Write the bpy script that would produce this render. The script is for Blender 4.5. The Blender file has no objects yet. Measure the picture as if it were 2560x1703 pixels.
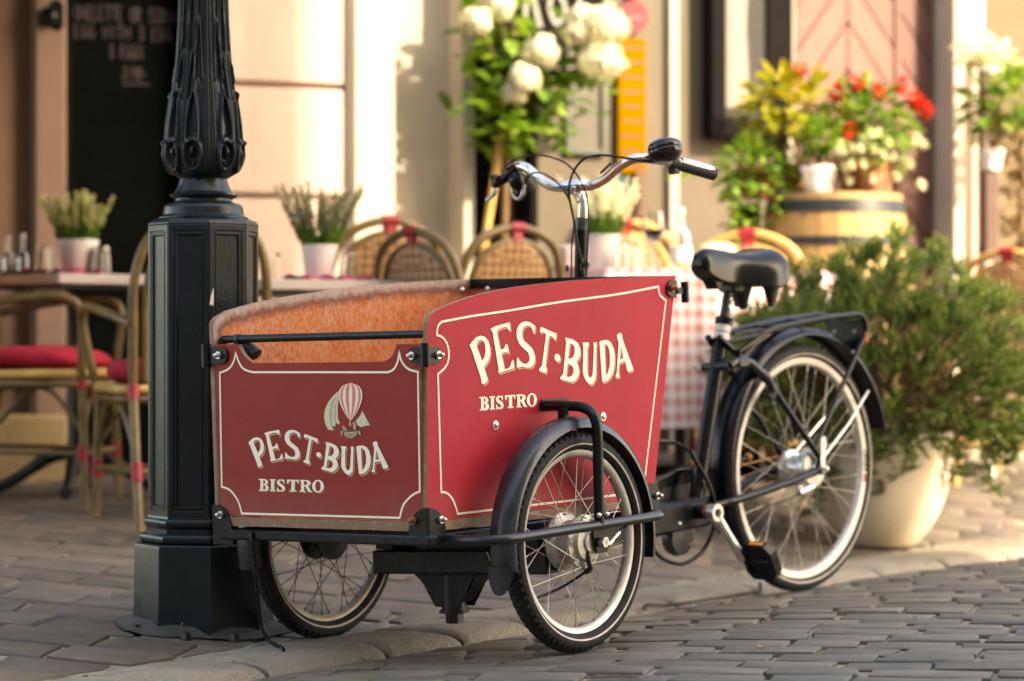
import bpy, random
from math import *
from mathutils import Vector as V, Matrix, noise
from mathutils.geometry import tessellate_polygon

random.seed(7)
S = bpy.context.scene
C = S.collection

# ------------------------------------------------------------------ camera
cam_data = bpy.data.cameras.new("camera")
cam = bpy.data.objects.new("camera", cam_data)
C.objects.link(cam)
S.camera = cam
cam.location = (0, 0, 0.693)
cam.rotation_euler = (radians(90), 0, 0)
cam_data.lens = 85
cam_data.sensor_width = 36
cam_data.clip_start = 0.05
cam_data.clip_end = 400
cam_data.dof.use_dof = True
cam_data.dof.focus_distance = 5.35
cam_data.dof.aperture_fstop = 2.3
cam_data.dof.aperture_blades = 0

# ------------------------------------------------------------------ light
SUN_EL = 35.0
SUN_AZ = (0.814, -0.581)            # horizontal direction towards the sun
W = bpy.data.worlds.new("World")
S.world = W
W.use_nodes = True
wt = W.node_tree
bg = wt.nodes["Background"]
sky = wt.nodes.new("ShaderNodeTexSky")
sky.sky_type = 'NISHITA'
sky.sun_disc = False
sky.sun_elevation = radians(SUN_EL)
sky.sun_rotation = atan2(SUN_AZ[0], SUN_AZ[1])
sky.air_density = 1.0
sky.dust_density = 2.5
sky.ozone_density = 1.0
wt.links.new(sky.outputs[0], bg.inputs[0])
bg.inputs[1].default_value = 0.15
sun_data = bpy.data.lights.new("sun", 'SUN')
sun_data.energy = 2.0
sun_data.angle = radians(0.55)
sun_data.color = (1.0, 0.95, 0.88)
sun = bpy.data.objects.new("sun", sun_data)
C.objects.link(sun)
_d = V((SUN_AZ[0] * cos(radians(SUN_EL)), SUN_AZ[1] * cos(radians(SUN_EL)), sin(radians(SUN_EL))))
sun.rotation_euler = _d.to_track_quat('Z', 'Y').to_euler()
sun.location = (4, -3, 6)

S.render.engine = 'CYCLES'
S.view_settings.view_transform = 'Standard'
S.view_settings.look = 'None'
S.view_settings.gamma = 1.0
S.view_settings.use_curve_mapping = False
S.view_settings.exposure = 2.65
S.view_settings.use_white_balance = True
S.view_settings.white_balance_temperature = 8800
S.view_settings.white_balance_tint = 10
S.cycles.use_denoising = True
S.cycles.max_bounces = 8
S.cycles.transmission_bounces = 8
S.cycles.transparent_max_bounces = 12
S.cycles.caustics_reflective = False
S.cycles.caustics_refractive = False
S.cycles.sample_clamp_indirect = 6

# ------------------------------------------------------------------ materials
def srgb(r, g, b):
    f = lambda c: ((c / 255) / 12.92 if c / 255 <= 0.04045 else ((c / 255 + 0.055) / 1.055) ** 2.4)
    return (f(r), f(g), f(b))

class NT:
    """small helper around one material's node tree"""
    def __init__(s, name):
        s.mat = bpy.data.materials.new(name)
        s.mat.use_nodes = True
        s.t = s.mat.node_tree
        s.p = s.t.nodes["Principled BSDF"]
        s.coord = None
    def n(s, typ, **kw):
        o = s.t.nodes.new(typ)
        for k, v in kw.items():
            if k in ('operation', 'blend_type', 'data_type', 'wave_type', 'bands_direction', 'feature', 'attribute_name', 'noise_dimensions', 'distance'):
                setattr(o, k, v)
            else:
                o.inputs[k].default_value = v
        return o
    def l(s, a, b): s.t.links.new(a, b)
    def obj(s):
        if not s.coord: s.coord = s.n("ShaderNodeTexCoord").outputs['Object']
        return s.coord
    def mapped(s, scale):
        m = s.n("ShaderNodeMapping"); m.inputs['Scale'].default_value = scale
        s.l(s.obj(), m.inputs['Vector']); return m.outputs[0]
    def noise(s, scale, detail=4, rough=.55, vec=None, dist=0):
        o = s.n("ShaderNodeTexNoise"); o.inputs['Scale'].default_value = scale
        o.inputs['Detail'].default_value = detail; o.inputs['Roughness'].default_value = rough
        o.inputs['Distortion'].default_value = dist
        s.l(vec if vec else s.obj(), o.inputs['Vector']); return o.outputs['Fac']
    def ramp(s, fac, stops):
        r = s.n("ShaderNodeValToRGB"); e = r.color_ramp.elements
        while len(e) < len(stops): e.new(.5)
        for q, (p, c) in zip(e, stops): q.position = p; q.color = (*c, 1) if len(c) == 3 else c
        s.l(fac, r.inputs[0]); return r.outputs[0]
    def mix(s, fac, a, b, bt='MIX'):
        m = s.n("ShaderNodeMix", data_type='RGBA', blend_type=bt)
        for i, v in ((0, fac), (6, a), (7, b)):
            if isinstance(v, (int, float)): m.inputs[i].default_value = v
            elif isinstance(v, tuple): m.inputs[i].default_value = (*v, 1)
            else: s.l(v, m.inputs[i])
        return m.outputs[2]
    def math(s, op, a, b=0.0, clamp=False):
        m = s.n("ShaderNodeMath", operation=op); m.use_clamp = clamp
        for i, v in ((0, a), (1, b)):
            if isinstance(v, (int, float)): m.inputs[i].default_value = v
            else: s.l(v, m.inputs[i])
        return m.outputs[0]
    def bump(s, h, strength=.3, dist=.002):
        b = s.n("ShaderNodeBump"); b.inputs['Strength'].default_value = strength; b.inputs['Distance'].default_value = dist
        s.l(h, b.inputs['Height']); s.l(b.outputs[0], s.p.inputs['Normal'])
    def set(s, col=None, rough=None, metal=None, **kw):
        for k, v in (('Base Color', col), ('Roughness', rough), ('Metallic', metal)):
            if v is None: continue
            if isinstance(v, (int, float)): s.p.inputs[k].default_value = v
            elif isinstance(v, tuple): s.p.inputs[k].default_value = (*v, 1)
            else: s.l(v, s.p.inputs[k])
        for k, v in kw.items(): s.p.inputs[k].default_value = v
        return s.mat

def simple(name, col, rough=.5, metal=0.0, var=.18, vs=30, bump=0.0, bs=200, bd=.001, rvar=.12, rand=0.0, **kw):
    t = NT(name)
    n = t.noise(vs, 5, .6)
    a = tuple(max(0, c * (1 - var)) for c in col); b = tuple(min(1, c * (1 + var)) for c in col)
    c = t.ramp(n, [(.3, a), (.7, b)])
    if rand:
        oi = t.n("ShaderNodeObjectInfo").outputs['Random']
        c = t.mix(1.0, c, t.ramp(oi, [(0, (1 - rand,) * 3), (1, (1 + rand * .6,) * 3)]), 'MULTIPLY')
    r = t.math('ADD', t.math('MULTIPLY', t.noise(vs * 2.3, 4), rvar * 2), rough - rvar)
    if bump: t.bump(t.noise(bs, 5, .6), bump, bd)
    return t.set(c, r, metal, **kw)

M = {}
M['gold'] = simple('cream_print', (.92, .79, .63), .5, var=.05)
M['tan'] = simple('tan_print', (.52, .31, .16), .5, var=.05)
M['white_print'] = simple('white_print', (.78, .72, .66), .5, var=.06, vs=300)
M['orange_print'] = simple('orange_print', (.74, .17, .06), .5, var=.08, vs=300)
M['sail_print'] = simple('sail_print', (.62, .55, .38), .5, var=.15, vs=200)
M['fold_print'] = simple('fold_print', (.44, .36, .22), .5, var=.15, vs=200)
M['hull_print'] = simple('hull_print', (.30, .24, .12), .5, var=.4, vs=150)
M['dark_print'] = simple('dark_print', (.09, .05, .05), .5, var=.3)
M['gilt_print'] = simple('gilt_print', (.48, .33, .10), .5, var=.4, vs=250)
M['pink_print'] = simple('pink_print', (.55, .25, .18), .5, var=.5, vs=250)

def red_panel(name, col):
    t = NT(name)
    c = t.ramp(t.noise(6, 6, .6), [(.3, tuple(x * .93 for x in col)), (.7, tuple(x * 1.06 for x in col))])
    sp = t.ramp(t.noise(130, 2, .5), [(.77, (0, 0, 0)), (.80, (1, 1, 1))])
    c = t.mix(t.math('MULTIPLY', sp, .25), c, (.5, .2, .15))
    sc = t.ramp(t.noise(1, 3, .5, t.mapped((3, 3, 60)), 2.0), [(.70, (0, 0, 0)), (.735, (.30, .30, .30))])
    c = t.mix(t.math('MULTIPLY', sc, t.ramp(t.noise(5, 4), [(.5, (0, 0, 0)), (.7, (.6, .6, .6))])), c, (.42, .16, .13))
    sz = t.n('ShaderNodeSeparateXYZ'); t.l(t.obj(), sz.inputs[0])
    low = t.ramp(t.math('ADD', sz.outputs[2], t.math('MULTIPLY', t.noise(9, 5), .10)), [(.36, (.38, .38, .38)), (.45, (0, 0, 0))])
    c = t.mix(t.math('MULTIPLY', low, t.noise(40, 5)), c, (.30, .21, .16))
    v = t.n("ShaderNodeTexVoronoi"); v.inputs['Scale'].default_value = 900
    t.l(t.obj(), v.inputs['Vector'])
    t.bump(t.math('ADD', v.outputs['Distance'], t.math('MULTIPLY', t.noise(12, 3), 3)), .05, .0006)
    return t.set(c, t.math('ADD', t.math('MULTIPLY', t.noise(18, 5), .2), .40), 0, **{'Specular IOR Level': .16})
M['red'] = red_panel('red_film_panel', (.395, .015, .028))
M['red_shaded'] = red_panel('red_film_shaded', (.285, .027, .019))  # same red as the side, darkened because the front gets less light

def plywood_edge(name, axis):
    t = NT(name)
    w = t.n("ShaderNodeTexWave", wave_type='BANDS', bands_direction=axis)
    w.inputs['Scale'].default_value = 85; w.inputs['Distortion'].default_value = .6
    t.l(t.obj(), w.inputs['Vector'])
    c = t.mix(t.math('MULTIPLY', w.outputs['Fac'], .7), (.30, .17, .095), (.11, .05, .03))
    c = t.mix(t.ramp(t.noise(40, 6), [(.50, (0, 0, 0)), (.78, (.6, .6, .6))]), c, (.42, .29, .20))
    t.bump(w.outputs['Fac'], .3, .001)
    return t.set(c, .75)
M['ply_x'] = plywood_edge('plywood_edge_upright', 'X')
M['ply_z'] = plywood_edge('plywood_edge_flat', 'Z')

def worn_inside(name):
    t = NT(name)
    a = t.n("ShaderNodeAttribute"); a.attribute_name = 'edge'
    base = t.ramp(t.noise(7, 3), [(.3, (.38, .075, .010)), (.5, (.52, .125, .007)), (.75, (.42, .095, .018))])
    # sun-bleached flecks, drawn out downwards
    fl = t.noise(1, 6, .72, t.mapped((120, 120, 75)))
    fl2 = t.noise(1, 3, .6, t.mapped((18, 18, 9)))
    k = t.math('ADD', fl, t.math('MULTIPLY', fl2, .30))
    c = t.mix(t.ramp(k, [(.57, (0, 0, 0)), (.74, (.85, .85, .85))]), base, (.52, .26, .155))
    rim = t.math('ADD', a.outputs['Fac'], t.math('MULTIPLY', t.math('SUBTRACT', t.noise(1, 7, .75, t.mapped((34, 34, 30))), .5), .62))
    dark = t.ramp(rim, [(.36, (0, 0, 0)), (.60, (.75, .75, .75)), (.8, (.9, .9, .9))])
    c = t.mix(dark, c, (.12, .028, .02))
    pale = t.ramp(rim, [(.66, (0, 0, 0)), (.86, (1, 1, 1))])
    c = t.mix(pale, c, t.ramp(t.noise(1, 5, .7, t.mapped((120, 120, 30))), [(.3, (.28, .19, .155)), (.7, (.46, .34, .28))]))
    t.bump(fl, .15, .0008)
    return t.set(c, .6, **{'Specular IOR Level': .3})
M['inside'] = worn_inside('worn_orange_plywood')
M['inside_plain'] = simple('orange_plywood', (.50, .135, .03), .5, var=.35, vs=25)

M['black'] = simple('black_enamel', (.005, .006, .008), .24, var=.3, vs=40, bump=.06, bs=90, rvar=.10, **{'Specular IOR Level': .24})
M['black_frame'] = simple('black_frame_paint', (.006, .008, .011), .28, var=.5, vs=18, bump=.10, bs=60, rvar=.14, **{'Specular IOR Level': .24})
def worn_black(name):
    t = NT(name)
    k = t.ramp(t.noise(23, 6, .65), [(.66, (0, 0, 0)), (.70, (1, 1, 1))])
    c = t.mix(k, (.008, .010, .013), (.16, .055, .03))
    t.bump(t.noise(70, 5), .1, .001)
    return t.set(c, t.math('ADD', t.math('MULTIPLY', t.noise(30, 5), .3), .22))
M['black_worn'] = worn_black('chipped_black_paint')
M['rubber'] = simple('tyre_rubber', (.016, .017, .018), .72, var=.35, vs=60, bump=.1, bs=300, **{'Specular IOR Level': .24})
M['rubber_soft'] = simple('grip_rubber', (.018, .018, .019), .6, var=.2, vs=60)
M['stripe'] = simple('reflective_stripe', (.50, .42, .33), .5, var=.3, vs=30)
M['rim'] = simple('dull_alloy_rim', (.56, .52, .47), .42, .35, var=.10, vs=40)
M['spoke_dark'] = simple('dark_spoke_wire', (.025, .022, .018), .5, .3)  # near-black wire for the far front wheel
M['hub'] = simple('dusty_hub_shell', (.50, .46, .40), .45, .45, var=.2, vs=50)
M['rim_dirty'] = simple('dirty_alloy_rim', (.40, .34, .27), .5, .3, var=.25, vs=40)
M['steel'] = simple('steel', (.60, .57, .53), .30, .9, var=.12, vs=60)
M['spoke'] = simple('spoke_wire', (.36, .32, .27), .40, .6, var=.2, vs=60)
M['chrome'] = simple('polished_alloy', (.80, .74, .70), .13, 1.0, var=.06, vs=20, rvar=.05)
M['alloy'] = simple('brushed_alloy', (.62, .60, .57), .33, .85, var=.10, vs=40)
M['fender'] = simple('dusty_mudguard', (.022, .026, .032), .27, var=.4, vs=14, bump=.05, bs=40, rvar=.16, **{'Specular IOR Level': .42})
M['saddle'] = simple('saddle_vinyl', (.004, .0045, .005), .19, var=.2, vs=40, bump=.07, bs=420, rvar=.05, **{'Specular IOR Level': .30})
M['reflector_red'] = simple('red_reflector', (.55, .03, .02), .2, var=.1)
M['amber'] = simple('amber_reflector', (.75, .27, .02), .25, var=.1)
M['sticker'] = simple('pale_sticker', (.66, .64, .60), .45, var=.1)
M['rust'] = simple('rusty_bolt', (.30, .13, .05), .6, .5, var=.4, vs=200)
M['green_collar'] = simple('green_collar', (.07, .10, .075), .35, .4, var=.2)
M['foam'] = simple('black_foam', (.012, .012, .013), .6, var=.2)

def lamp_paint(name, rusty=0.0, bump=.5, bs=60):
    t = NT(name)
    c = t.ramp(t.noise(5, 5), [(.3, (.003, .007, .009)), (.7, (.007, .014, .017))])
    k = t.ramp(t.noise(3.2, 6, .6, t.mapped((1.6, 1.6, .5))), [(.60, (0, 0, 0)), (.74, (1, 1, 1))])
    c = t.mix(t.math('MULTIPLY', k, rusty), c, (.11, .075, .028))
    chip = t.ramp(t.noise(55, 3, .5), [(.765, (0, 0, 0)), (.785, (1, 1, 1))])
    c = t.mix(t.math('MULTIPLY', chip, .8), c, (.40, .20, .14))
    h = t.math('ADD', t.noise(bs, 6, .6), t.math('MULTIPLY', t.noise(bs * .25, 3), .5))
    t.bump(h, bump, .004)
    return t.set(c, t.math('ADD', t.math('MULTIPLY', t.noise(24, 5), .24), .19), **{'Specular IOR Level': .32})
M['lamp'] = lamp_paint('dark_green_iron_paint', .15, .16, 110)
M['lamp_leaf'] = lamp_paint('dark_green_cast_leaves', 1.0, .22, 70)
M['lamp_base'] = lamp_paint('weathered_iron_plinth', .12, .12, 90)
M['paint_chip'] = simple('bare_primer', (.60, .55, .50), .7)

def stone(name, a, b, rough=.7, rand=.22, tint=.35):
    t = NT(name)
    oi = t.n("ShaderNodeObjectInfo").outputs['Random']
    va = t.n("ShaderNodeVectorMath", operation='ADD')
    t.l(t.obj(), va.inputs[0]); t.l(t.math('MULTIPLY', oi, 37.0), va.inputs[1])
    t.coord = va.outputs[0]                                          # every stone its own cut of the grain
    n = t.noise(1, 6, .62, t.mapped((13, 19, 13)), .6)
    c = t.ramp(n, [(.28, a), (.72, b)])
    c = t.mix(t.math('MULTIPLY', t.ramp(t.noise(3.1, 4), [(.4, (0, 0, 0)), (.7, (1, 1, 1))]), tint), c, (.24, .17, .125))
    c = t.mix(1.0, c, t.ramp(oi, [(0, (1 - rand,) * 3), (.5, (1.0, .97, .94)), (1, (1 + rand * .7, 1 + rand * .62, 1 + rand * .5))]), 'MULTIPLY')
    c = t.mix(t.ramp(t.noise(170, 3), [(.62, (0, 0, 0)), (.75, (.5, .5, .5))]), c, (.08, .07, .06))
    t.bump(t.math('ADD', t.noise(1, 7, .65, t.mapped((30, 45, 30))), t.math('MULTIPLY', t.noise(6, 3), 1.2)), .26, .003)
    return t.set(c, t.math('ADD', t.math('MULTIPLY', n, .3), rough - .18))
M['sett'] = stone('slate_grey_sett', (.058, .052, .041), (.145, .129, .101), .64, tint=.15)
M['flag'] = stone('grey_brown_paver', (.064, .054, .042), (.142, .120, .094), .68)
M['kerb'] = simple('pale_granite_kerb', (.46, .42, .355), .8, var=.14, vs=9, bump=.35, bs=120, bd=.003, rand=.08)
def granite(name):
    t = NT(name)
    c = t.ramp(t.noise(6, 5), [(.3, (.20, .165, .120)), (.7, (.33, .28, .21))])
    c = t.mix(t.ramp(t.noise(210, 2), [(.54, (0, 0, 0)), (.66, (.8, .8, .8))]), c, (.10, .08, .065))
    c = t.mix(t.ramp(t.noise(2.1, 5), [(.52, (0, 0, 0)), (.72, (.55, .55, .55))]), c, (.24, .20, .16))
    t.bump(t.math('ADD', t.noise(110, 5), t.math('MULTIPLY', t.noise(14, 5), 2.4)), .8, .006)
    return t.set(c, .82)
M['kerb'] = granite('pale_granite_kerb')
M['mortar'] = simple('sandy_mortar', (.25, .205, .15), .95, var=.35, vs=14, bump=.5, bs=180, bd=.004)

# ------------------------------------------------------------------ mesh building
class MB:
    def __init__(s, X=None):
        s.v = []; s.f = []; s.m = []; s.mi = 0; s.X = X; s.att = None
    def add(s, vs, fs):
        o = len(s.v)
        X = s.X
        s.v += [tuple(X @ V(p)) for p in vs] if X else [tuple(p) for p in vs]
        s.f += [tuple(i + o for i in f) for f in fs]
        s.m += [s.mi] * len(fs)
        return s
    def box(s, c, size, R=None, b=0.0):
        h = [x / 2 for x in size]
        b = min(b, min(h) * .9)
        vs, fs = [], []
        if b <= 0:
            for x in (-1, 1):
                for y in (-1, 1):
                    for z in (-1, 1): vs.append(V((x * h[0], y * h[1], z * h[2])))
            fs = [(0, 1, 3, 2), (4, 6, 7, 5), (0, 4, 5, 1), (2, 3, 7, 6), (0, 2, 6, 4), (1, 5, 7, 3)]
        else:
            idx = {}
            for x in (-1, 1):
                for y in (-1, 1):
                    for z in (-1, 1):
                        for a in range(3):
                            p = [x * (h[0] - b), y * (h[1] - b), z * (h[2] - b)]
                            p[a] = (x, y, z)[a] * h[a]
                            idx[(x, y, z, a)] = len(vs); vs.append(V(p))
            for a in range(3):
                u, w = [i for i in range(3) if i != a]
                for sg in (-1, 1):
                    q = []
                    for su, sw in ((-1, -1), (1, -1), (1, 1), (-1, 1)):
                        k = [0, 0, 0]; k[a] = sg; k[u] = su; k[w] = sw; q.append(idx[(*k, a)])
                    fs.append(tuple(q))
            for a in range(3):                                      # edges along axis a
                u, w = [i for i in range(3) if i != a]
                for su in (-1, 1):
                    for sw in (-1, 1):
                        k0 = [0, 0, 0]; k0[a] = -1; k0[u] = su; k0[w] = sw
                        k1 = list(k0); k1[a] = 1
                        fs.append((idx[(*k0, u)], idx[(*k1, u)], idx[(*k1, w)], idx[(*k0, w)]))
            for x in (-1, 1):
                for y in (-1, 1):
                    for z in (-1, 1): fs.append(tuple(idx[(x, y, z, a)] for a in range(3)))
        c = V(c)
        if R is not None: vs = [R @ p for p in vs]
        return s.add([p + c for p in vs], fs)
    def bar(s, p0, p1, w, h, up=(0, 0, 1), b=0.0):
        p0, p1 = V(p0), V(p1)
        y = (p1 - p0); L = y.length; y.normalize()
        x = y.cross(V(up)).normalized(); z = x.cross(y)
        return s.box((p0 + p1) / 2, (w, L, h), Matrix((x, y, z)).transposed(), b)
    def tube(s, pts, r, n=10, caps=True, closed=False):
        pts = [V(p) for p in pts]
        m = len(pts)
        rr = r if isinstance(r, (list, tuple)) else [r] * m
        tg = []
        for i in range(m):
            if closed: d = pts[(i + 1) % m] - pts[i - 1]
            else: d = pts[min(i + 1, m - 1)] - pts[max(i - 1, 0)]
            tg.append(d.normalized() if d.length > 1e-9 else V((0, 0, 1)))
        a = V((0, 0, 1)) if abs(tg[0].z) < .9 else V((1, 0, 0))
        nx = tg[0].cross(a).normalized()
        vs, fs = [], []
        for i in range(m):
            nx = nx - tg[i] * nx.dot(tg[i])
            nx.normalize()
            ny = tg[i].cross(nx)
            for j in range(n):
                t = 2 * pi * j / n
                vs.append(pts[i] + (nx * cos(t) + ny * sin(t)) * rr[i])
        for i in range(m if closed else m - 1):
            k = (i + 1) % m
            for j in range(n):
                fs.append((i * n + j, i * n + (j + 1) % n, k * n + (j + 1) % n, k * n + j))
        if caps and not closed:
            fs.append(tuple(range(n - 1, -1, -1))); fs.append(tuple(range((m - 1) * n, m * n)))
        return s.add(vs, fs)
    def lathe(s, prof, n=32, axis='z', c=(0, 0, 0), a0=0.0, a1=2 * pi, loop=False, mats=None):
        """prof: (radius, height) pairs; axis x: angle measured from +y to +z"""
        full = abs(a1 - a0 - 2 * pi) < 1e-6
        na = n if full else n + 1
        c = V(c); vs = []
        for i in range(na):
            t = a0 + (a1 - a0) * i / n
            for r, h in prof:
                if axis == 'z': p = V((r * cos(t), r * sin(t), h))
                else: p = V((h, r * cos(t), r * sin(t)))
                vs.append(p + c)
        k = len(prof); fs = []; ms = []
        for i in range(n):
            a = i * k; b = ((i + 1) % na) * k
            for j in range(k if loop else k - 1):
                j2 = (j + 1) % k
                fs.append((a + j, b + j, b + j2, a + j2)); ms.append(mats[j] if mats else s.mi)
        if not full and loop:
            fs.append(tuple(range(k))); fs.append(tuple((na - 1) * k + j for j in range(k - 1, -1, -1)))
            ms += [s.mi, s.mi]
        o = len(s.m)
        s.add(vs, fs); s.m[o:] = ms
        return s
    def prism(s, loops, f, h0, h1, caps=(True, True), mats=None):
        """extrude 2D loops (first outer, rest holes) from h0 to h1; f(u,v,h) -> point; mats = (cap0, cap1, side)"""
        if not isinstance(loops[0][0], (tuple, list)): loops = [loops]
        flat = [p for l in loops for p in l]
        tri = tessellate_polygon([[V((p[0], p[1], 0)) for p in l] for l in loops])
        n = len(flat)
        vs = [f(u, v, h0) for u, v in flat] + [f(u, v, h1) for u, v in flat]
        m0 = s.mi
        mm = mats or (m0, m0, m0)
        fs, ms = [], []
        for t in tri:
            a = [t[0], t[1], t[2]]
            if caps[0]: fs.append(tuple(a)); ms.append(mm[0])
            if caps[1]: fs.append(tuple(i + n for i in reversed(a))); ms.append(mm[1])
        if abs(h1 - h0) > 1e-9:
            o = 0
            for l in loops:
                k = len(l)
                for i in range(k):
                    a, b = o + i, o + (i + 1) % k
                    fs.append((a, b, b + n, a + n)); ms.append(mm[2])
                o += k
        q = len(s.m)
        s.add(vs, fs); s.m[q:] = ms
        return s
    def grid(s, nu, nv, f):
        vs = [f(i / nu, j / nv) for i in range(nu + 1) for j in range(nv + 1)]
        fs = [(i * (nv + 1) + j, (i + 1) * (nv + 1) + j, (i + 1) * (nv + 1) + j + 1, i * (nv + 1) + j + 1) for i in range(nu) for j in range(nv)]
        return s.add(vs, fs)
    def ball(s, c, r, nu=14, nv=9, R=None):
        r = (r,) * 3 if isinstance(r, (int, float)) else r
        vs = []
        for i in range(nv + 1):
            a = pi * i / nv
            for j in range(nu):
                t = 2 * pi * j / nu
                p = V((r[0] * sin(a) * cos(t), r[1] * sin(a) * sin(t), r[2] * cos(a)))
                vs.append((R @ p if R is not None else p) + V(c))
        fs = [(i * nu + j, (i + 1) * nu + j, (i + 1) * nu + (j + 1) % nu, i * nu + (j + 1) % nu) for i in range(nv) for j in range(nu)]
        return s.add(vs, fs)
    def bolt(s, c, d, r, h=None, n=10):
        """dome head at c facing along d"""
        d = V(d).normalized(); h = h or r * .8
        pts = [V(c) + d * (h * t) for t in (-.3, 0, .45, .8, 1)]
        return s.tube(pts, [r, r, r * .88, r * .55, r * .12], n)
    def mesh(s, name, mats, smooth=40):
        me = bpy.data.meshes.new(name)
        me.from_pydata(s.v, [], s.f)
        for m in (mats if isinstance(mats, (list, tuple)) else [mats]): me.materials.append(m)
        if len(me.materials) > 1: me.polygons.foreach_set('material_index', s.m)
        if smooth:
            me.polygons.foreach_set('use_smooth', [True] * len(me.polygons))
            if smooth < 180: me.set_sharp_from_angle(angle=radians(smooth))
        if s.att:
            a = me.attributes.new(s.att[0], 'FLOAT', 'POINT'); a.data.foreach_set('value', s.att[1])
        me.update()
        return me
    def build(s, name, mats, parent=None, smooth=40):
        return link(name, s.mesh(name, mats, smooth), parent)

def link(name, data, parent=None, mw=None):
    o = bpy.data.objects.new(name, data)
    C.objects.link(o)
    if parent: o.parent = parent
    if mw is not None: o.matrix_local = mw
    return o

def tag(o, label=None, cat=None, group=None, kind=None):
    if label: o['label'] = label
    if cat: o['category'] = cat
    if group: o['group'] = group
    if kind: o['kind'] = kind
    return o

def thing(name, label, cat, loc=(0, 0, 0), rz=0.0, group=None):
    o = link(name, None)
    o.location = loc; o.rotation_euler = (0, 0, rz)
    o.empty_display_size = .2
    return tag(o, label, cat, group)

def dup(o, loc, rz, label, parent=None):
    def rec(src, par):
        c = src.copy(); C.objects.link(c)
        if par: c.parent = par
        for ch in list(src.children): rec(ch, c)
        return c
    c = rec(o, parent)
    c.location = loc; c.rotation_euler = (0, 0, rz)
    if label: c['label'] = label
    return c

def spl(pts, k=6, closed=False):
    """Catmull-Rom through the points"""
    P = [V(p) for p in pts]; n = len(P); out = []
    for i in range(n if closed else n - 1):
        if closed: a, b, c, d = P[i - 1], P[i], P[(i + 1) % n], P[(i + 2) % n]
        else: a, b, c, d = P[max(i - 1, 0)], P[i], P[i + 1], P[min(i + 2, n - 1)]
        for j in range(k):
            t = j / k
            out.append(.5 * ((2 * b) + (c - a) * t + (2 * a - 5 * b + 4 * c - d) * t * t + (3 * b - a - 3 * c + d) * t ** 3))
    if not closed: out.append(P[-1])
    return out

def ribbon(mb, pts, w, f, closed=False):
    """flat line of width w along 2D pts, mapped by f(u,v)"""
    n = len(pts); L = []; R = []
    for i in range(n):
        p = V((*pts[i][:2], 0))
        a = V((*pts[i - 1][:2], 0)) if (i or closed) else None
        b = V((*pts[(i + 1) % n][:2], 0)) if (i < n - 1 or closed) else None
        d0 = (p - a).normalized() if a is not None and (p - a).length > 1e-7 else None
        d1 = (b - p).normalized() if b is not None and (b - p).length > 1e-7 else None
        d0 = d0 or d1; d1 = d1 or d0
        n0 = V((-d0.y, d0.x, 0)); n1 = V((-d1.y, d1.x, 0))
        m = n0 + n1
        m = n0 if m.length < .2 else m.normalized()
        q = w / 2 / max(.45, m.dot(n0))
        L.append(p + m * q); R.append(p - m * q)
    vs = [f(p.x, p.y) for p in L] + [f(p.x, p.y) for p in R]
    fs = [(i, (i + 1) % n, n + (i + 1) % n, n + i) for i in range(n if closed else n - 1)]
    mb.add(vs, fs)

def grow(loop, d):
    """offset a closed 2D loop outwards by d"""
    A = sum(loop[i][0] * loop[(i + 1) % len(loop)][1] - loop[(i + 1) % len(loop)][0] * loop[i][1] for i in range(len(loop)))
    sg = 1 if A > 0 else -1
    out = []; n = len(loop)
    for i in range(n):
        p = V((*loop[i], 0)); a = V((*loop[i - 1], 0)); b = V((*loop[(i + 1) % n], 0))
        d0 = (p - a); d1 = (b - p)
        if d0.length < 1e-7: d0 = d1
        if d1.length < 1e-7: d1 = d0
        n0 = V((d0.y, -d0.x, 0)).normalized(); n1 = V((d1.y, -d1.x, 0)).normalized()
        m = n0 + n1
        m = n0 if m.length < .3 else m.normalized()
        q = p + m * (sg * d / max(.5, m.dot(n0)))
        out.append((q.x, q.y))
    return out

def frame(o, phi, pitch=0, roll=0):
    return Matrix.Translation(o) @ Matrix.Rotation(-radians(phi), 4, 'Z') @ Matrix.Rotation(radians(pitch), 4, 'X') @ Matrix.Rotation(radians(roll), 4, 'Y')
# ------------------------------------------------------------------ setting: road, kerb, pavement
KA, KC, KS = (-.624, 5.058), cos(radians(37.4)), sin(radians(37.4))
def bow(t): t = min(max(t, -2.5), 7.0); return .05 - .0131 * (t - 1.95) ** 2 * (1 if abs(t - 1.95) < 3 else .6)
def to_nt(x, y):
    dx, dy = x - KA[0], y - KA[1]
    t = KS * dx + KC * dy
    return -KC * dx + KS * dy - bow(t), t
def to_xy(n, t):
    n = n + bow(t)
    return KA[0] - KC * n + KS * t, KA[1] + KS * n + KC * t
KW = .34
def gz_n(n):
    if n < -.6: return .007 + .022 * (-n - .6)
    if n < 0: return -.026 - .055 * n - .006 * max(0, 1 + n / .08)
    if n < KW:
        u = n / KW
        return -.034 + .024 * min(1, u / .38) ** .75 * (2 - min(1, u / .38) ** .75) - .014 * max(0, (u - .38) / .62) ** 1.5
    if n < 2.4: return -.024 + .080 * (n - KW)
    return -.024 + .080 * (2.4 - KW) + .012 * (n - 2.4)
def gz(x, y):
    n, t = to_nt(x, y)
    return gz_n(n) + ramp_up(n, t)
def ramp_up(n, t): return .040 * min(max(0, t - 2.5), 4) * min(1, max(0, (n - .42) / 1.0))   # the pavement climbs along the street

def bed(name, n0, n1, dn, t0, t1, dt, drop, m):
    mb = MB()
    nn = max(2, int((n1 - n0) / dn)); nt = max(2, int((t1 - t0) / dt))
    def f(u, v):
        n = n0 + (n1 - n0) * u; t = t0 + (t1 - t0) * v
        x, y = to_xy(n, t)
        return V((x, y, gz_n(n) + ramp_up(n, t) - drop - (.002 if n < 0 or n > KW else 0) + .004 * noise.noise(V((x * 3, y * 3, 1)))))
    mb.grid(nn, nt, f)
    o = mb.build(name, m, smooth=180)
    return tag(o, kind='structure')

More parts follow.
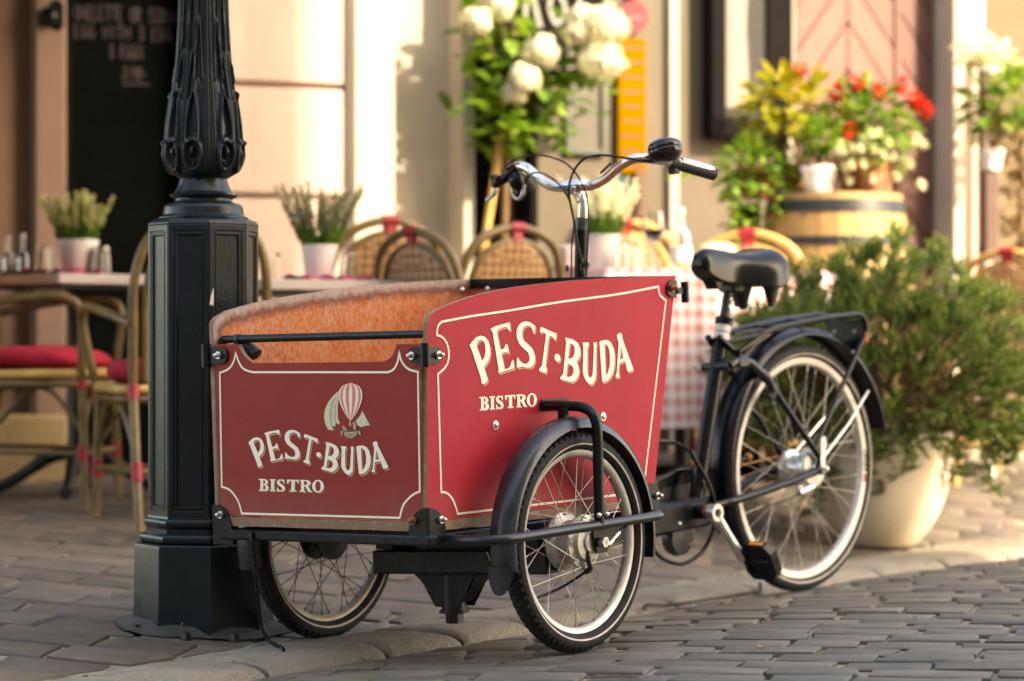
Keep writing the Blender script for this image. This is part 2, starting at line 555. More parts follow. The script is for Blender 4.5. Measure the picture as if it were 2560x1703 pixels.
road = bed('road', -9, 0.005, .15, -9, 16, .25, .007, M['mortar'])
pavement = bed('pavement', KW - .005, 7, .12, -9, 16, .25, .007, M['mortar'])
kerb = bed('kerb', 0.0, KW, .06, -9, 16, .25, .034, simple('dark_joint_dirt', (.045, .036, .027), .95))
g = MB(); g.grid(8, 8, lambda u, v: V((-60 + 120 * u, -40 + 120 * v, -.22)))
tag(g.build('ground', simple('far_paving', (.20, .175, .15), .8, var=.3, vs=2)), kind='structure')

def in_view(x, y, pad=.12): return y > 4.45 and abs(x) < .2118 * y + pad

def clip(poly, side, lim):
    """keep the part of a polygon on one side of a line n = lim along the kerb"""
    out = []
    f = [(to_nt(*p)[0] - lim) * side for p in poly]
    for i in range(len(poly)):
        a, b = poly[i - 1], poly[i]; fa, fb = f[i - 1], f[i]
        if (fa >= 0) != (fb >= 0):
            t = fa / (fa - fb); out.append((a[0] + (b[0] - a[0]) * t, a[1] + (b[1] - a[1]) * t))
        if fb >= 0: out.append(b)
    return out

def stone_shape(poly, h, bev, rng, c):
    """domed stone with worn arrises; returns verts (relative to c) and faces"""
    cx = sum(p[0] for p in poly) / len(poly); cy = sum(p[1] for p in poly) / len(poly)
    ring = []
    for i in range(len(poly)):                                      # a middle point on each side, so that the outline wavers
        a, b = poly[i], poly[(i + 1) % len(poly)]
        ring.append(a)
        L = hypot(b[0] - a[0], b[1] - a[1])
        if L > .06:
            w = rng.uniform(-.006, .004); nx, ny = (b[1] - a[1]) / L, -(b[0] - a[0]) / L
            k = rng.uniform(.35, .65)
            ring.append((a[0] + (b[0] - a[0]) * k + nx * w, a[1] + (b[1] - a[1]) * k + ny * w))
    n = len(ring); tx, ty = rng.uniform(-.009, .009), rng.uniform(-.013, .013); lift = rng.uniform(-.003, .0035)
    vs, fs = [], []
    def z(x, y, dz): return gz(x, y) + lift + tx * (x - cx) + ty * (y - cy) + dz
    for sc, dz in ((1, -.03), (1, -bev * .9), (None, 0)):
        for x, y in ring:
            if sc is None:
                d = hypot(x - cx, y - cy); k = max(.2, 1 - bev * 1.5 / max(d, .01))
                x, y = cx + (x - cx) * k, cy + (y - cy) * k
                dz = rng.uniform(-.0012, .0012)
            vs.append((x - c[0], y - c[1], z(x, y, dz) - c[2]))
    vs.append((cx - c[0], cy - c[1], z(cx, cy, .0008) - c[2]))
    for r in (0, 1):
        for i in range(n):
            j = (i + 1) % n
            fs.append((r * n + i, r * n + j, (r + 1) * n + j, (r + 1) * n + i))
    for i in range(n): fs.append((2 * n + i, 2 * n + (i + 1) % n, 3 * n))
    return vs, fs

def lay(parent, name, stuff_name, ang, row, lmin, lmax, gap, keep, lims, m, limit, seed, ymax=10.6):
    rng = random.Random(seed)
    ca, sa = cos(ang), sin(ang)
    cells = []
    b = -14.0; k = 0
    while b < 16:
        h = row * rng.uniform(.92, 1.06)
        a = -14 + rng.uniform(0, .2)
        while a < 14:
            L = rng.uniform(lmin, lmax)
            x0, x1, y0, y1 = a + gap / 2, a + L - gap / 2, b + gap / 2, b + h - gap / 2
            j = lambda s=.006: rng.uniform(-s, s)
            q = [(x0 + j(), y0 + j()), (x1 + j(), y0 + j()), (x1 + j(.011), y1 + j()), (x0 + j(.011), y1 + j())]
            q = [(u * ca - v * sa, u * sa + v * ca + 5.0) for u, v in q]
            a += L
            cx, cy = sum(p[0] for p in q) / 4, sum(p[1] for p in q) / 4
            if not in_view(cx, cy) or cy > ymax or not keep(cx, cy): continue
            for side, lim in lims: q = clip(q, side, lim) if q else q
            if len(q) < 3: continue
            ar = abs(sum(q[i - 1][0] * q[i][1] - q[i][0] * q[i - 1][1] for i in range(len(q)))) / 2
            if ar < .003: continue
            cells.append((cy, q))
        b += h
    cells.sort(key=lambda c: c[0])
    rest = MB()
    for i, (cy, q) in enumerate(cells):
        cx = sum(p[0] for p in q) / len(q); cyy = sum(p[1] for p in q) / len(q)
        c = (cx, cyy, gz(cx, cyy)) if i < limit else (0, 0, 0)
        vs, fs = stone_shape(q, .03, rng.uniform(.0014, .0034), rng, c)
        if i < limit:
            mb = MB(); mb.add(vs, fs)
            o = mb.build(name, m, parent, 50); o.location = c
        else: rest.add(vs, fs)
    if rest.v: tag(rest.build(stuff_name, m, parent, 50), kind='stuff')
    return len(cells)

lay(road, 'sett', 'far_setts', radians(-14), .128, .16, .27, .015, lambda x, y: to_nt(x, y)[0] < .05, [(-1, -.012)], M['sett'], 300, 3)
lay(pavement, 'paver', 'far_pavers', radians(-9), .175, .19, .31, .015, lambda x, y: KW - .1 < to_nt(x, y)[0] < 3.6, [(1, KW + .012)], M['flag'], 300, 5)

rng = random.Random(11)
t = -2.2
while t < 8.5:                                                     # rounded kerb stones
    L = rng.uniform(.26, .42)
    x, y = to_xy(KW / 2, t + L / 2)
    if in_view(x, y, .4):
        mb = MB(); c = (x, y, gz_n(KW / 2)); sk0 = sk1 = .012
        w0, w1 = .004 + rng.uniform(-.003, .006), KW - .008 + rng.uniform(-.010, .006); up = rng.uniform(-.003, .004)
        nn, ne = 10, 6
        NV = 26
        def f(u, v):
            jj = round(v * NV); end = jj in (0, NV)
            v = min(1, max(0, (jj - 1) / (NV - 2)))
            n = w0 + (w1 - w0) * u
            tt = t + .006 + (L - .013) * v + (sk0 * (1 - v) + sk1 * v) * (u - .5) * 2 + .022 * sin(u * 5.2 + .3)
            X, Y = to_xy(n, tt)
            e = min(v, 1 - v); drop = .007 * max(0, 1 - e / .06) ** 1.6 + .012 * (max(0, 1 - u / .10) ** 2 + max(0, 1 - (1 - u) / .08) ** 2) + (.04 if end else 0)
            return V((X - c[0], Y - c[1], gz_n(n) + up - drop + .004 * noise.noise(V((X * 7, Y * 7, 3))) + .0015 * noise.noise(V((X * 40, Y * 40, 3))) - c[2]))
        mb.grid(14, NV, f)
        o = mb.build('kerb_stone', M['kerb'], kerb, 45); o.location = c
    t += L

# ------------------------------------------------------------------ house fronts
FR_A = radians(20.8)
def front_thing(name, label, cat): return thing(name, label, cat, (0, 10.02, 0), FR_A)
def plaster(name, col, var=.1, bump=.15):
    t = NT(name)
    c = t.ramp(t.noise(3.2, 6, .6), [(.3, tuple(x * (1 - var) for x in col)), (.7, tuple(min(1, x * (1 + var)) for x in col))])
    st = t.ramp(t.noise(1, 5, .6, t.mapped((5, 5, .7)), .4), [(.50, (0, 0, 0)), (.78, (.55, .55, .55))])
    c = t.mix(st, c, tuple(x * .62 for x in col))
    t.bump(t.noise(45, 5, .6), bump, .004)
    return t.set(c, .85)
M['pink'] = plaster('pink_plaster', (.58, .44, .37))
M['pink_shaded'] = plaster('shaded_pink_plaster', (.23, .135, .095))  # the house pink, darkened to carry the shade at the left
M['cream'] = plaster('cream_plaster', (.45, .40, .325))
M['greywall'] = plaster('grey_tan_plaster', (.125, .100, .070))
M['ochre'] = plaster('ochre_plaster', (.155, .112, .062))
M['plinth'] = plaster('sunlit_sandstone', (.33, .235, .115), .3, .5)  # lightened stone colour stands for a sunlit patch at the wall foot
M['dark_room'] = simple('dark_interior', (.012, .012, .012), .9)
M['dark_wood'] = simple('dark_stained_wood', (.005, .004, .0035), .75, var=.3, **{'Specular IOR Level': .08})
M['chalkboard'] = simple('chalkboard_slate', (.003, .004, .004), .8, var=.25, vs=5, **{'Specular IOR Level': .02})
M['chalk'] = simple('chalk', (.07, .058, .06), .9, var=.5, vs=60)
M['door_red'] = simple('faded_red_door', (.165, .075, .058), .6, var=.16, vs=9, rand=.2)
M['door_deep'] = simple('deep_red_door', (.10, .022, .020), .55, var=.12, vs=9)
M['post_wood'] = simple('weathered_pink_wood', (.15, .095, .072), .7, var=.2, vs=7)
M['paper'] = simple('white_paper', (.80, .74, .68), .7, var=.04)
M['yellow'] = simple('yellow_sign_paint', (.22, .105, .0), .9, var=.08, **{'Specular IOR Level': .0})
M['orange_line'] = simple('orange_lettering', (.14, .045, .001), .55)
M['sign_red'] = simple('red_sign_paint', (.16, .005, .015), .6, var=.06)
M['sign_grey'] = simple('grey_lettering', (.22, .21, .18), .6, var=.2)
M['blue'] = simple('blue_poster', (.03, .085, .105), .5, var=.15, vs=12)
M['glass'] = None
def glass_mat():
    t = NT('clear_glass')
    t.p.inputs['Transmission Weight'].default_value = 1.0
    t.p.inputs['IOR'].default_value = 1.45
    return t.set((.96, .95, .93), .03)
M['glass'] = glass_mat()
def pane_mat():
    t = NT('dark_window_pane')
    return t.set((.05, .055, .055), .08, 0)
M['pane'] = pane_mat()

pink = front_thing('pink_house', 'pink plastered house front with grooved stone courses behind the cafe tables', 'house')
mb = MB(); mb.box((-3.0, .15, 1.75), (2.03, .3, 3.5)); mb.build('wall', M['pink_shaded'], pink)
mb = MB(); mb.box((-1.922, .09, 1.75), (.127, .34, 3.5), b=.012); mb.build('door_surround', plaster('shaded_surround_plaster', (.26, .165, .12)), pink)  # darkened plaster tone carries the shade beside the doorway
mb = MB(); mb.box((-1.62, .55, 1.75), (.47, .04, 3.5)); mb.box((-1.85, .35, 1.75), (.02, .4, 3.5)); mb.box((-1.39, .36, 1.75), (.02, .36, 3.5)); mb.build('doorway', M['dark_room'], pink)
mb = MB(); mb.box((-1.05, .18, 1.75), (.65, .28, 3.5)); mb.build('pier', M['pink'], pink)
z = -.03
for i, h in enumerate((.42, .43, .446, .446, .446, .446, .446)):
    mb = MB(); mb.box((-1.052, .02, z + h / 2), (.658, .055, h - .018), b=.010)
    mb.build('stone_course', M['pink'], pink); z += h
mb = MB(); mb.box((-.62, .10, 1.75), (.205, .30, 3.5), b=.03); mb.build('pilaster', M['cream'], pink)
mb = MB(); mb.box((-.37, .26, 1.75), (.296, .2, 3.5)); mb.build('recessed_wall', M['cream'], pink)
mb = MB(); mb.box((-.197, .13, 1.75), (.055, .3, 3.5), b=.008); mb.build('door_jamb', M['cream'], pink)
for x0, x1, y in ((-4.0, -3.1, -.06), (-3.1, -2.45, -.05), (-2.44, -1.85, -.06), (-1.38, -.74, -.035), (-.73, -.50, -.07)):
    mb = MB(); mb.box(((x0 + x1) / 2, y + .02, .20), (x1 - x0 - .012, .10, .42), b=.012); mb.build('plinth_stone', M['plinth'], pink)
# unseen plain awning above the picture, lengthened to darken the left tables and floor
aw = front_thing('awning', 'unseen dark canvas awning shading the cafe tables by the pink house', 'awning')
mb = MB(); mb.prism([(-.02, 2.72), (-2.5, 2.36), (-2.5, 2.10), (-2.49, 2.10), (-2.49, 2.34), (-.02, 2.70)], lambda u, v, h: V((h, u, v)), -6.0, -1.25)
mb.build('canvas', simple('dark_canvas', (.05, .035, .03), .9), aw)
mb = MB(); mb.tube([(-6.0, -2.47, 2.34), (-1.25, -2.47, 2.34)], .02); mb.build('front_bar', M['black'], aw)
for x in (-4.0, -1.5):
    mb = MB(); mb.tube([(x, -2.45, 2.33), (x, -.02, 2.3)], .014); mb.build('arm', M['black'], aw)

# chalkboard with the egg dishes
cb = front_thing('chalkboard', 'tall black chalkboard with handwritten egg dishes in the doorway', 'chalkboard')
mb = MB(); mb.box((-1.60, .10, 1.45), (.50, .03, 2.5), b=.004); mb.build('board', M['chalkboard'], cb)
mb = MB(); mb.box((-1.835, .085, 1.45), (.045, .06, 2.5), b=.006); mb.build('frame', M['dark_wood'], cb)
mb = MB(); mb.box((-1.90, -.02, 1.94), (.06, .16, .12), b=.02); mb.ball((-1.93, -.10, 1.93), .04); mb.build('bracket', M['black'], cb)
STROKES = {  # chalk hand: polylines on a unit box
 'O': [[(.5, 1), (.1, .7), (.1, .3), (.5, 0), (.9, .3), (.9, .7), (.5, 1)]], 'M': [[(0, 0), (.1, 1), (.5, .3), (.9, 1), (1, 0)]], 'E': [[(.9, 1), (.1, 1), (.1, 0), (.9, 0)], [(.1, .5), (.7, .5)]],
 'L': [[(.1, 1), (.1, 0), (.8, 0)]], 'T': [[(0, 1), (1, 1)], [(.5, 1), (.5, 0)]], 'R': [[(.1, 0), (.1, 1), (.8, .9), (.8, .6), (.1, .5), (.9, 0)]], 'S': [[(.9, .9), (.5, 1), (.1, .8), (.8, .3), (.5, 0), (.1, .1)]],
 'C': [[(.9, .9), (.4, 1), (.1, .5), (.4, 0), (.9, .1)]], 'A': [[(0, 0), (.5, 1), (1, 0)], [(.2, .4), (.8, .4)]], 'G': [[(.9, .9), (.4, 1), (.1, .5), (.4, 0), (.9, .2), (.9, .45), (.5, .45)]], 'W': [[(0, 1), (.25, 0), (.5, .7), (.75, 0), (1, 1)]],
 'I': [[(.5, 1), (.5, 0)]], 'H': [[(.1, 1), (.1, 0)], [(.9, 1), (.9, 0)], [(.1, .5), (.9, .5)]], '3': [[(.1, .9), (.7, 1), (.8, .75), (.4, .55), (.9, .3), (.6, 0), (.1, .1)]], '2': [[(.1, .8), (.5, 1), (.85, .75), (.1, 0), (.9, 0)]],
 '1': [[(.3, .8), (.5, 1), (.5, 0)]], '9': [[(.8, .6), (.4, .5), (.2, .8), (.5, 1), (.8, .8), (.7, 0)]], '0': [[(.5, 1), (.15, .6), (.2, .2), (.5, 0), (.85, .4), (.8, .8), (.5, 1)]], '-': [[(.1, .4), (.9, .45)]], 'B': [[(.1, 0), (.1, 1), (.7, .9), (.7, .6), (.1, .5), (.85, .4), (.8, .05), (.1, 0)]], 'D': [[(.1, 0), (.1, 1), (.7, .8), (.8, .3), (.1, 0)]]}
mb = MB(); rng = random.Random(4)
for txt, x0, zz, h, wd in (('OMELETTE OR SCRAMB', -1.80, 1.950, .058, .0245), ('EGG WITH 3 EGG', -1.80, 1.880, .050, .028), ('3 EGGS', -1.665, 1.805, .050, .024), ('2190-', -1.61, 1.722, .050, .020)):
    for ch in txt:
        for st in STROKES.get(ch, []):
            ribbon(mb, [(x0 + a * wd * .85, zz + b * h + rng.uniform(-.002, .002)) for a, b in st], .0055, lambda u, v: V((u, .0825, v)))
        x0 += wd
ribbon(mb, [(-1.61, 1.700), (-1.56, 1.707), (-1.50, 1.705)], .006, lambda u, v: V((u, .0825, v)))
mb.build('chalk_writing', M['chalk'], cb)

tan_h = front_thing('tan_house', 'grey tan house front with dark doorway and red boarded door', 'house')
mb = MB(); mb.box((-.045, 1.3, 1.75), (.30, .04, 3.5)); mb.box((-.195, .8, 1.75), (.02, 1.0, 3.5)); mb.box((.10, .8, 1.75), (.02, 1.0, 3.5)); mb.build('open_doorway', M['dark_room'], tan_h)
mb = MB(); mb.box((.675, .15, 1.75), (1.19, .3, 3.5)); mb.build('wall', M['greywall'], tan_h)
mb = MB(); mb.box((.725, .0, 1.75), (.045, .06, 3.5), b=.006); mb.build('pale_strip', M['cream'], tan_h)
mb = MB(); mb.box((.085, .06, 1.6), (.035, .2, 3.2), b=.005); mb.build('door_jamb', M['dark_wood'], tan_h)
mb = MB(); mb.box((1.27, .0, 1.75), (.035, .10, 3.5), b=.005); mb.build('pale_jamb', M['cream'], tan_h)
door = MB(); door.box((1.66, .10, 1.6), (.745, .05, 3.2)); door = door.build('door', M['door_deep'], tan_h)
cx = 1.60                                                         # boards laid as steep chevrons
SL = 1.36
for k in range(-4, 15):
    for sg, half in ((-1, .30), (1, .425)):
        h = .190
        z0 = .05 + k * .205
        g0 = .004
        q = [(cx + sg * g0, z0), (cx + sg * half, z0 - SL * half), (cx + sg * half, z0 - SL * half + h), (cx + sg * g0, z0 + h)]
        lo_, hi_ = .05, 3.18
        def cut(q, lim, sgn):
            o_ = []
            for a_, b_ in zip(q[-1:] + q[:-1], q):
                fa, fb = (a_[1] - lim) * sgn, (b_[1] - lim) * sgn
                if (fa >= 0) != (fb >= 0): tt = fa / (fa - fb); o_.append((a_[0] + (b_[0] - a_[0]) * tt, a_[1] + (b_[1] - a_[1]) * tt))
                if fb >= 0: o_.append(b_)
            return o_
        q = cut(q, lo_, 1); q = cut(q, hi_, -1) if len(q) > 2 else q
        if len(q) < 3: continue
        mb = MB(); mb.prism(q, lambda u, v, hh: V((u, hh, v)), .078, .050)
        mb.build('board', M['door_red'], door, 30)
mb = MB(); mb.box((1.845, .045, 1.6), (.030, .012, 3.2), b=.004); mb.build('cover_strip', M['door_red'], door)
mb = MB(); mb.box((2.066, .02, 1.75), (.055, .26, 3.5), b=.006); mb.build('corner_strip', M['cream'], tan_h)
mb = MB(); mb.box((2.17, .12, 1.75), (.155, .2, 3.5)); mb.build('corner_wall', M['post_wood'], tan_h)
pipe = front_thing('drainpipe', 'pale pink drainpipe running up the house corner', 'drainpipe')
mb = MB()
for x in (2.115, 2.185): mb.tube([(x, -.03, .2), (x, -.03, 1.93)], .016, 12)
mb.build('pipes', plaster('pale_pipe_paint', (.55, .42, .36)), pipe)
mb = MB(); mb.box((2.15, -.03, 1.72), (.10, .05, .02)); mb.box((2.15, -.03, .9), (.10, .05, .02)); mb.build('clamps', M['post_wood'], pipe)
lantern = front_thing('wall_box', 'white box mounted above the drainpipe', 'wall box')
mb = MB(); mb.box((2.15, -.04, 2.12), (.12, .10, .32), b=.01); mb.build('casing', M['paper'], lantern)

ochre = front_thing('ochre_house', 'ochre yellow house wall beyond the drainpipe', 'house')
mb = MB(); mb.box((3.6, .5, 1.75), (2.7, .3, 3.5)); mb.build('wall', M['ochre'], ochre)
mb = MB(); mb.box((2.46, .33, 1.75), (.02, .06, 3.5)); mb.build('edge_strip', M['post_wood'], ochre)

# signs on the tan wall
s1 = front_thing('shop_sign', 'large black shop sign with grey lettering above the doorway', 'sign')
mb = MB(); mb.box((.20, -.03, 2.20), (.40, .03, .52), b=.005); mb.build('board', M['dark_wood'], s1)
mb = MB()
ribbon(mb, spl([(.04, 2.02), (.06, 2.16), (.10, 2.02), (.11, 1.99)], 5), .022, lambda u, v: V((u, -.047, v)))
ribbon(mb, spl([(.17, 2.15), (.15, 2.08), (.18, 2.01), (.22, 2.07), (.19, 2.14)], 5), .02, lambda u, v: V((u, -.047, v)))
ribbon(mb, spl([(.28, 2.20), (.285, 2.10), (.28, 2.0)], 5), .02, lambda u, v: V((u, -.047, v)))
mb.build('lettering', M['sign_grey'], s1)
s2 = front_thing('picture_frame', 'grey green framed notice hanging on the tan wall', 'frame')
mb = MB()
for x in (.245, .405): mb.box((x, -.015, 1.72), (.026, .03, .50), b=.004)
for z in (1.483, 1.957): mb.box((.325, -.015, z), (.134, .03, .026), b=.004)
mb.build('moulding', simple('grey_green_frame', (.085, .092, .078), .5), s2)
mb = MB(); mb.box((.325, -.008, 1.72), (.136, .012, .45)); mb.build('sheet', simple('grey_sheet', (.10, .088, .07), .7), s2)
s3 = front_thing('yellow_sign', 'tall yellow menu sign with orange lines below the red sign', 'sign')
mb = MB(); mb.box((.528, -.025, 1.68), (.128, .02, .57), b=.003); mb.build('panel', M['yellow'], s3)
mb = MB(); rng = random.Random(9)
for k in range(9):
    zz = 1.43 + k * .062
    ribbon(mb, [(.478 + rng.uniform(0, .01), zz), (.578 - rng.uniform(0, .02), zz)], .016, lambda u, v: V((u, -.0365, v)))
mb.build('lettering', M['orange_line'], s3)
s4 = front_thing('red_sign', 'small round red sign with a pale word at the top', 'sign')
mb = MB(); mb.tube([(.528, -.02, 2.055), (.528, -.045, 2.055)], .068, 28); mb.build('disc', M['sign_red'], s4, 30)
mb = MB()
for k in range(6): mb.box((.492 + k * .0145, -.0475, 2.05), (.009, .002, .024))
mb.build('lettering', simple('pale_pink_print', (.28, .10, .11), .5), s4)
mb = MB(); mb.box((.528, -.02, 2.17), (.022, .02, .12)); mb.build('hanger', M['dark_wood'], s4)
s5 = front_thing('blue_poster', 'blue and white poster low on the tan wall', 'poster')
mb = MB(); mb.box((.475, -.012, 1.337), (.115, .008, .125)); mb.build('blue_half', M['blue'], s5)
mb = MB(); mb.box((.455, -.012, 1.225), (.15, .008, .095)); mb.build('white_half', M['paper'], s5)
s6 = front_thing('wood_post', 'thin brown wooden post by the blue poster', 'post')
mb = MB(); mb.box((.555, -.03, .75), (.036, .04, 1.32), b=.004); mb.build('timber', simple('brown_wood', (.12, .045, .025), .6), s6)
mc = front_thing('menu_case', 'black framed glass menu case with a white sheet inside', 'menu case')
mb = MB()
for x, w in ((.902, .075), (1.19, .13)): mb.box((x, -.05, 2.02), (w, .10, .92), b=.008)
mb.box((1.03, -.05, 1.60), (.32, .10, .09), b=.008); mb.box((1.03, -.05, 2.44), (.32, .10, .08), b=.008)
mb.build('frame', M['dark_wood'], mc)
mb = MB(); mb.box((1.02, -.012, 2.02), (.25, .012, .78)); mb.build('backing', simple('case_back', (.018, .014, .012), .7), mc)
mb = MB(); mb.grid(6, 10, lambda u, v: V((.925 + .145 * u + .006 * sin(v * 9) * u, -.026 - .012 * sin(u * 3), 1.69 + .66 * v))); mb.build('menu_sheet', M['paper'], mc, 180)
mb = MB(); mb.box((1.02, -.085, 2.02), (.25, .004, .76)); mb.build('pane', M['glass'], mc)

# tall house across the crossing: its corner throws the shade that the trike stands in
def facing_house(name, label, corner, along, L, depth, H, col):
    o = thing(name, label, 'house', (corner[0], corner[1], 0), atan2(along[1], along[0]))
    mb = MB(); mb.box((L / 2, depth / 2, H / 2 - .2), (L, depth, H)); mb.build('walls', plaster(name + '_plaster', col), o)
    mb = MB(); mb.prism([(-.4, H - .2), (depth + .4, H - .2), (depth / 2, H + 2.0)], lambda u, v, h: V((h, u, v)), -.001 + .0, L); mb.build('roof', simple(name + '_tiles', (.25, .09, .05), .8), o)
    return o
cx0, cy0 = 1.5 + .814 * 9, 8.05 - .581 * 9
h1 = facing_house('corner_house', 'tall cream house across the street whose corner shades the trike', (cx0, cy0), (-.581, -.814), 18, 7, 12.5, (.40, .34, .27))
h2 = facing_house('unseen_house', 'unseen plain house added behind the viewer to darken reflections', (5.5, -6.0), (-1, 0), 24, 8, 9.0, (.30, .25, .20))  # added behind the camera to dim reflections and deepen contrast
# its front looks back at the trike: depth axis must run away from the scene

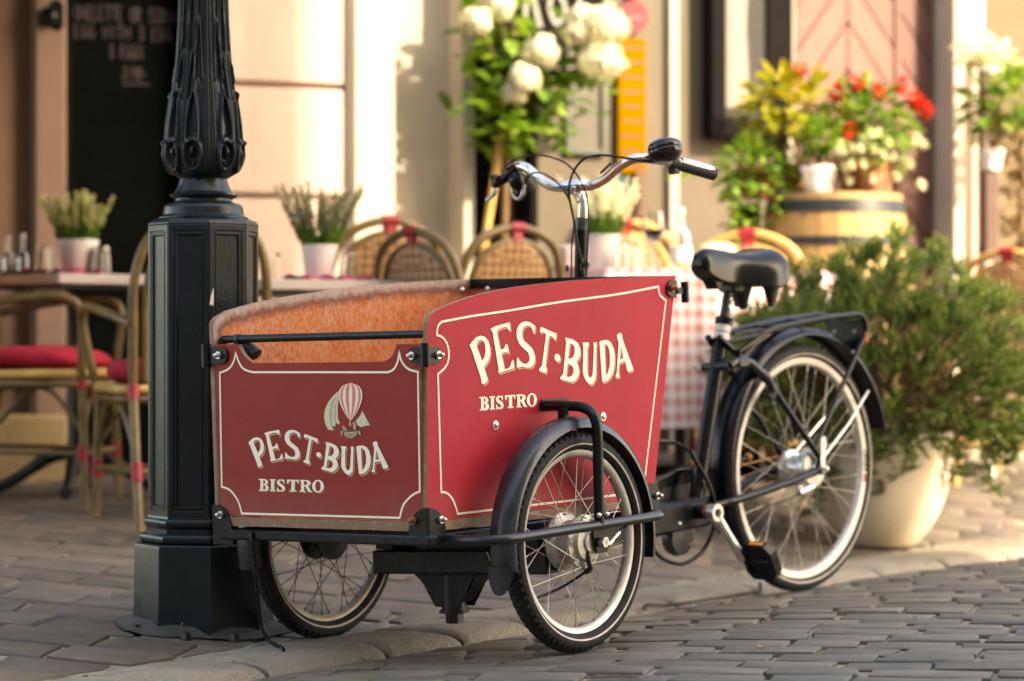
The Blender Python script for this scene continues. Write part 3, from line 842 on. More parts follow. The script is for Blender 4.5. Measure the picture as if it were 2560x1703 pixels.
TEXT_FRONT = {'P':[[(-0.2301,0.488),(-0.2254,0.4911),(-0.2145,0.4981),(-0.2038,0.5),(-0.1934,0.4981),(-0.1857,0.4924),(-0.1815,0.4839),(-0.1811,0.4744),(-0.1846,0.4659),(-0.1909,0.4602),(-0.1969,0.4564),(-0.1883,0.4388),(-0.189,0.4362),(-0.196,0.4324),(-0.2031,0.4331),(-0.2049,0.4412),(-0.2258,0.482)],[(-0.2141,0.488),(-0.2089,0.493),(-0.2014,0.4941),(-0.1957,0.4914),(-0.1926,0.4848),(-0.1926,0.4772),(-0.195,0.4706),(-0.2008,0.4645)]],'E':[[(-0.1798,0.5088),(-0.1665,0.5122),(-0.1323,0.5164),(-0.1314,0.5065),(-0.1341,0.5042),(-0.1404,0.5099),(-0.1509,0.5095),(-0.1614,0.5069),(-0.1642,0.5043),(-0.156,0.4782),(-0.1468,0.4801),(-0.1435,0.4858),(-0.1396,0.4858),(-0.1361,0.4754),(-0.138,0.473),(-0.1444,0.4749),(-0.1542,0.473),(-0.1467,0.45),(-0.1349,0.4523),(-0.128,0.4623),(-0.1254,0.4629),(-0.1232,0.451),(-0.1607,0.4456),(-0.1633,0.4471),(-0.1616,0.4509),(-0.1747,0.5037)]],'S':[[(-0.0686,0.5086),(-0.0704,0.5004),(-0.0749,0.4985),(-0.076,0.5036),(-0.0809,0.5086),(-0.0898,0.5105),(-0.0977,0.5086),(-0.1017,0.5036),(-0.102,0.497),(-0.0984,0.4895),(-0.0871,0.483),(-0.077,0.4765),(-0.0717,0.4681),(-0.0713,0.4597),(-0.0754,0.4531),(-0.0832,0.4499),(-0.0935,0.4502),(-0.1038,0.4521),(-0.1129,0.4511),(-0.1172,0.452),(-0.1162,0.4651),(-0.1136,0.4655),(-0.1074,0.4595),(-0.0985,0.4558),(-0.0907,0.4559),(-0.0854,0.4596),(-0.0852,0.4662),(-0.0888,0.4718),(-0.1002,0.4783),(-0.1102,0.4849),(-0.1158,0.4942),(-0.116,0.5027),(-0.1118,0.5102),(-0.1039,0.5148),(-0.0935,0.5163),(-0.082,0.5148)]],'T':[[(-0.0553,0.5067),(-0.0477,0.5054),(-0.0301,0.4998),(-0.0151,0.496),(-0.0166,0.4886),(-0.02,0.4868),(-0.0266,0.4923),(-0.0329,0.4933),(-0.0356,0.4905),(-0.0448,0.4505),(-0.0411,0.4468),(-0.0439,0.4397),(-0.0503,0.4411),(-0.0604,0.4439),(-0.061,0.4467),(-0.0537,0.4513),(-0.0418,0.4951),(-0.0442,0.4979),(-0.0518,0.4989),(-0.0557,0.4979),(-0.0576,0.5007)]],'B':[[(0.0069,0.4895),(0.0274,0.4858),(0.0397,0.4803),(0.0456,0.473),(0.0466,0.4647),(0.0425,0.4573),(0.0361,0.4527),(0.0404,0.4471),(0.0426,0.4389),(0.039,0.4306),(0.03,0.425),(0.0224,0.4231),(-0.0076,0.4293),(-0.0069,0.4321),(0.0003,0.4368),(0.0097,0.4821)],[(0.0191,0.4803),(0.0271,0.4788),(0.0314,0.4739),(0.0311,0.4655),(0.0264,0.46),(0.0188,0.4581),(0.0138,0.4585)],[(0.0122,0.4507),(0.0222,0.4485),(0.027,0.4443),(0.0275,0.4379),(0.0228,0.4332),(0.0152,0.4313),(0.0077,0.4326)]],'U':[[(0.0522,0.4803),(0.0695,0.4794),(0.0682,0.4758),(0.065,0.4712),(0.0641,0.4362),(0.0676,0.4289),(0.0737,0.4271),(0.0781,0.4327),(0.0829,0.4721),(0.0814,0.4785),(0.0906,0.4794),(0.089,0.4712),(0.087,0.4327),(0.0848,0.4245),(0.0771,0.4176),(0.0696,0.4175),(0.0611,0.4224),(0.054,0.4307),(0.0518,0.438),(0.0549,0.473)]],'D':[[(0.098,0.4795),(0.1067,0.4813),(0.119,0.4813),(0.1286,0.4777),(0.1357,0.4695),(0.1389,0.4586),(0.1383,0.444),(0.133,0.4321),(0.1228,0.4229),(0.1117,0.4192),(0.1038,0.4191),(0.1023,0.431)],[(0.1114,0.4758),(0.1187,0.474),(0.1238,0.4676),(0.1261,0.4567),(0.1248,0.443),(0.1196,0.4329),(0.115,0.4293),(0.1133,0.4302)]],'A':[[(0.1461,0.4877),(0.1536,0.4908),(0.1589,0.4895),(0.1605,0.4823),(0.189,0.4361),(0.1889,0.4338),(0.1767,0.4306),(0.1732,0.4333),(0.167,0.4478),(0.1506,0.445),(0.1488,0.4313),(0.1515,0.425),(0.1412,0.4236),(0.1401,0.4267),(0.1439,0.4313),(0.1506,0.4768),(0.1471,0.4822)],[(0.1565,0.4713),(0.163,0.4523),(0.1525,0.4504)]],'dot':[[(-0.0063,0.4608),(-0.0064,0.4585),(-0.0076,0.4566),(-0.0098,0.4553),(-0.0126,0.4549),(-0.0156,0.4553),(-0.0184,0.4566),(-0.0204,0.4585),(-0.0215,0.4608),(-0.0214,0.463),(-0.0202,0.465),(-0.018,0.4663),(-0.0152,0.4667),(-0.0122,0.4663),(-0.0094,0.465),(-0.0074,0.4631)]],'b':[[(-0.2018,0.4062),(-0.1812,0.406),(-0.1735,0.403),(-0.171,0.3993),(-0.1738,0.3951),(-0.1786,0.3932),(-0.1726,0.391),(-0.1696,0.3867),(-0.1722,0.3819),(-0.1783,0.379),(-0.2021,0.3793),(-0.202,0.3806),(-0.1967,0.382),(-0.1953,0.4034),(-0.2018,0.4047)],[(-0.1866,0.4035),(-0.1814,0.4026),(-0.1802,0.3992),(-0.1822,0.3954),(-0.1869,0.3944)],[(-0.187,0.3921),(-0.1818,0.3912),(-0.1799,0.3865),(-0.1827,0.3822),(-0.1875,0.3817)]],'i':[[(-0.1668,0.4056),(-0.1485,0.4057),(-0.1485,0.4038),(-0.1525,0.4025),(-0.1533,0.3821),(-0.1495,0.3807),(-0.1495,0.379),(-0.1671,0.3791),(-0.167,0.3806),(-0.163,0.382),(-0.1622,0.4028),(-0.1669,0.404)]],'s':[[(-0.1212,0.4054),(-0.1215,0.3966),(-0.1236,0.3966),(-0.1265,0.4016),(-0.1311,0.4035),(-0.1356,0.4027),(-0.1365,0.3993),(-0.1319,0.3959),(-0.123,0.3919),(-0.1193,0.3863),(-0.1221,0.381),(-0.13,0.3787),(-0.1378,0.3795),(-0.1443,0.3781),(-0.1447,0.3879),(-0.1427,0.3879),(-0.139,0.3823),(-0.1325,0.3809),(-0.1285,0.3828),(-0.1289,0.3862),(-0.1348,0.3899),(-0.1424,0.3936),(-0.1448,0.3988),(-0.1415,0.4039),(-0.1341,0.4059),(-0.1277,0.405)]],'t':[[(-0.1134,0.4055),(-0.0778,0.4051),(-0.0776,0.3971),(-0.0802,0.397),(-0.0826,0.4017),(-0.0889,0.4031),(-0.0905,0.382),(-0.0847,0.3807),(-0.0847,0.3792),(-0.1067,0.379),(-0.1066,0.3805),(-0.1009,0.3818),(-0.0993,0.403),(-0.1057,0.4024),(-0.1098,0.3967),(-0.1132,0.3967)]],'r':[[(-0.0742,0.4051),(-0.0517,0.405),(-0.0429,0.4025),(-0.0405,0.398),(-0.044,0.3937),(-0.0491,0.3923),(-0.0411,0.3816),(-0.0374,0.3802),(-0.038,0.3783),(-0.0489,0.3788),(-0.0579,0.3911),(-0.0612,0.3917),(-0.0616,0.381),(-0.0565,0.38),(-0.0566,0.3785),(-0.0758,0.379),(-0.0757,0.3805),(-0.071,0.3816),(-0.0697,0.4022),(-0.0743,0.4033)],[(-0.0607,0.4028),(-0.0543,0.4023),(-0.0512,0.3983),(-0.0547,0.3941),(-0.0611,0.3935)]],'o':[[(-0.0014,0.3918),(-0.0025,0.3874),(-0.0051,0.3835),(-0.0092,0.3803),(-0.0142,0.3782),(-0.0197,0.3775),(-0.0252,0.3781),(-0.03,0.38),(-0.0339,0.3831),(-0.0362,0.387),(-0.0369,0.3914),(-0.0359,0.3957),(-0.0332,0.3997),(-0.0291,0.4029),(-0.0241,0.4049),(-0.0186,0.4057),(-0.0131,0.405),(-0.0083,0.4031),(-0.0045,0.4),(-0.0021,0.3961)],[(-0.0108,0.3917),(-0.0118,0.3867),(-0.0143,0.3826),(-0.0177,0.3804),(-0.0215,0.3803),(-0.0247,0.3825),(-0.0269,0.3865),(-0.0275,0.3915),(-0.0265,0.3965),(-0.024,0.4005),(-0.0206,0.4028),(-0.0169,0.4028),(-0.0136,0.4006),(-0.0114,0.3966)]]}
TEXT_SIDE = {'P':[[(-0.2421,0.6925),(-0.2352,0.6976),(-0.2192,0.709),(-0.2037,0.7124),(-0.1887,0.7098),(-0.1777,0.7012),(-0.1718,0.6881),(-0.1715,0.6732),(-0.1768,0.6598),(-0.1861,0.6506),(-0.1948,0.6444),(-0.1829,0.6172),(-0.1839,0.6131),(-0.1942,0.6069),(-0.2044,0.6077),(-0.2068,0.6203),(-0.236,0.6833)],[(-0.2189,0.6932),(-0.2112,0.7012),(-0.2003,0.7032),(-0.1922,0.6993),(-0.1879,0.689),(-0.1881,0.6771),(-0.1917,0.6667),(-0.2003,0.6569)]],'E':[[(-0.1687,0.7272),(-0.1493,0.733),(-0.0997,0.741),(-0.0987,0.7255),(-0.1027,0.7218),(-0.1116,0.7305),(-0.1268,0.7294),(-0.1421,0.7249),(-0.1462,0.7208),(-0.1351,0.6802),(-0.1217,0.6836),(-0.1168,0.6926),(-0.1111,0.6928),(-0.1063,0.6767),(-0.1091,0.6728),(-0.1183,0.6755),(-0.1326,0.6722),(-0.1223,0.6364),(-0.1052,0.6405),(-0.0949,0.6565),(-0.0912,0.6575),(-0.0883,0.639),(-0.1427,0.629),(-0.1465,0.6312),(-0.1439,0.6372),(-0.1614,0.7194)]],'S':[[(-0.0077,0.7314),(-0.0105,0.7185),(-0.0171,0.7153),(-0.0186,0.7233),(-0.0255,0.7309),(-0.0384,0.7335),(-0.0498,0.7302),(-0.0558,0.7222),(-0.0564,0.7119),(-0.0514,0.7003),(-0.0352,0.6906),(-0.0207,0.6808),(-0.0133,0.6679),(-0.0129,0.6547),(-0.019,0.6442),(-0.0304,0.6389),(-0.0453,0.639),(-0.0602,0.6415),(-0.0734,0.6396),(-0.0796,0.6408),(-0.0778,0.6613),(-0.074,0.6621),(-0.0652,0.6529),(-0.0524,0.6475),(-0.0411,0.648),(-0.0334,0.654),(-0.0329,0.6643),(-0.0379,0.673),(-0.0543,0.6827),(-0.0686,0.6926),(-0.0764,0.7069),(-0.0765,0.7202),(-0.0702,0.7321),(-0.0587,0.7397),(-0.0436,0.7424),(-0.027,0.7406)]],'T':[[(0.0115,0.729),(0.0225,0.7273),(0.0478,0.7192),(0.0694,0.7139),(0.067,0.7022),(0.0621,0.6993),(0.0526,0.7076),(0.0436,0.7089),(0.0396,0.7044),(0.0252,0.6414),(0.0304,0.6358),(0.0262,0.6246),(0.017,0.6265),(0.0024,0.6304),(0.0016,0.6348),(0.0123,0.6423),(0.0307,0.7114),(0.0273,0.7157),(0.0163,0.7169),(0.0107,0.7152),(0.008,0.7195)]],'B':[[(0.1011,0.7046),(0.1306,0.6997),(0.1483,0.6916),(0.1566,0.6804),(0.1579,0.6674),(0.1517,0.6557),(0.1423,0.6482),(0.1484,0.6396),(0.1514,0.6269),(0.146,0.6137),(0.1328,0.6046),(0.1217,0.6013),(0.0785,0.6098),(0.0795,0.6142),(0.0901,0.6218),(0.1049,0.6931)],[(0.1185,0.6907),(0.13,0.6887),(0.1361,0.6812),(0.1355,0.668),(0.1285,0.6592),(0.1174,0.6559),(0.1102,0.6564)],[(0.1077,0.6441),(0.1221,0.6411),(0.1289,0.6347),(0.1295,0.6247),(0.1226,0.6171),(0.1115,0.6138),(0.1007,0.6156)]],'U':[[(0.1664,0.6921),(0.1914,0.6914),(0.1894,0.6857),(0.1847,0.6784),(0.1824,0.6235),(0.1873,0.6122),(0.1961,0.6097),(0.2026,0.6186),(0.2106,0.6805),(0.2086,0.6905),(0.222,0.6923),(0.2194,0.6793),(0.2155,0.619),(0.2121,0.6061),(0.2008,0.5949),(0.1899,0.5945),(0.1777,0.6018),(0.1677,0.6145),(0.1647,0.6258),(0.1701,0.6808)]],'D':[[(0.2327,0.6927),(0.2453,0.6959),(0.2631,0.6964),(0.2769,0.6912),(0.287,0.6786),(0.2913,0.6617),(0.2901,0.6388),(0.2821,0.6199),(0.2671,0.6051),(0.2509,0.5989),(0.2394,0.5984),(0.2376,0.6169)],[(0.252,0.6875),(0.2625,0.685),(0.2697,0.6751),(0.2727,0.6582),(0.2705,0.6367),(0.2627,0.6206),(0.2559,0.6148),(0.2535,0.6161)]],'A':[[(0.3025,0.7075),(0.3135,0.7127),(0.3211,0.7109),(0.3232,0.6997),(0.3632,0.6285),(0.363,0.6249),(0.3453,0.6194),(0.3403,0.6235),(0.3317,0.6459),(0.3079,0.6409),(0.3049,0.6193),(0.3087,0.6096),(0.2937,0.607),(0.2922,0.6118),(0.2978,0.6191),(0.3087,0.6906),(0.3038,0.699)],[(0.3171,0.6823),(0.326,0.6528),(0.3108,0.6494)]],'dot':[[(0.0812,0.6591),(0.081,0.6555),(0.0792,0.6525),(0.076,0.6504),(0.0719,0.6496),(0.0676,0.6501),(0.0636,0.6521),(0.0607,0.655),(0.0592,0.6585),(0.0594,0.662),(0.0612,0.6651),(0.0644,0.6673),(0.0685,0.668),(0.0728,0.6675),(0.0768,0.6656),(0.0797,0.6627)]],'b':[[(-0.2147,0.5786),(-0.1937,0.5788),(-0.1858,0.5757),(-0.1831,0.5718),(-0.1858,0.5672),(-0.1907,0.5651),(-0.1845,0.5629),(-0.1813,0.5583),(-0.1838,0.5531),(-0.1899,0.5499),(-0.2141,0.5498),(-0.2141,0.5512),(-0.2087,0.5528),(-0.208,0.5757),(-0.2146,0.577)],[(-0.1991,0.576),(-0.1938,0.5751),(-0.1925,0.5715),(-0.1944,0.5674),(-0.1991,0.5663)],[(-0.1992,0.5638),(-0.1939,0.5629),(-0.1918,0.5579),(-0.1945,0.5533),(-0.1994,0.5527)]],'i':[[(-0.179,0.5786),(-0.1604,0.579),(-0.1604,0.577),(-0.1644,0.5755),(-0.1646,0.5537),(-0.1607,0.5523),(-0.1606,0.5504),(-0.1785,0.5502),(-0.1785,0.5518),(-0.1745,0.5534),(-0.1743,0.5757),(-0.1791,0.5769)]],'s':[[(-0.1327,0.5792),(-0.1327,0.5698),(-0.1348,0.5697),(-0.1379,0.575),(-0.1427,0.577),(-0.1472,0.576),(-0.148,0.5724),(-0.1432,0.5688),(-0.1341,0.5647),(-0.1301,0.5588),(-0.1328,0.5531),(-0.1408,0.5505),(-0.1487,0.5512),(-0.1553,0.5496),(-0.156,0.56),(-0.154,0.5601),(-0.1501,0.5542),(-0.1434,0.5528),(-0.1394,0.5549),(-0.1399,0.5585),(-0.146,0.5624),(-0.1539,0.5662),(-0.1565,0.5717),(-0.1533,0.5772),(-0.1458,0.5795),(-0.1393,0.5786)]],'t':[[(-0.1247,0.5794),(-0.0885,0.5796),(-0.088,0.571),(-0.0907,0.5709),(-0.0933,0.5759),(-0.0997,0.5773),(-0.1007,0.5547),(-0.0948,0.5534),(-0.0947,0.5518),(-0.1171,0.5512),(-0.117,0.5528),(-0.1113,0.5543),(-0.1103,0.577),(-0.1168,0.5762),(-0.1208,0.5701),(-0.1242,0.57)]],'r':[[(-0.0848,0.5797),(-0.0619,0.5799),(-0.0529,0.5774),(-0.0503,0.5727),(-0.0538,0.568),(-0.0589,0.5664),(-0.0504,0.5551),(-0.0466,0.5537),(-0.0472,0.5516),(-0.0583,0.552),(-0.0678,0.565),(-0.0712,0.5656),(-0.0713,0.5541),(-0.0661,0.5531),(-0.0661,0.5515),(-0.0857,0.5517),(-0.0856,0.5533),(-0.0809,0.5546),(-0.0802,0.5766),(-0.0849,0.5777)],[(-0.071,0.5774),(-0.0645,0.577),(-0.0612,0.5728),(-0.0647,0.5682),(-0.0712,0.5675)]],'o':[[(-0.0104,0.5667),(-0.0114,0.562),(-0.0139,0.5578),(-0.018,0.5543),(-0.023,0.5519),(-0.0286,0.5511),(-0.0342,0.5516),(-0.0391,0.5536),(-0.0432,0.5568),(-0.0456,0.561),(-0.0465,0.5657),(-0.0456,0.5703),(-0.043,0.5746),(-0.0389,0.5781),(-0.0339,0.5803),(-0.0283,0.5813),(-0.0227,0.5806),(-0.0177,0.5787),(-0.0138,0.5754),(-0.0112,0.5713)],[(-0.0199,0.5664),(-0.0208,0.5611),(-0.0232,0.5566),(-0.0266,0.5542),(-0.0305,0.554),(-0.0338,0.5563),(-0.0362,0.5606),(-0.0369,0.5659),(-0.0361,0.5713),(-0.0336,0.5756),(-0.0302,0.5781),(-0.0265,0.5782),(-0.0231,0.5759),(-0.0207,0.5717)]]}
EMBLEM = {'sail':[[(0.0545,0.6027),(0.0366,0.5928),(0.0184,0.5764),(0.0077,0.5598),(0.0045,0.5432),(0.0077,0.5284),(0.016,0.5163),(0.0335,0.5141),(0.0264,0.5237),(0.0363,0.5227),(0.0392,0.531),(0.0515,0.5273),(0.0459,0.5429),(0.0454,0.5614),(0.05,0.5834)],[(0.1182,0.5571),(0.1286,0.5406),(0.1391,0.5259),(0.128,0.5242),(0.1132,0.5215),(0.1035,0.5252),(0.0977,0.5344),(0.1117,0.5462)]],'fold':[[(0.0441,0.5936),(0.0271,0.5744),(0.0199,0.5505),(0.0239,0.5246),(0.0288,0.5227),(0.0285,0.5467),(0.0333,0.5725)],[(0.0476,0.5871),(0.0367,0.5651),(0.0346,0.543),(0.0378,0.5282),(0.0412,0.531),(0.0398,0.5467),(0.0419,0.5688)]],'envelope':[[(0.0869,0.6187),(0.062,0.6121),(0.0544,0.6051),(0.0509,0.5981),(0.0498,0.5911),(0.0504,0.584),(0.0524,0.5769),(0.0555,0.5699),(0.0594,0.5628),(0.0641,0.5557),(0.0693,0.5486),(0.0754,0.5415),(0.0836,0.5344),(0.0923,0.5414),(0.0989,0.5484),(0.1047,0.5554),(0.1098,0.5623),(0.1142,0.5693),(0.1178,0.5763),(0.1203,0.5832),(0.1215,0.5902),(0.1209,0.5972),(0.118,0.6043),(0.1111,0.6114)]],'stripe':[[(0.0869,0.6187),(0.062,0.6121),(0.0544,0.6051),(0.0509,0.5981),(0.0498,0.5911),(0.0504,0.584),(0.0524,0.5769),(0.0555,0.5699),(0.0594,0.5628),(0.0641,0.5557),(0.0693,0.5486),(0.0754,0.5415),(0.0836,0.5344),(0.0757,0.5415),(0.0699,0.5486),(0.0649,0.5557),(0.0604,0.5628),(0.0567,0.5698),(0.0538,0.5769),(0.0518,0.584),(0.0512,0.5911),(0.0523,0.5981),(0.0557,0.6051),(0.063,0.6121)],[(0.0869,0.6187),(0.0659,0.612),(0.0595,0.6051),(0.0565,0.5981),(0.0555,0.591),(0.056,0.584),(0.0576,0.5769),(0.0602,0.5698),(0.0634,0.5627),(0.0673,0.5557),(0.0717,0.5486),(0.0767,0.5415),(0.0836,0.5344),(0.0783,0.5415),(0.0745,0.5486),(0.0711,0.5556),(0.0681,0.5627),(0.0657,0.5698),(0.0638,0.5768),(0.0626,0.5839),(0.0622,0.5909),(0.063,0.598),(0.0655,0.605),(0.0705,0.612)],[(0.0869,0.6187),(0.0764,0.6119),(0.0731,0.6049),(0.0715,0.5979),(0.0709,0.5908),(0.071,0.5838),(0.0716,0.5767),(0.0727,0.5697),(0.0742,0.5626),(0.076,0.5556),(0.078,0.5485),(0.0803,0.5415),(0.0836,0.5344),(0.0827,0.5415),(0.082,0.5485),(0.0815,0.5555),(0.0811,0.5626),(0.0808,0.5696),(0.0806,0.5766),(0.0805,0.5837),(0.0807,0.5907),(0.0811,0.5977),(0.0818,0.6048),(0.0831,0.6118)],[(0.0869,0.6187),(0.0901,0.6117),(0.0908,0.6046),(0.091,0.5976),(0.0909,0.5906),(0.0905,0.5836),(0.0899,0.5766),(0.0891,0.5695),(0.0883,0.5625),(0.0873,0.5555),(0.0862,0.5485),(0.0851,0.5415),(0.0836,0.5344),(0.0874,0.5414),(0.0903,0.5485),(0.0928,0.5555),(0.0951,0.5625),(0.0971,0.5695),(0.0988,0.5765),(0.1,0.5835),(0.1006,0.5905),(0.1006,0.5975),(0.0995,0.6045),(0.0968,0.6116)],[(0.0869,0.6187),(0.1026,0.6115),(0.1071,0.6044),(0.1089,0.5974),(0.1092,0.5904),(0.1083,0.5834),(0.1066,0.5764),(0.1041,0.5694),(0.1011,0.5624),(0.0977,0.5554),(0.0938,0.5484),(0.0894,0.5414),(0.0836,0.5344),(0.091,0.5414),(0.0965,0.5484),(0.1015,0.5554),(0.1058,0.5624),(0.1096,0.5693),(0.1126,0.5763),(0.1148,0.5833),(0.1158,0.5903),(0.1154,0.5973),(0.1129,0.6043),(0.1072,0.6114)],[(0.0869,0.6187),(0.1101,0.6114),(0.1167,0.6043),(0.1195,0.5972),(0.12,0.5902),(0.1189,0.5832),(0.1165,0.5763),(0.113,0.5693),(0.1088,0.5623),(0.1038,0.5554),(0.0983,0.5484),(0.092,0.5414),(0.0836,0.5344),(0.0923,0.5414),(0.0989,0.5484),(0.1047,0.5554),(0.1098,0.5623),(0.1142,0.5693),(0.1178,0.5763),(0.1203,0.5832),(0.1215,0.5902),(0.1209,0.5972),(0.118,0.6043),(0.1111,0.6114)]],'hull':[[(0.0548,0.5149),(0.0604,0.5125),(0.0832,0.5108),(0.1055,0.5129),(0.1109,0.5147),(0.1042,0.5111),(0.0996,0.5023),(0.0876,0.4974),(0.0752,0.4974),(0.0655,0.502),(0.0621,0.5107)]],'spar':[[(0.0309,0.5242),(0.0565,0.5156),(0.0555,0.514),(0.0301,0.5227)],[(0.108,0.5158),(0.1414,0.5232),(0.1416,0.5214),(0.1085,0.514)],[(0.0535,0.5153),(0.0832,0.5124),(0.111,0.5151),(0.1104,0.5133),(0.0831,0.5104),(0.0547,0.5131)],[(0.0817,0.5244),(0.0837,0.5244),(0.0832,0.5124),(0.0812,0.5124)]],'gilt':[[(0.0804,0.5345),(0.0853,0.5344),(0.0867,0.5262),(0.0831,0.5229),(0.0788,0.5258)],[(0.0534,0.5125),(0.0589,0.5134),(0.0593,0.5033),(0.0543,0.5042)],[(0.1067,0.5133),(0.1116,0.5124),(0.113,0.5041),(0.1056,0.5051)],[(0.0708,0.5106),(0.0955,0.5106),(0.0904,0.5069),(0.0756,0.507)]],'crew':[[(0.0593,0.5226),(0.0639,0.5259),(0.0663,0.5226),(0.0747,0.5152),(0.0709,0.5134),(0.0605,0.5153)],[(0.0889,0.5317),(0.0969,0.5335),(0.1005,0.5243),(0.0994,0.5151),(0.092,0.5155),(0.0916,0.5243)]]}
# ------------------------------------------------------------------ the cargo trike
FT = frame((-.1547, 5.6235, -.0135), 38.5, .8, -1.5)               # box and front axle: x towards the street, y rearwards
FR = frame((.8196, 6.88, -.02), 42.7)                              # rear frame, steered a few degrees off
ROOTM = Matrix.Translation((-.1547, 5.6235, -.0135)) @ Matrix.Rotation(-radians(38.5), 4, 'Z')
XF = ROOTM.inverted() @ FT
XR = ROOTM.inverted() @ FR
trike = thing('cargo_trike', 'black three wheeled cargo bicycle with a dark red wooden box lettered for a bistro', 'cargo bike', ROOTM.translation, -radians(38.5))
def F(): return MB(XF)
def R(): return MB(XR)
XS, XL, YF = .2975, -.333, -.395                                    # outer face of the street side, inner face of the far side, front face

# --- box panels
side_outline = [(-.394, .3195), (-.3965, .3468), (-.3839, .6935), (-.3776, .7428), (-.3663, .7599), (-.3483, .7686), (-.291, .7845), (-.2298, .798), (-.155, .8099), (-.0659, .82), (.0255, .8276), (.1603, .8364), (.3001, .8422), (.4455, .8466), (.5546, .8495), (.4330, .3195)]
mb = F(); mb.prism(side_outline, lambda u, v, h: V((h, u, v)), XS, XS - .012, mats=(0, 1, 2))
side_panel = mb.build('side_panel', [M['red'], M['inside_plain'], M['ply_x']], trike, 25)

left_top = [(-.3953, .7566), (-.392, .765), (-.3822, .774), (-.3446, .7892), (-.2498, .808), (-.1331, .8237), (.0145, .8386), (.1538, .8507), (.2981, .8585), (.4653, .865), (.5363, .8676)]
def left_z(y):
    for (a, za), (b, zb) in zip(left_top, left_top[1:]):
        if y <= b: return za + (zb - za) * max(0, (y - a) / (b - a))
    return left_top[-1][1]
mb = F(); att = []
NU, NVv = 60, 34
def f(u, v):
    y = -.3953 + (.5363 + .3953) * (u ** 1.15)
    zt = left_z(y); z = .312 + (zt - .312) * (v ** .7)
    y2 = y + (0 if v > .99 else 0) - max(0, .80 - z) * .235 * max(0, (y - .30) / .24)
    d = min(zt - z, (y + .3953) * 1.2)
    att.append(max(0, 1 - d / .070))
    return V((XL, y2, z))
mb.grid(NU, NVv, f)
mb.att = ('edge', att)
left_inside = mb.build('far_side_panel', M['inside'], trike, 180)
lo = [(-.392, .309)] + left_top + [(.4310, .311)]
mb = F(); mb.prism(lo, lambda u, v, h: V((h, u, v)), XL - .001, XL - .013, mats=(0, 1, 2))
mb.build('outer_skin', [M['ply_x'], M['red'], M['ply_x']], left_inside, 25)

arc = lambda pts, k=5: [(p.x, p.y) for p in spl([(a, b, 0) for a, b in pts], k)]
front_outline = [(-.326, .3215), (.2845, .3215), (.2862, .6971), (.2218, .6988)] + arc([(.2218, .6988), (.2146, .6826), (.2004, .6685), (.1782, .6616)])[1:] + arc([(-.2074, .6669), (-.2311, .6797), (-.2451, .6939), (-.2542, .7097)]) + [(-.3285, .7122)]
mb = F(); mb.prism(front_outline, lambda u, v, h: V((u, h, v)), YF, YF + .012, mats=(0, 1, 2))
front_panel = mb.build('front_panel', [M['red_shaded'], M['inside_plain'], M['ply_z']], trike, 25)
mb = F(); mb.prism([(-.325, .2985), (.284, .2985), (.284, .3210), (.262, .3210), (.255, .3185), (.1, .3190), (-.1, .3185), (-.285, .3190), (-.292, .3210), (-.325, .3210)], lambda u, v, h: V((u, h, v)), YF - .003, YF + .012)
mb.build('lower_edge_strip', M['ply_z'], front_panel)
mb = F(); mb.box((-.02, .03, .304), (.60, .80, .012)); mb.build('floor_board', M['inside_plain'], trike)
mb = F(); mb.box((.2925, .02, .3085), (.015, .82, .0205)); mb.build('sill_strip', M['ply_z'], trike)
mb = F(); mb.prism([(.420, .311), (.431, .311), (.548, .848), (.537, .848)], lambda u, v, h: V((h, u, v)), XL + .001, XS - .013)
back_panel = mb.build('back_panel', M['inside_plain'], trike)
mb = F(); mb.prism([(.530, .842), (.556, .842), (.556, .866), (.530, .866)], lambda u, v, h: V((h, u, v + (.001 if h < 0 else -.0165))), XL + .002, XS - .014)
mb.build('top_trim', M['black'], back_panel)

# --- printed lines and lettering
LINE_F = [[(-.3193, .3872), (-.315, .6469)], [(-.315, .6469), (-.2869, .6551), (-.271, .67), (-.2623, .6902)], [(-.2623, .6902), (-.2528, .6696), (-.2382, .6542), (-.2113, .6464)], [(-.2113, .6464), (.1965, .639)],
 [(.1965, .639), (.2132, .6457), (.2247, .6619), (.2298, .6814)], [(.2298, .6814), (.2356, .6616), (.2539, .6449), (.2806, .6383)], [(.2806, .6383), (.2762, .3838)], [(.2762, .3838), (.2544, .3754), (.2292, .3546), (.2173, .3265)], [(.2173, .3265), (-.2574, .3272)], [(-.2574, .3272), (-.2684, .3552), (-.2919, .3788), (-.3193, .3872)]]
LINE_S = [[(.4777, .8219), (.2981, .8024), (.09, .7859), (-.1067, .7664), (-.2317, .7553), (-.3333, .7438)], [(-.3333, .7438), (-.3435, .7371), (-.3484, .7272), (-.3504, .7152)], [(-.3504, .7152), (-.3358, .7121), (-.3209, .7013), (-.3138, .6869), (-.3122, .6726), (-.3174, .6556), (-.3301, .6431), (-.3504, .6322)], [(-.3504, .6322), (-.3509, .38)],
 [(-.3509, .38), (-.3333, .377), (-.316, .3643), (-.3048, .3463), (-.2984, .3297)], [(-.2984, .3297), (.36, .3335)], [(.36, .3335), (.366, .348), (.379, .362), (.399, .3667)], [(.399, .3667), (.5082, .7883)], [(.5082, .7883), (.4914, .7969), (.4821, .8047), (.4777, .8219)]]
fmap = lambda d: (lambda u, v: V((u, YF - d, v)))
smap = lambda d: (lambda u, v: V((XS + d, u, v)))
def lines(segs, f, name, parent):
    P = []
    for sg in segs:
        q = arc(sg) if len(sg) > 2 else sg
        P += q[:-1]
    mb = F(); ribbon(mb, P, .0046, f, closed=True)
    return mb.build(name, M['gold'], parent, 0)
lines(LINE_F, fmap(.0008), 'pinstripe', front_panel)
lines(LINE_S, smap(.0008), 'pinstripe', side_panel)
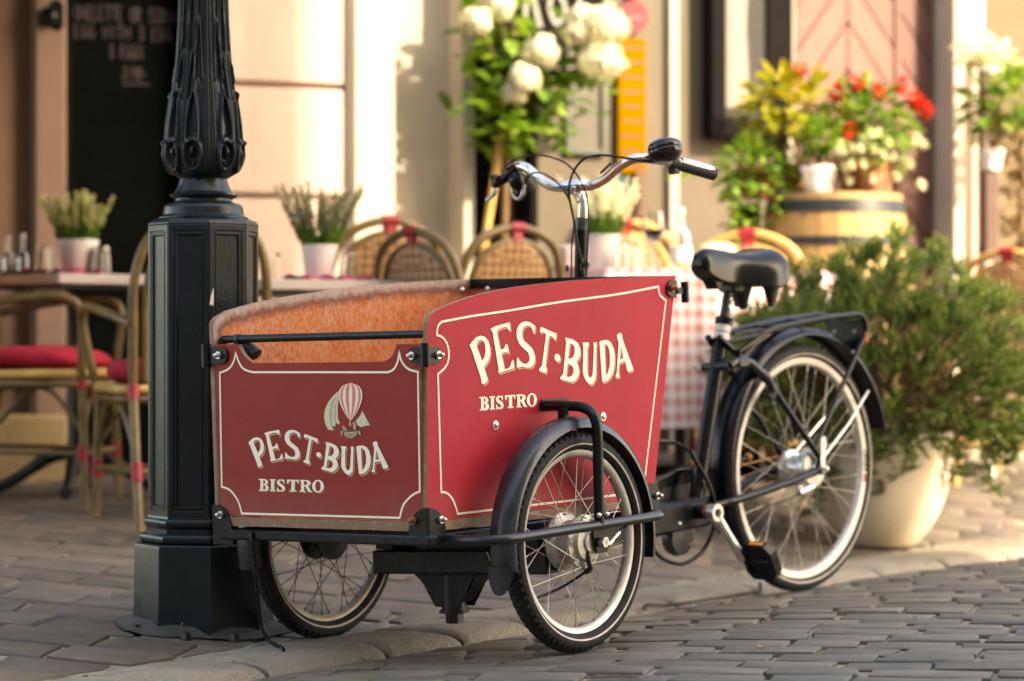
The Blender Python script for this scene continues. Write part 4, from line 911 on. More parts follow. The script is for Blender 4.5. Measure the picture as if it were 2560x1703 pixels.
def letters(D, mp, red, parent, sx, sy, rim, rim_small):
    for k, loops in D.items():
        small = k.islower() and k != 'dot'
        s = .45 if small else 1.0
        mb = F(); mb.mi = 0
        sh = [[(u + sx * s, v - sy * s) for u, v in l] for l in loops]
        f0, f1, f2 = mp(.0004), mp(.0007), mp(.0010)
        mb.prism(sh, lambda u, v, h: f0(u, v), 0, 0, (True, False))
        mb.mi = 1
        d = rim_small if small else rim
        gr = [grow(l, d if i == 0 else -d) for i, l in enumerate(loops)]
        if small: gr = gr[:1]
        mb.prism(gr, lambda u, v, h: f1(u, v), 0, 0, (True, False))
        mb.mi = 2
        mb.prism(loops, lambda u, v, h: f2(u, v), 0, 0, (True, False))
        mb.build('bullet_mark' if k == 'dot' else 'letter_' + k.lower(), [M['tan'], red, M['gold']], parent, 0)
letters(TEXT_FRONT, fmap, M['red_shaded'], front_panel, .0034, .0040, .0016, .0006)
letters(TEXT_SIDE, smap, M['red'], side_panel, .0044, .0040, .0018, .0006)
mb = F()
order = [('sail', 0), ('fold', 1), ('spar', 5), ('envelope', 2), ('stripe', 3), ('hull', 4), ('gilt', 6), ('crew', 7)]
for i, (k, mi) in enumerate(order):
    mb.mi = mi
    for l in EMBLEM[k]:
        f = fmap(.0005 + i * .00022)
        mb.prism(l, lambda u, v, h: f(u, v), 0, 0, (True, False))
mb.build('balloon_emblem', [M['sail_print'], M['fold_print'], M['white_print'], M['orange_print'], M['hull_print'], M['dark_print'], M['gilt_print'], M['pink_print']], front_panel, 0)

# --- fittings of the box
def plate_bolt(p, d, parent, r=.0062, m=None):
    mb = F(); d = V(d); p = V(p)
    mb.tube([p - d * .002, p + d * .006], [.0088, .0088], 12); mb.tube([p + d * .006, p + d * .016], .0052, 8); mb.bolt(p + d * .015, d, .0052)
    mb.build('bolt', m or M['steel'], parent)
# lower front corners
def dome(x0, x1, z0, z1, n=8):
    return [(x0, z0)] + [(x0 + (x1 - x0) * sin(pi / 2 * i / n), z0 + (z1 - z0) * (.55 + .45 * (1 - cos(pi / 2 * i / n)) if False else (z1 - z0) / (z1 - z0) * sin(pi / 2 * (i / n) ** .7))) for i in range(n + 1)] + [(x1, z0)]
mb = F()
mb.prism([(.246, .284)] + [(.303 - .057 * cos(pi / 2 * q / 8), .294 + .056 * sin(pi / 2 * q / 8)) for q in range(9)] + [(.303, .284)], lambda u, v, h: V((u, h, v)), YF - .0065, YF - .002)
mb.prism([(YF - .0065, .284), (YF - .0065, .350)] + [(YF - .0065 + .057 * sin(pi / 2 * q / 8), .294 + .056 * cos(pi / 2 * q / 8)) for q in range(1, 9)] + [(YF + .0505, .284)], lambda u, v, h: V((h, u, v)), XS + .0008, XS + .0055)
br = mb.build('corner_bracket', M['black_frame'], trike, 30)
plate_bolt((.262, YF - .006, .322), (0, -1, 0), br, m=M['rust']); plate_bolt((XS + .005, -.363, .322), (1, 0, 0), br)
mb = F()
mb.prism([(-.346, .256), (-.346, .346), (-.330, .346), (-.310, .338), (-.295, .322), (-.286, .300), (-.282, .256)], lambda u, v, h: V((u, h, v)), YF - .0065, YF - .002)
br = mb.build('corner_bracket', M['black_frame'], trike, 30)
plate_bolt((-.317, YF - .006, .324), (0, -1, 0), br)
# upper front straps with hinge tubes
def rounded(x0, x1, z0, z1, left=True, n=8):
    r = (z1 - z0) / 2; c = x0 + r if left else x1 - r; sg = -1 if left else 1
    a = [(c + sg * r * cos(-pi / 2 + pi * i / n), (z0 + z1) / 2 + r * sin(-pi / 2 + pi * i / n)) for i in range(n + 1)]
    return a + ([(x1, z1), (x1, z0)] if left else [(x0, z1), (x0, z0)])
mb = F()
mb.prism(rounded(.258, .312, .656, .691), lambda u, v, h: V((u, h, v)), YF - .0065, YF - .002)
mb.prism(rounded(YF - .004, -.340, .655, .690, False), lambda u, v, h: V((h, u, v)), XS + .0008, XS + .0055)
mb.tube([(XS + .013, YF - .010, .648), (XS + .013, YF - .010, .699)], .0105, 14)
br = mb.build('hinge_strap', M['black_frame'], trike, 30)
plate_bolt((.272, YF - .006, .673), (0, -1, 0), br); plate_bolt((XS + .005, -.356, .673), (1, 0, 0), br)
mb = F()
mb.prism(rounded(-.342, -.2845, .668, .706, False), lambda u, v, h: V((u, h, v)), YF - .0065, YF - .002)
mb.tube([(-.351, YF - .008, .660), (-.351, YF - .008, .714)], .0098, 14)
br = mb.build('hinge_strap', M['black_frame'], trike, 30)
plate_bolt((-.309, YF - .006, .687), (0, -1, 0), br)
# rear upper corner
mb = F()
mb.prism([(.5505, .838), (.528, .8372), (.514, .829), (.5085, .818), (.511, .805), (.522, .798), (.5482, .794)], lambda u, v, h: V((h, u, v)), XS + .0008, XS + .0055)
mb.tube([(XS + .008, .580, .783), (XS + .008, .580, .834)], .0095, 14)
mb.box((XS + .004, .562, .812), (.012, .028, .016))
br = mb.build('hinge_strap', M['black_frame'], trike, 30)
plate_bolt((XS + .005, .528, .818), (1, 0, 0), br, m=M['rust'])
mb = F(); mb.prism([(.43, .29), (.40, .345), (.415, .352), (.44, .352), (.452, .335), (.448, .285)], lambda u, v, h: V((h, u, v)), XS + .0008, XS + .005)
br = mb.build('corner_bracket', M['black_frame'], trike, 30); plate_bolt((XS + .005, .438, .322), (1, 0, 0), br)
for y, z in ((-.1593, .5152), (.2395, .5186)):
    mb = F(); mb.bolt((XS, y, z), (1, 0, 0), .0085, .006, 14); mb.tube([(XS - .001, y, z), (XS + .0015, y, z)], .0105, 14); mb.build('dome_rivet', M['steel'], trike)
for p, d in (((XL, .500, .838), (1, 0, 0)), ((-.275, .533, .838), (0, -1, 0))):
    mb = F(); mb.bolt(p, d, .0095, .008, 14); mb.build('dome_rivet', M['steel'], trike)
# handrail across the open front
mb = F(); mb.tube(spl([(-.325, -.372, .690), (-.326, -.372, .713), (-.322, -.372, .7225), (-.305, -.372, .7228)], 5) + [V((.284, -.372, .7185))], .0092, 14)
rail = mb.build('hand_rail', M['black_frame'], trike)
mb = F(); mb.tube([(-.284, -.372, .7225), (-.270, -.372, .7224)], .0118, 14); mb.box((-.277, -.376, .708), (.013, .006, .03)); mb.build('strap', M['foam'], rail)
mb = F(); mb.tube(spl([(-.278, -.366, .712), (-.262, -.362, .705), (-.246, -.358, .694), (-.234, -.356, .683)], 4), [.010] * 4 + [.015] * 5 + [.016] * 3 + [.011], 12); mb.build('hook', M['foam'], rail)

# --- chassis under the box
mb = F()
mb.bar((-.315, YF - .004, .2795), (.315, YF - .004, .2795), .03, .022, b=.004)
for x in (-.30, .288): mb.bar((x, YF, .2795), (x, .43, .289), .03, .022, b=.004)
mb.bar((-.30, .42, .289), (.29, .42, .289), .03, .022, b=.004)
mb.bar((-.30, -.19, .280), (.29, -.19, .280), .03, .022); mb.bar((-.30, .13, .284), (.29, .13, .284), .03, .022)
mb.build('box_frame', M['black_frame'], trike, 30)
mb = F()
mb.bar((-.172, -.03, .190), (.335, -.015, .205), .055, .055, b=.004); mb.tube([(-.36, .004, .244), (-.10, .004, .262)], .014, 10)
for x in (-.15, .285): mb.box((x, -.012, .25), (.05, .05, .06))
axle_beam = mb.build('axle_beam', M['black_frame'], trike, 30)
mb = F()
mb.prism([(-.16, .268), (.155, .268), (.035, .085), (-.035, .085)], lambda u, v, h: V((u, h, v)), .008, .012)
mb.prism([(-.16, .268), (.155, .268), (.035, .085), (-.035, .085)], lambda u, v, h: V((u, h, v)), .064, .068)
mb.bar((-.20, .010, .262), (-.02, .036, .105), .035, .022); mb.bar((.20, .010, .262), (.03, .036, .105), .035, .022)
mb.build('pivot_bracket', M['black_frame'], trike, 30)
mb = F(); mb.tube([(0, .036, .075), (0, .036, .16)], .030, 16); mb.tube([(0, .036, .070), (0, .036, .077)], .036, 16); mb.tube([(0, .036, .046), (0, .036, .071)], .0215, 6); mb.build('pivot_bolt', M['black_worn'], trike, 30)
mb = F(); mb.box((.0275, .018, .128), (.012, .004, .045)); mb.build('bar_code_plate', M['sticker'], trike)

# main tube from the pivot to the bottom bracket
W2 = ROOTM.inverted()
pa, pb, pc = W2 @ FT @ V((0, .03, .175)), W2 @ FR @ V((0, -.72, .232)), W2 @ FR @ V((0, -.44, .252))
mb = MB(); mb.bar(pa, pb, .05, .075, b=.006); mb.bar(pb - (pc - pb) * .12, pc, .052, .082, b=.010)
main = mb.build('main_tube', M['black_frame'], trike, 30)
mb = R(); mb.bolt((.027, -.58, .225), (1, 0, 0), .006); mb.bolt((.027, -.50, .262), (1, 0, 0), .005); mb.build('rivets', M['steel'], main)
mb = R(); mb.tube([(-.012, -.555, .20), (-.012, -.555, .195)], .01); mb.lathe([(.0, -.02), (.045, -.018), (.05, .0), (.045, .018), (0, .02)], 24, 'x', (0, -.555, .185)); mb.build('gear_housing', M['black_worn'], main)

# --- steering column, stem, bars
mb = F(); mb.tube([(-.075, .60, .20), (-.0185, .60, .984)], .0158, 16); mb.build('steering_column', M['black'], trike)
mb = F(); mb.tube([(-.0190, .60, .980), (-.0142, .60, 1.010)], .0168, 16); mb.build('column_collar', M['green_collar'], trike)
mb = F(); mb.tube(spl([(-.0142, .60, 1.008), (-.0125, .60, 1.032), (-.0145, .600, 1.050), (-.024, .600, 1.070), (-.033, .600, 1.083)], 6), [.0132] * 12 + [.014] * 6 + [.0145] * 7, 16)
mb.tube([(-.062, .600, 1.0890), (-.008, .600, 1.0882)], .0195, 18); mb.box((-.035, .583, 1.082), (.034, .012, .014), b=.003)
mb.build('stem', M['chrome'], trike)
bar_pts = spl([(-.337, .80, 1.118), (-.302, .73, 1.137), (-.262, .655, 1.150), (-.225, .612, 1.155), (-.188, .60, 1.147), (-.148, .60, 1.117), (-.113, .60, 1.096), (-.070, .60, 1.0895), (-.035, .60, 1.0887), (.0131, .60, 1.0876), (.0584, .60, 1.1012), (.1005, .60, 1.127), (.138, .600, 1.143), (.165, .612, 1.147), (.198, .655, 1.141), (.226, .715, 1.130), (.250, .79, 1.112)], 7)
mb = F(); mb.tube(bar_pts, .0122, 16); handlebar = mb.build('handlebar', M['chrome'], trike)
ga, gb = V((.214, .688, 1.135)), V((.2535, .800, 1.110))
mb = F(); dd = (gb - ga)
mb.tube([ga, ga + dd * .10, ga + dd * .45, ga + dd * .9, gb, gb + dd * .03], [.0165, .0168, .0172, .0178, .0182, .014], 16)
mb.build('grip', M['rubber_soft'], handlebar)
mb = F(); up = V((.25, -.62, .62)).normalized()
mb.tube([ga + dd * .16 + up * .0085, ga + dd * .55 + up * .0095, ga + dd * .97 + up * .0090], [.0122, .0132, .0122], 14); mb.build('grip_inlay', M['alloy'], handlebar)
mb = F(); mb.tube([ga - dd * .16, ga + dd * .06], .0172, 16); mb.box(ga + V((-.002, -.004, -.02)), (.02, .025, .016), b=.003); mb.build('shifter_sleeve', M['rubber_soft'], handlebar)
mb = F(); mb.tube([ga - dd * .25, ga - dd * .12], .0158, 14); mb.tube([(.196, .640, 1.148), (.206, .662, 1.147)], .006, 8); mb.build('cable_stop', M['alloy'], handlebar)
la, lb = V((-.337, .80, 1.118)), V((-.300, .725, 1.138))
mb = F(); mb.tube([la, lb], .0172, 14); mb.build('grip', M['rubber_soft'], handlebar)
# brake lever on the far bar end
mb = F()
mb.tube(spl([(-.236, .622, 1.150), (-.258, .624, 1.140), (-.285, .626, 1.127), (-.312, .628, 1.118)], 5), [.019] * 6 + [.014] * 7 + [.013, .013, .012], 12)
mb.box((-.314, .628, 1.119), (.022, .022, .030), b=.006); mb.tube([(-.322, .626, 1.130), (-.309, .626, 1.133)], .009, 10); mb.ball((-.232, .610, 1.118), (.022, .018, .024)); mb.tube([(-.300, .615, 1.128), (-.300, .604, 1.128)], .006, 8)
lever = mb.build('brake_lever', M['black'], trike)
mb = F(); mb.tube(spl([(-.316, .628, 1.110), (-.318, .627, 1.096), (-.327, .626, 1.084), (-.340, .625, 1.076)], 4), [.0062] * 8 + [.0055] * 3 + [.0058, .0062], 10); mb.ball((-.341, .625, 1.075), (.008, .006, .006)); mb.build('lever_blade', M['alloy'], lever)
mb = F(); mb.tube(spl([(-.250, .615, 1.106), (-.247, .615, 1.082), (-.233, .615, 1.070), (-.217, .615, 1.082), (-.209, .615, 1.110)], 5), .0045, 8); mb.build('clip', M['alloy'], lever)
mb = F(); mb.ball((-.232, .625, 1.086), (.016, .014, .020)); mb.build('lever_cover', M['black'], lever)
# big two tone bell
mb = F(); rg = Matrix.Rotation(.18, 3, 'Y')
mb.lathe([(.003, .034), (.020, .0335), (.034, .028), (.044, .018), (.0485, .004), (.049, .0)], 32, 'z'); 
bell = None
bm_ = MB(XF @ Matrix.Translation((.228, .624, 1.166)) @ Matrix.Rotation(-.16, 4, 'Y'))
bm_.lathe([(.002, .0265), (.016, .0262), (.030, .022), (.040, .014), (.0435, .003), (.0425, .0005)], 36)
bell = bm_.build('bell', simple('bell_black', (.005, .004, .005), .10, .0, var=.1, rvar=.05), trike, 60)
bm_ = MB(XF @ Matrix.Translation((.228, .624, 1.166)) @ Matrix.Rotation(-.16, 4, 'Y'))
bm_.lathe([(.0425, -.001), (.0438, -.004), (.043, -.012), (.038, -.022), (.028, -.029), (.012, -.032), (.002, -.032)], 36)
bm_.build('lower_shell', bell.data.materials[0], bell, 60)
mb = F(); mb.tube([(.222, .640, 1.138), (.196, .650, 1.145)], .008, 10); mb.tube([(.252, .66, 1.131), (.247, .655, 1.140)], .005, 8); mb.build('bell_clamp', M['alloy'], bell)
def cable(pts, r, frame_mb, name='brake_cable', m='black', k=6):
    frame_mb.tube(spl(pts, k), r, 8); return frame_mb.build(name, M[m], trike)
cable([(-.2587, .615, 1.144), (-.2491, .59, 1.1551), (-.2087, .572, 1.1678), (-.1652, .568, 1.1739), (-.1294, .568, 1.1747), (-.0872, .57, 1.1665), (-.0456, .57, 1.1503), (-.015, .57, 1.1273), (.0081, .57, 1.0952), (.0209, .57, 1.0666), (.0264, .57, 1.0276), (.0271, .57, .9998), (.0221, .572, .9586), (.0124, .575, .8816), (.004, .58, .80)], .0024, F())
cable([(.1932, .628, 1.1365), (.185, .60, 1.138), (.1732, .575, 1.1414), (.1063, .567, 1.155), (.0655, .565, 1.1597), (.0311, .565, 1.1559), (-.0008, .565, 1.1374), (-.0209, .565, 1.1082), (-.0291, .565, 1.0754), (-.0268, .568, 1.0446), (-.0196, .57, 1.0025), (-.0112, .57, .9465), (.002, .573, .882), (.0, .58, .80)], .0030, F())
cable([(-.200, .606, 1.107), (-.1655, .575, 1.1181), (-.1526, .57, 1.1271), (-.1311, .57, 1.1303), (-.103, .57, 1.1222), (-.0719, .57, 1.1033), (-.0482, .57, 1.0794), (-.0284, .568, 1.0475), (-.0196, .57, 1.0025), (-.0308, .573, .9336), (-.0362, .577, .8838), (-.04, .58, .80)], .0022, F())
mb = F(); mb.box((.006, .580, .889), (.022, .012, .012), b=.002); mb.tube([(-.002, .576, .872), (-.002, .576, .905)], .0038, 8); mb.tube([(.012, .576, .876), (.012, .576, .900)], .0038, 8); mb.tube([(-.055, .583, .875), (-.055, .583, .89)], .004, 8); mb.build('cable_adjuster', M['black_worn'], trike)
mb = F(); mb.tube([(.057, .586, 1.1165), (.089, .586, 1.139)], .003, 8); mb.build('cable_tie', M['black'], trike)

# --- wheels
def tyre_profile(R0, w, depth):
    """closed (radius, x) outline of a tyre section; index lists let the stripe have its own material"""
    pts = []
    n = 22
    for i in range(n):
        a = 2 * pi * i / n
        rr = (R0 - depth / 2) + depth / 2 * cos(a) * (1.0 if cos(a) > 0 else .9)
        x = w / 2 * sin(a) * (1 + .05 * sin(a) ** 2)
        pts.append((rr, x))
    return pts
def wheel(X, c, R0, rim_r, rim_w, tyre_w, n_sp, fl_r, fl_x, rimmat, name_label=None, tread=0, face=.0155, sp_r=.0011, turn=.0):
    m = X @ Matrix.Translation(c) @ Matrix.Rotation(turn, 4, 'X')
    mb = MB(); h = rim_w / 2
    prof = [(rim_r, h), (rim_r + .001, h - .002), (rim_r - .004, h - .004), (rim_r - .006, 0), (rim_r - .004, -h + .004), (rim_r + .001, -h + .002), (rim_r, -h), (rim_r - face * .45, -h - .0005), (rim_r - face, -h + .002), (rim_r - face - .004, -h * .5), (rim_r - face - .005, 0), (rim_r - face - .004, h * .5), (rim_r - face, h - .002), (rim_r - face * .45, h + .0005)]
    mb.lathe(prof, 96, 'x', loop=True)
    w = link('wheel', mb.mesh('wheel', rimmat, 35), trike, m)
    # tyre
    tp = tyre_profile(R0, tyre_w, R0 - rim_r + .012)
    k = len(tp); na = 288
    mb = MB(); vs = []; fs = []; ms = []
    for i in range(na):
        a = 2 * pi * i / na
        for j, (r, x) in enumerate(tp):
            s = sin(2 * pi * j / k); top = cos(2 * pi * j / k)
            if tread and top > .15:
                ph = (i + (2 if tread == 1 and j in (1, k - 1, 4, 5, k - 4, k - 5) else 0)) % 4
                if ph < 1.0 or (tread == 1 and j in (2, k - 2)): r -= (.0042 if tread == 1 else .002) * min(1, (top - .15) * 4)
            vs.append((x, r * cos(a), r * sin(a)))
    for i in range(na):
        for j in range(k):
            i2, j2 = (i + 1) % na, (j + 1) % k
            fs.append((i * k + j, i2 * k + j, i2 * k + j2, i * k + j2))
            ms.append(1 if j in (7, 8) and False else 0)
    mb.add(vs, fs); mb.m = ms
    ty = link('tyre', mb.mesh('tyre', M['rubber'], 30), w)
    # reflective band on both walls, standing just proud of the rubber
    mb = MB()
    for sg in (-1, 1):
        dpt = (R0 - rim_r + .012) / 2; rc = R0 - dpt
        def at(a): return (rc + dpt * cos(a) * (1 if cos(a) > 0 else .9), sg * (tyre_w / 2 * sin(a) * (1 + .05 * sin(a) ** 2) + .0006))
        mb.lathe([at(1.72), at(1.80), at(1.90)], 96, 'x')
    link('reflective_band', mb.mesh('reflective_band', M['stripe'], 180), w)
    # hub
    rng = random.Random(int(c[0] * 1000) + 5)
    sp = {}
    for sd in (-1, 1):
        for cr in (-1, 1):
            mb = MB()
            a = cr * radians(62)
            p0 = V((sd * fl_x, fl_r * cos(a), fl_r * sin(a))); p1 = V((sd * .003, rim_r - face - .001, 0))
            d = (p1 - p0)
            mb.tube([p0 - V((sd * .003, 0, 0)), p0, p0 + d * .93], sp_r, 5); mb.tube([p0 + d * .93, p1], sp_r * 1.7, 6)
            sp[(sd, cr)] = mb.mesh('spoke', M['spoke_dark'] if rimmat == M['rim_dirty'] else M['spoke'], 60)
    for i in range(n_sp):
        key = ((1, -1)[i % 2], (1, -1)[(i // 2) % 2])
        o = link('spoke', sp[key], w); o.rotation_euler = (2 * pi * (i + .25) / n_sp, 0, 0)
    return w
def flange_holes(w, x, r, hr, n, m, parent=None):
    for i in range(n):
        a = 2 * pi * i / n + .3
        mb = MB(); mb.tube([(x, r * cos(a), r * sin(a)), (x + (.0012 if x > 0 else -.0012), r * cos(a), r * sin(a))], hr, 12)
        link('hub_opening', mb.mesh('hub_opening', m), w)

WR = wheel(XF, (.379, .012, .248), .248, .2105, .026, .050, 36, .052, .030, M['rim'], tread=1, turn=.07)
hub = MB()
hub.lathe([(.0, .046), (.022, .046), (.024, .040), (.042, .038), (.046, .028), (.060, .026), (.0615, .022), (.060, .017), (.050, .012), (.048, -.018), (.058, -.024), (.0655, -.030), (.0655, -.036), (.056, -.038), (.02, -.040), (0, -.040)], 48, 'x')
hb = link('hub', hub.mesh('hub', M['hub'], 30), WR)
flange_holes(WR, .0265, .046, .0052, 9, M['black'])
flange_holes(WR, -.0245, .052, .010, 5, M['black'])
mb = F(); mb.tube([(.41, .028, .247), (.452, .028, .247)], .0085, 12); mb.tube([(.436, .028, .247), (.452, .028, .247)], .0125, 6)
mb.build('axle_nut', M['steel'], trike, 30)
mb = F(); mb.tube(spl([(.418, .015, .246), (.420, .004, .226), (.420, .004, .205), (.418, .014, .188)], 4), .0058, 8); mb.tube([(.417, .014, .188), (.405, .010, .180)], .007, 8); mb.build('brake_arm', M['black_worn'], trike)
mb = F(); mb.tube(spl([(.405, .010, .180), (.38, -.05, .150), (.36, -.12, .135), (.34, -.17, .150), (.32, -.2, .19), (.30, -.21, .24)], 6), .0032, 8); mb.build('brake_cable', M['black'], trike)
mb = F(); mb.tube([(.432, .070, .243), (.432, .105, .262)], .0045, 8); mb.tube([(.432, .060, .238), (.432, .078, .246)], .0065, 8); mb.build('barrel_adjuster', M['alloy'], trike)
mb = F(); mb.tube([(.432, .104, .262), (.432, .150, .284), (.40, .20, .29)], .0042, 8); mb.build('brake_cable', M['black'], trike)
WL = wheel(XF, (-.379, .005, .242), .248, .2105, .026, .050, 36, .052, .030, M['rim_dirty'], tread=1, turn=.03)
hub = MB(); hub.lathe([(.0, .042), (.020, .042), (.036, .034), (.056, .030), (.056, .022), (.030, .016), (.030, -.016), (.056, -.022), (.056, -.030), (.02, -.036), (0, -.036)], 40, 'x')
link('hub', hub.mesh('hub', M['black_worn'], 30), WL)
flange_holes(WL, .0304, .040, .011, 5, M['black'])
WB = wheel(XR, (0, 0, .351), .351, .319, .026, .042, 36, .050, .030, M['rim'], tread=2, face=.022, sp_r=.0010, turn=.02)
hub = MB(); hub.lathe([(0, .062), (.014, .062), (.018, .054), (.050, .052), (.056, .047), (.056, .026), (.050, .022), (.038, .018), (.035, .0), (.037, -.022), (.050, -.026), (.052, -.032), (.050, -.040), (.026, -.044), (.012, -.06), (0, -.06)], 40, 'x')
link('hub', hub.mesh('hub', M['alloy'], 30), WB)
mb = MB()
for k in range(9): mb.box((.0135, 0, 0), (.0006, .010, .016), None); 
for i, a in enumerate((-.20, -.16, -.115, -.07, -.02, .03, .075, .13)):
    q = MB(Matrix.Rotation(a + .06, 4, 'X')); q.box((.0138, .3085, 0), (.0006, .013, .0085 if i % 2 else .012)); q.build
mb = None
for i, (a, l, c) in enumerate(((.10, .010, 0), (.055, .012, 0), (.012, .009, 0), (-.03, .012, 0), (-.075, .010, 0), (-.135, .012, 1), (-.175, .009, 1))):
    q = MB(Matrix.Rotation(a, 4, 'X')); q.box((.0139, .3085, 0), (.0007, .012, l))
    link('rim_decal', q.mesh('rim_decal', M['sign_red'] if c else simple('blue_grey_decal', (.10, .11, .16), .5) if i == 0 else M['black'], 0), WB)

# --- mudguards
def mudguard(X, c, r, w, a0, a1, n, crown=.014, t=.0016, lip=.010):
    prof = []
    for s, off in ((1, 0), (-1, -t)):
        xs = [-1 + 2 * i / 10 for i in range(11)]
        if s < 0: xs = xs[::-1]
        for u in xs:
            prof.append((r + crown * (1 - abs(u) ** 2.2) + off - (lip * max(0, abs(u) - .8) / .2 if abs(u) > .8 else 0), u * w / 2))
    mb = MB(X); mb.lathe(prof, n, 'x', c, a0, a1, True); return mb
g = mudguard(XF, (.379, .012, .248), .266, .068, radians(-12), radians(190), 48).build('mudguard', M['fender'], trike, 50)
mb = F(); mb.grid(8, 8, lambda u, v: V((.379 + (u - .5) * .070, -.258 + .004 * v - .012 * cos((u - .5) * 2.4), .215 - v * (.062 - .040 * abs(2 * u - 1) ** 2.6)))); mb.build('mud_flap', M['fender'], g, 180)
mb = F(); mb.box((.379, -.02, .532), (.02, .014, .03)); mb.build('guard_clip', M['black_frame'], g)
g2 = mudguard(XF, (-.379, .005, .242), .266, .068, radians(-12), radians(192), 48).build('mudguard', M['fender'], trike, 50)
g3 = mudguard(XR, (0, .010, .355), .386, .082, radians(14), radians(206), 60, .012).build('mudguard', M['black'], trike, 50)
mb = R()
for sx in (-1, 1): mb.tube([(sx * .033, .2858 * 1.02, .565), (sx * .05, .17, .475), (sx * .055, .02, .37)], .0033, 8)
mb.build('mudguard_stay', M['steel'], g3)

# --- wheel guard tube on the street side
bend = spl([(.30, -.345, .278), (.36, -.345, .278), (.412, -.336, .2785), (.438, -.305, .2795), (.445, -.255, .281)], 6) + [V((.445, .0, .286))] + spl([(.445, .20, .2895), (.443, .238, .290), (.428, .266, .2905), (.395, .276, .2905), (.34, .276, .290), (.30, .276, .290)], 6)
mb = F(); mb.tube(bend, .0112, 14); wg = mb.build('wheel_guard', M['black_worn'], trike)
mb = F(); mb.tube([(.445, .0135, .288), (.445, .0165, .46)] + spl([(.445, .0165, .470), (.443, .0165, .510), (.430, .0165, .535), (.402, .0165, .548), (.36, .0165, .551)], 6) + [V((XS + .006, .0165, .5515))], .0118, 14); mb.build('guard_upright', M['black_frame'], wg)
mb = F(); mb.prism(rounded(-.001, .100, .540, .567), lambda u, v, h: V((h, u, v)), XS + .0006, XS + .005); mb.build('guard_plate', M['black_frame'], wg, 30)
plate_bolt((XS + .005, .022, .5515), (1, 0, 0), wg, m=M['rust'])
for y in (.000, .030):
    mb = F(); mb.bolt((.457, y - .003, .309), (1, 0, 0), .0065, .006, 12); mb.build('bolt', M['steel'], wg)
mb = F(); mb.prism([(.005, .285), (.095, .283), (.080, .262), (.055, .222), (.018, .222), (.010, .25)], lambda u, v, h: V((h, u, v)), .428, .433); mb.build('axle_plate', M['black_frame'], wg, 30)

# --- rear frame
def sym(fn):
    for s in (-1, 1): fn(s)
mb = R(); mb.tube([(0, -.4868, .235), (0, -.3524, .769)], .0212, 18); seat_tube = mb.build('seat_tube', M['black'], trike)
mb = R(); mb.tube([(.0, -.3552, .758), (.0, -.3510, .7745)], .0250, 18); mb.tube([(.036, -.376, .768), (-.004, -.345, .768)], .0055, 8); mb.tube([(-.012, -.330, .768), (.038, -.388, .771)], .0062, 8); mb.build('seat_clamp', M['black'], seat_tube)
for a, b in ((.716, .7335), (.7365, .754)):
    mb = R(); y = lambda z: -.4868 + (z - .235) * (.1344 / .534); mb.tube([(0, y(a), a), (0, y(b), b)], .0217, 18, caps=False); mb.build('sticker', M['sticker'], seat_tube)
mb = R(); mb.tube([(0, -.3530, .766), (0, -.3275, .868)], .0140, 14); mb.build('seat_post', M['black_worn'], trike)
for z in (.805, .826):
    mb = R(); yy = -.3530 + (z - .766) * .25; mb.bolt((.0136, yy, z), (1, -.2, 0), .0055, .002); mb.build('post_mark', M['steel'], trike)
mb = R(); sym(lambda s: mb.tube(spl([(s * .022, -.455, .262), (s * .036, -.40, .2715), (s * .050, -.34, .2822), (s * .062, -.1445, .3171), (s * .067, .008, .349)], 5), .0118, 12)); mb.build('chain_stays', M['black'], trike)
mb = R(); sym(lambda s: mb.tube([(s * .018, -.400, .722), (s * .058, -.2195, .5923), (s * .067, .012, .372)], .0095, 12)); sym(lambda s: mb.box((s * .067, .008, .356), (.007, .040, .045), b=.003)); mb.build('seat_stays', M['black'], trike)
mb = R(); mb.tube([(.06, 0, .351), (.096, 0, .351)], .0065, 10); mb.tube([(.072, 0, .351), (.084, 0, .351)], .011, 6); mb.bolt((.092, .0, .351), (1, 0, 0), .008); mb.build('axle_nut', M['steel'], trike, 30)
mb = R(); mb.prism(rounded(-.009, .009, .37, .43)[::1] if False else [(-.006, .36), (.012, .36), (.018, .43), (.010, .442), (-.002, .440), (-.006, .43)], lambda u, v, h: V((h, u, v)), .075, .078); mb.build('gear_lug', M['alloy'], trike, 30)
mb = R(); mb.tube([(.055, -.02, .300), (.05, -.075, .285)], .012, 10); mb.box((.045, -.055, .292), (.014, .05, .03), b=.004); mb.build('brake_anchor', M['alloy'], trike)
mb = R(); mb.tube(spl([(.05, -.075, .282), (.055, -.12, .272), (.055, -.19, .262), (.05, -.27, .262)], 5), .0026, 8); mb.build('brake_cable', M['black'], trike)
# ring lock around the wheel
mb = R(); mb.tube(spl([(.050, -.392, .644), (.054, -.365, .656), (.055, -.315, .6535), (.056, -.2776, .634), (.057, -.232, .608), (.057, -.208, .575), (.052, -.222, .550)], 5), [.013] * 12 + [.0135] * 12 + [.015] * 6 + [.011], 12)
mb.tube([(-.04, -.392, .640), (.052, -.392, .645)], .013, 12); mb.box((.054, -.35, .652), (.030, .05, .026), b=.006); mb.build('ring_lock', M['black_worn'], trike)
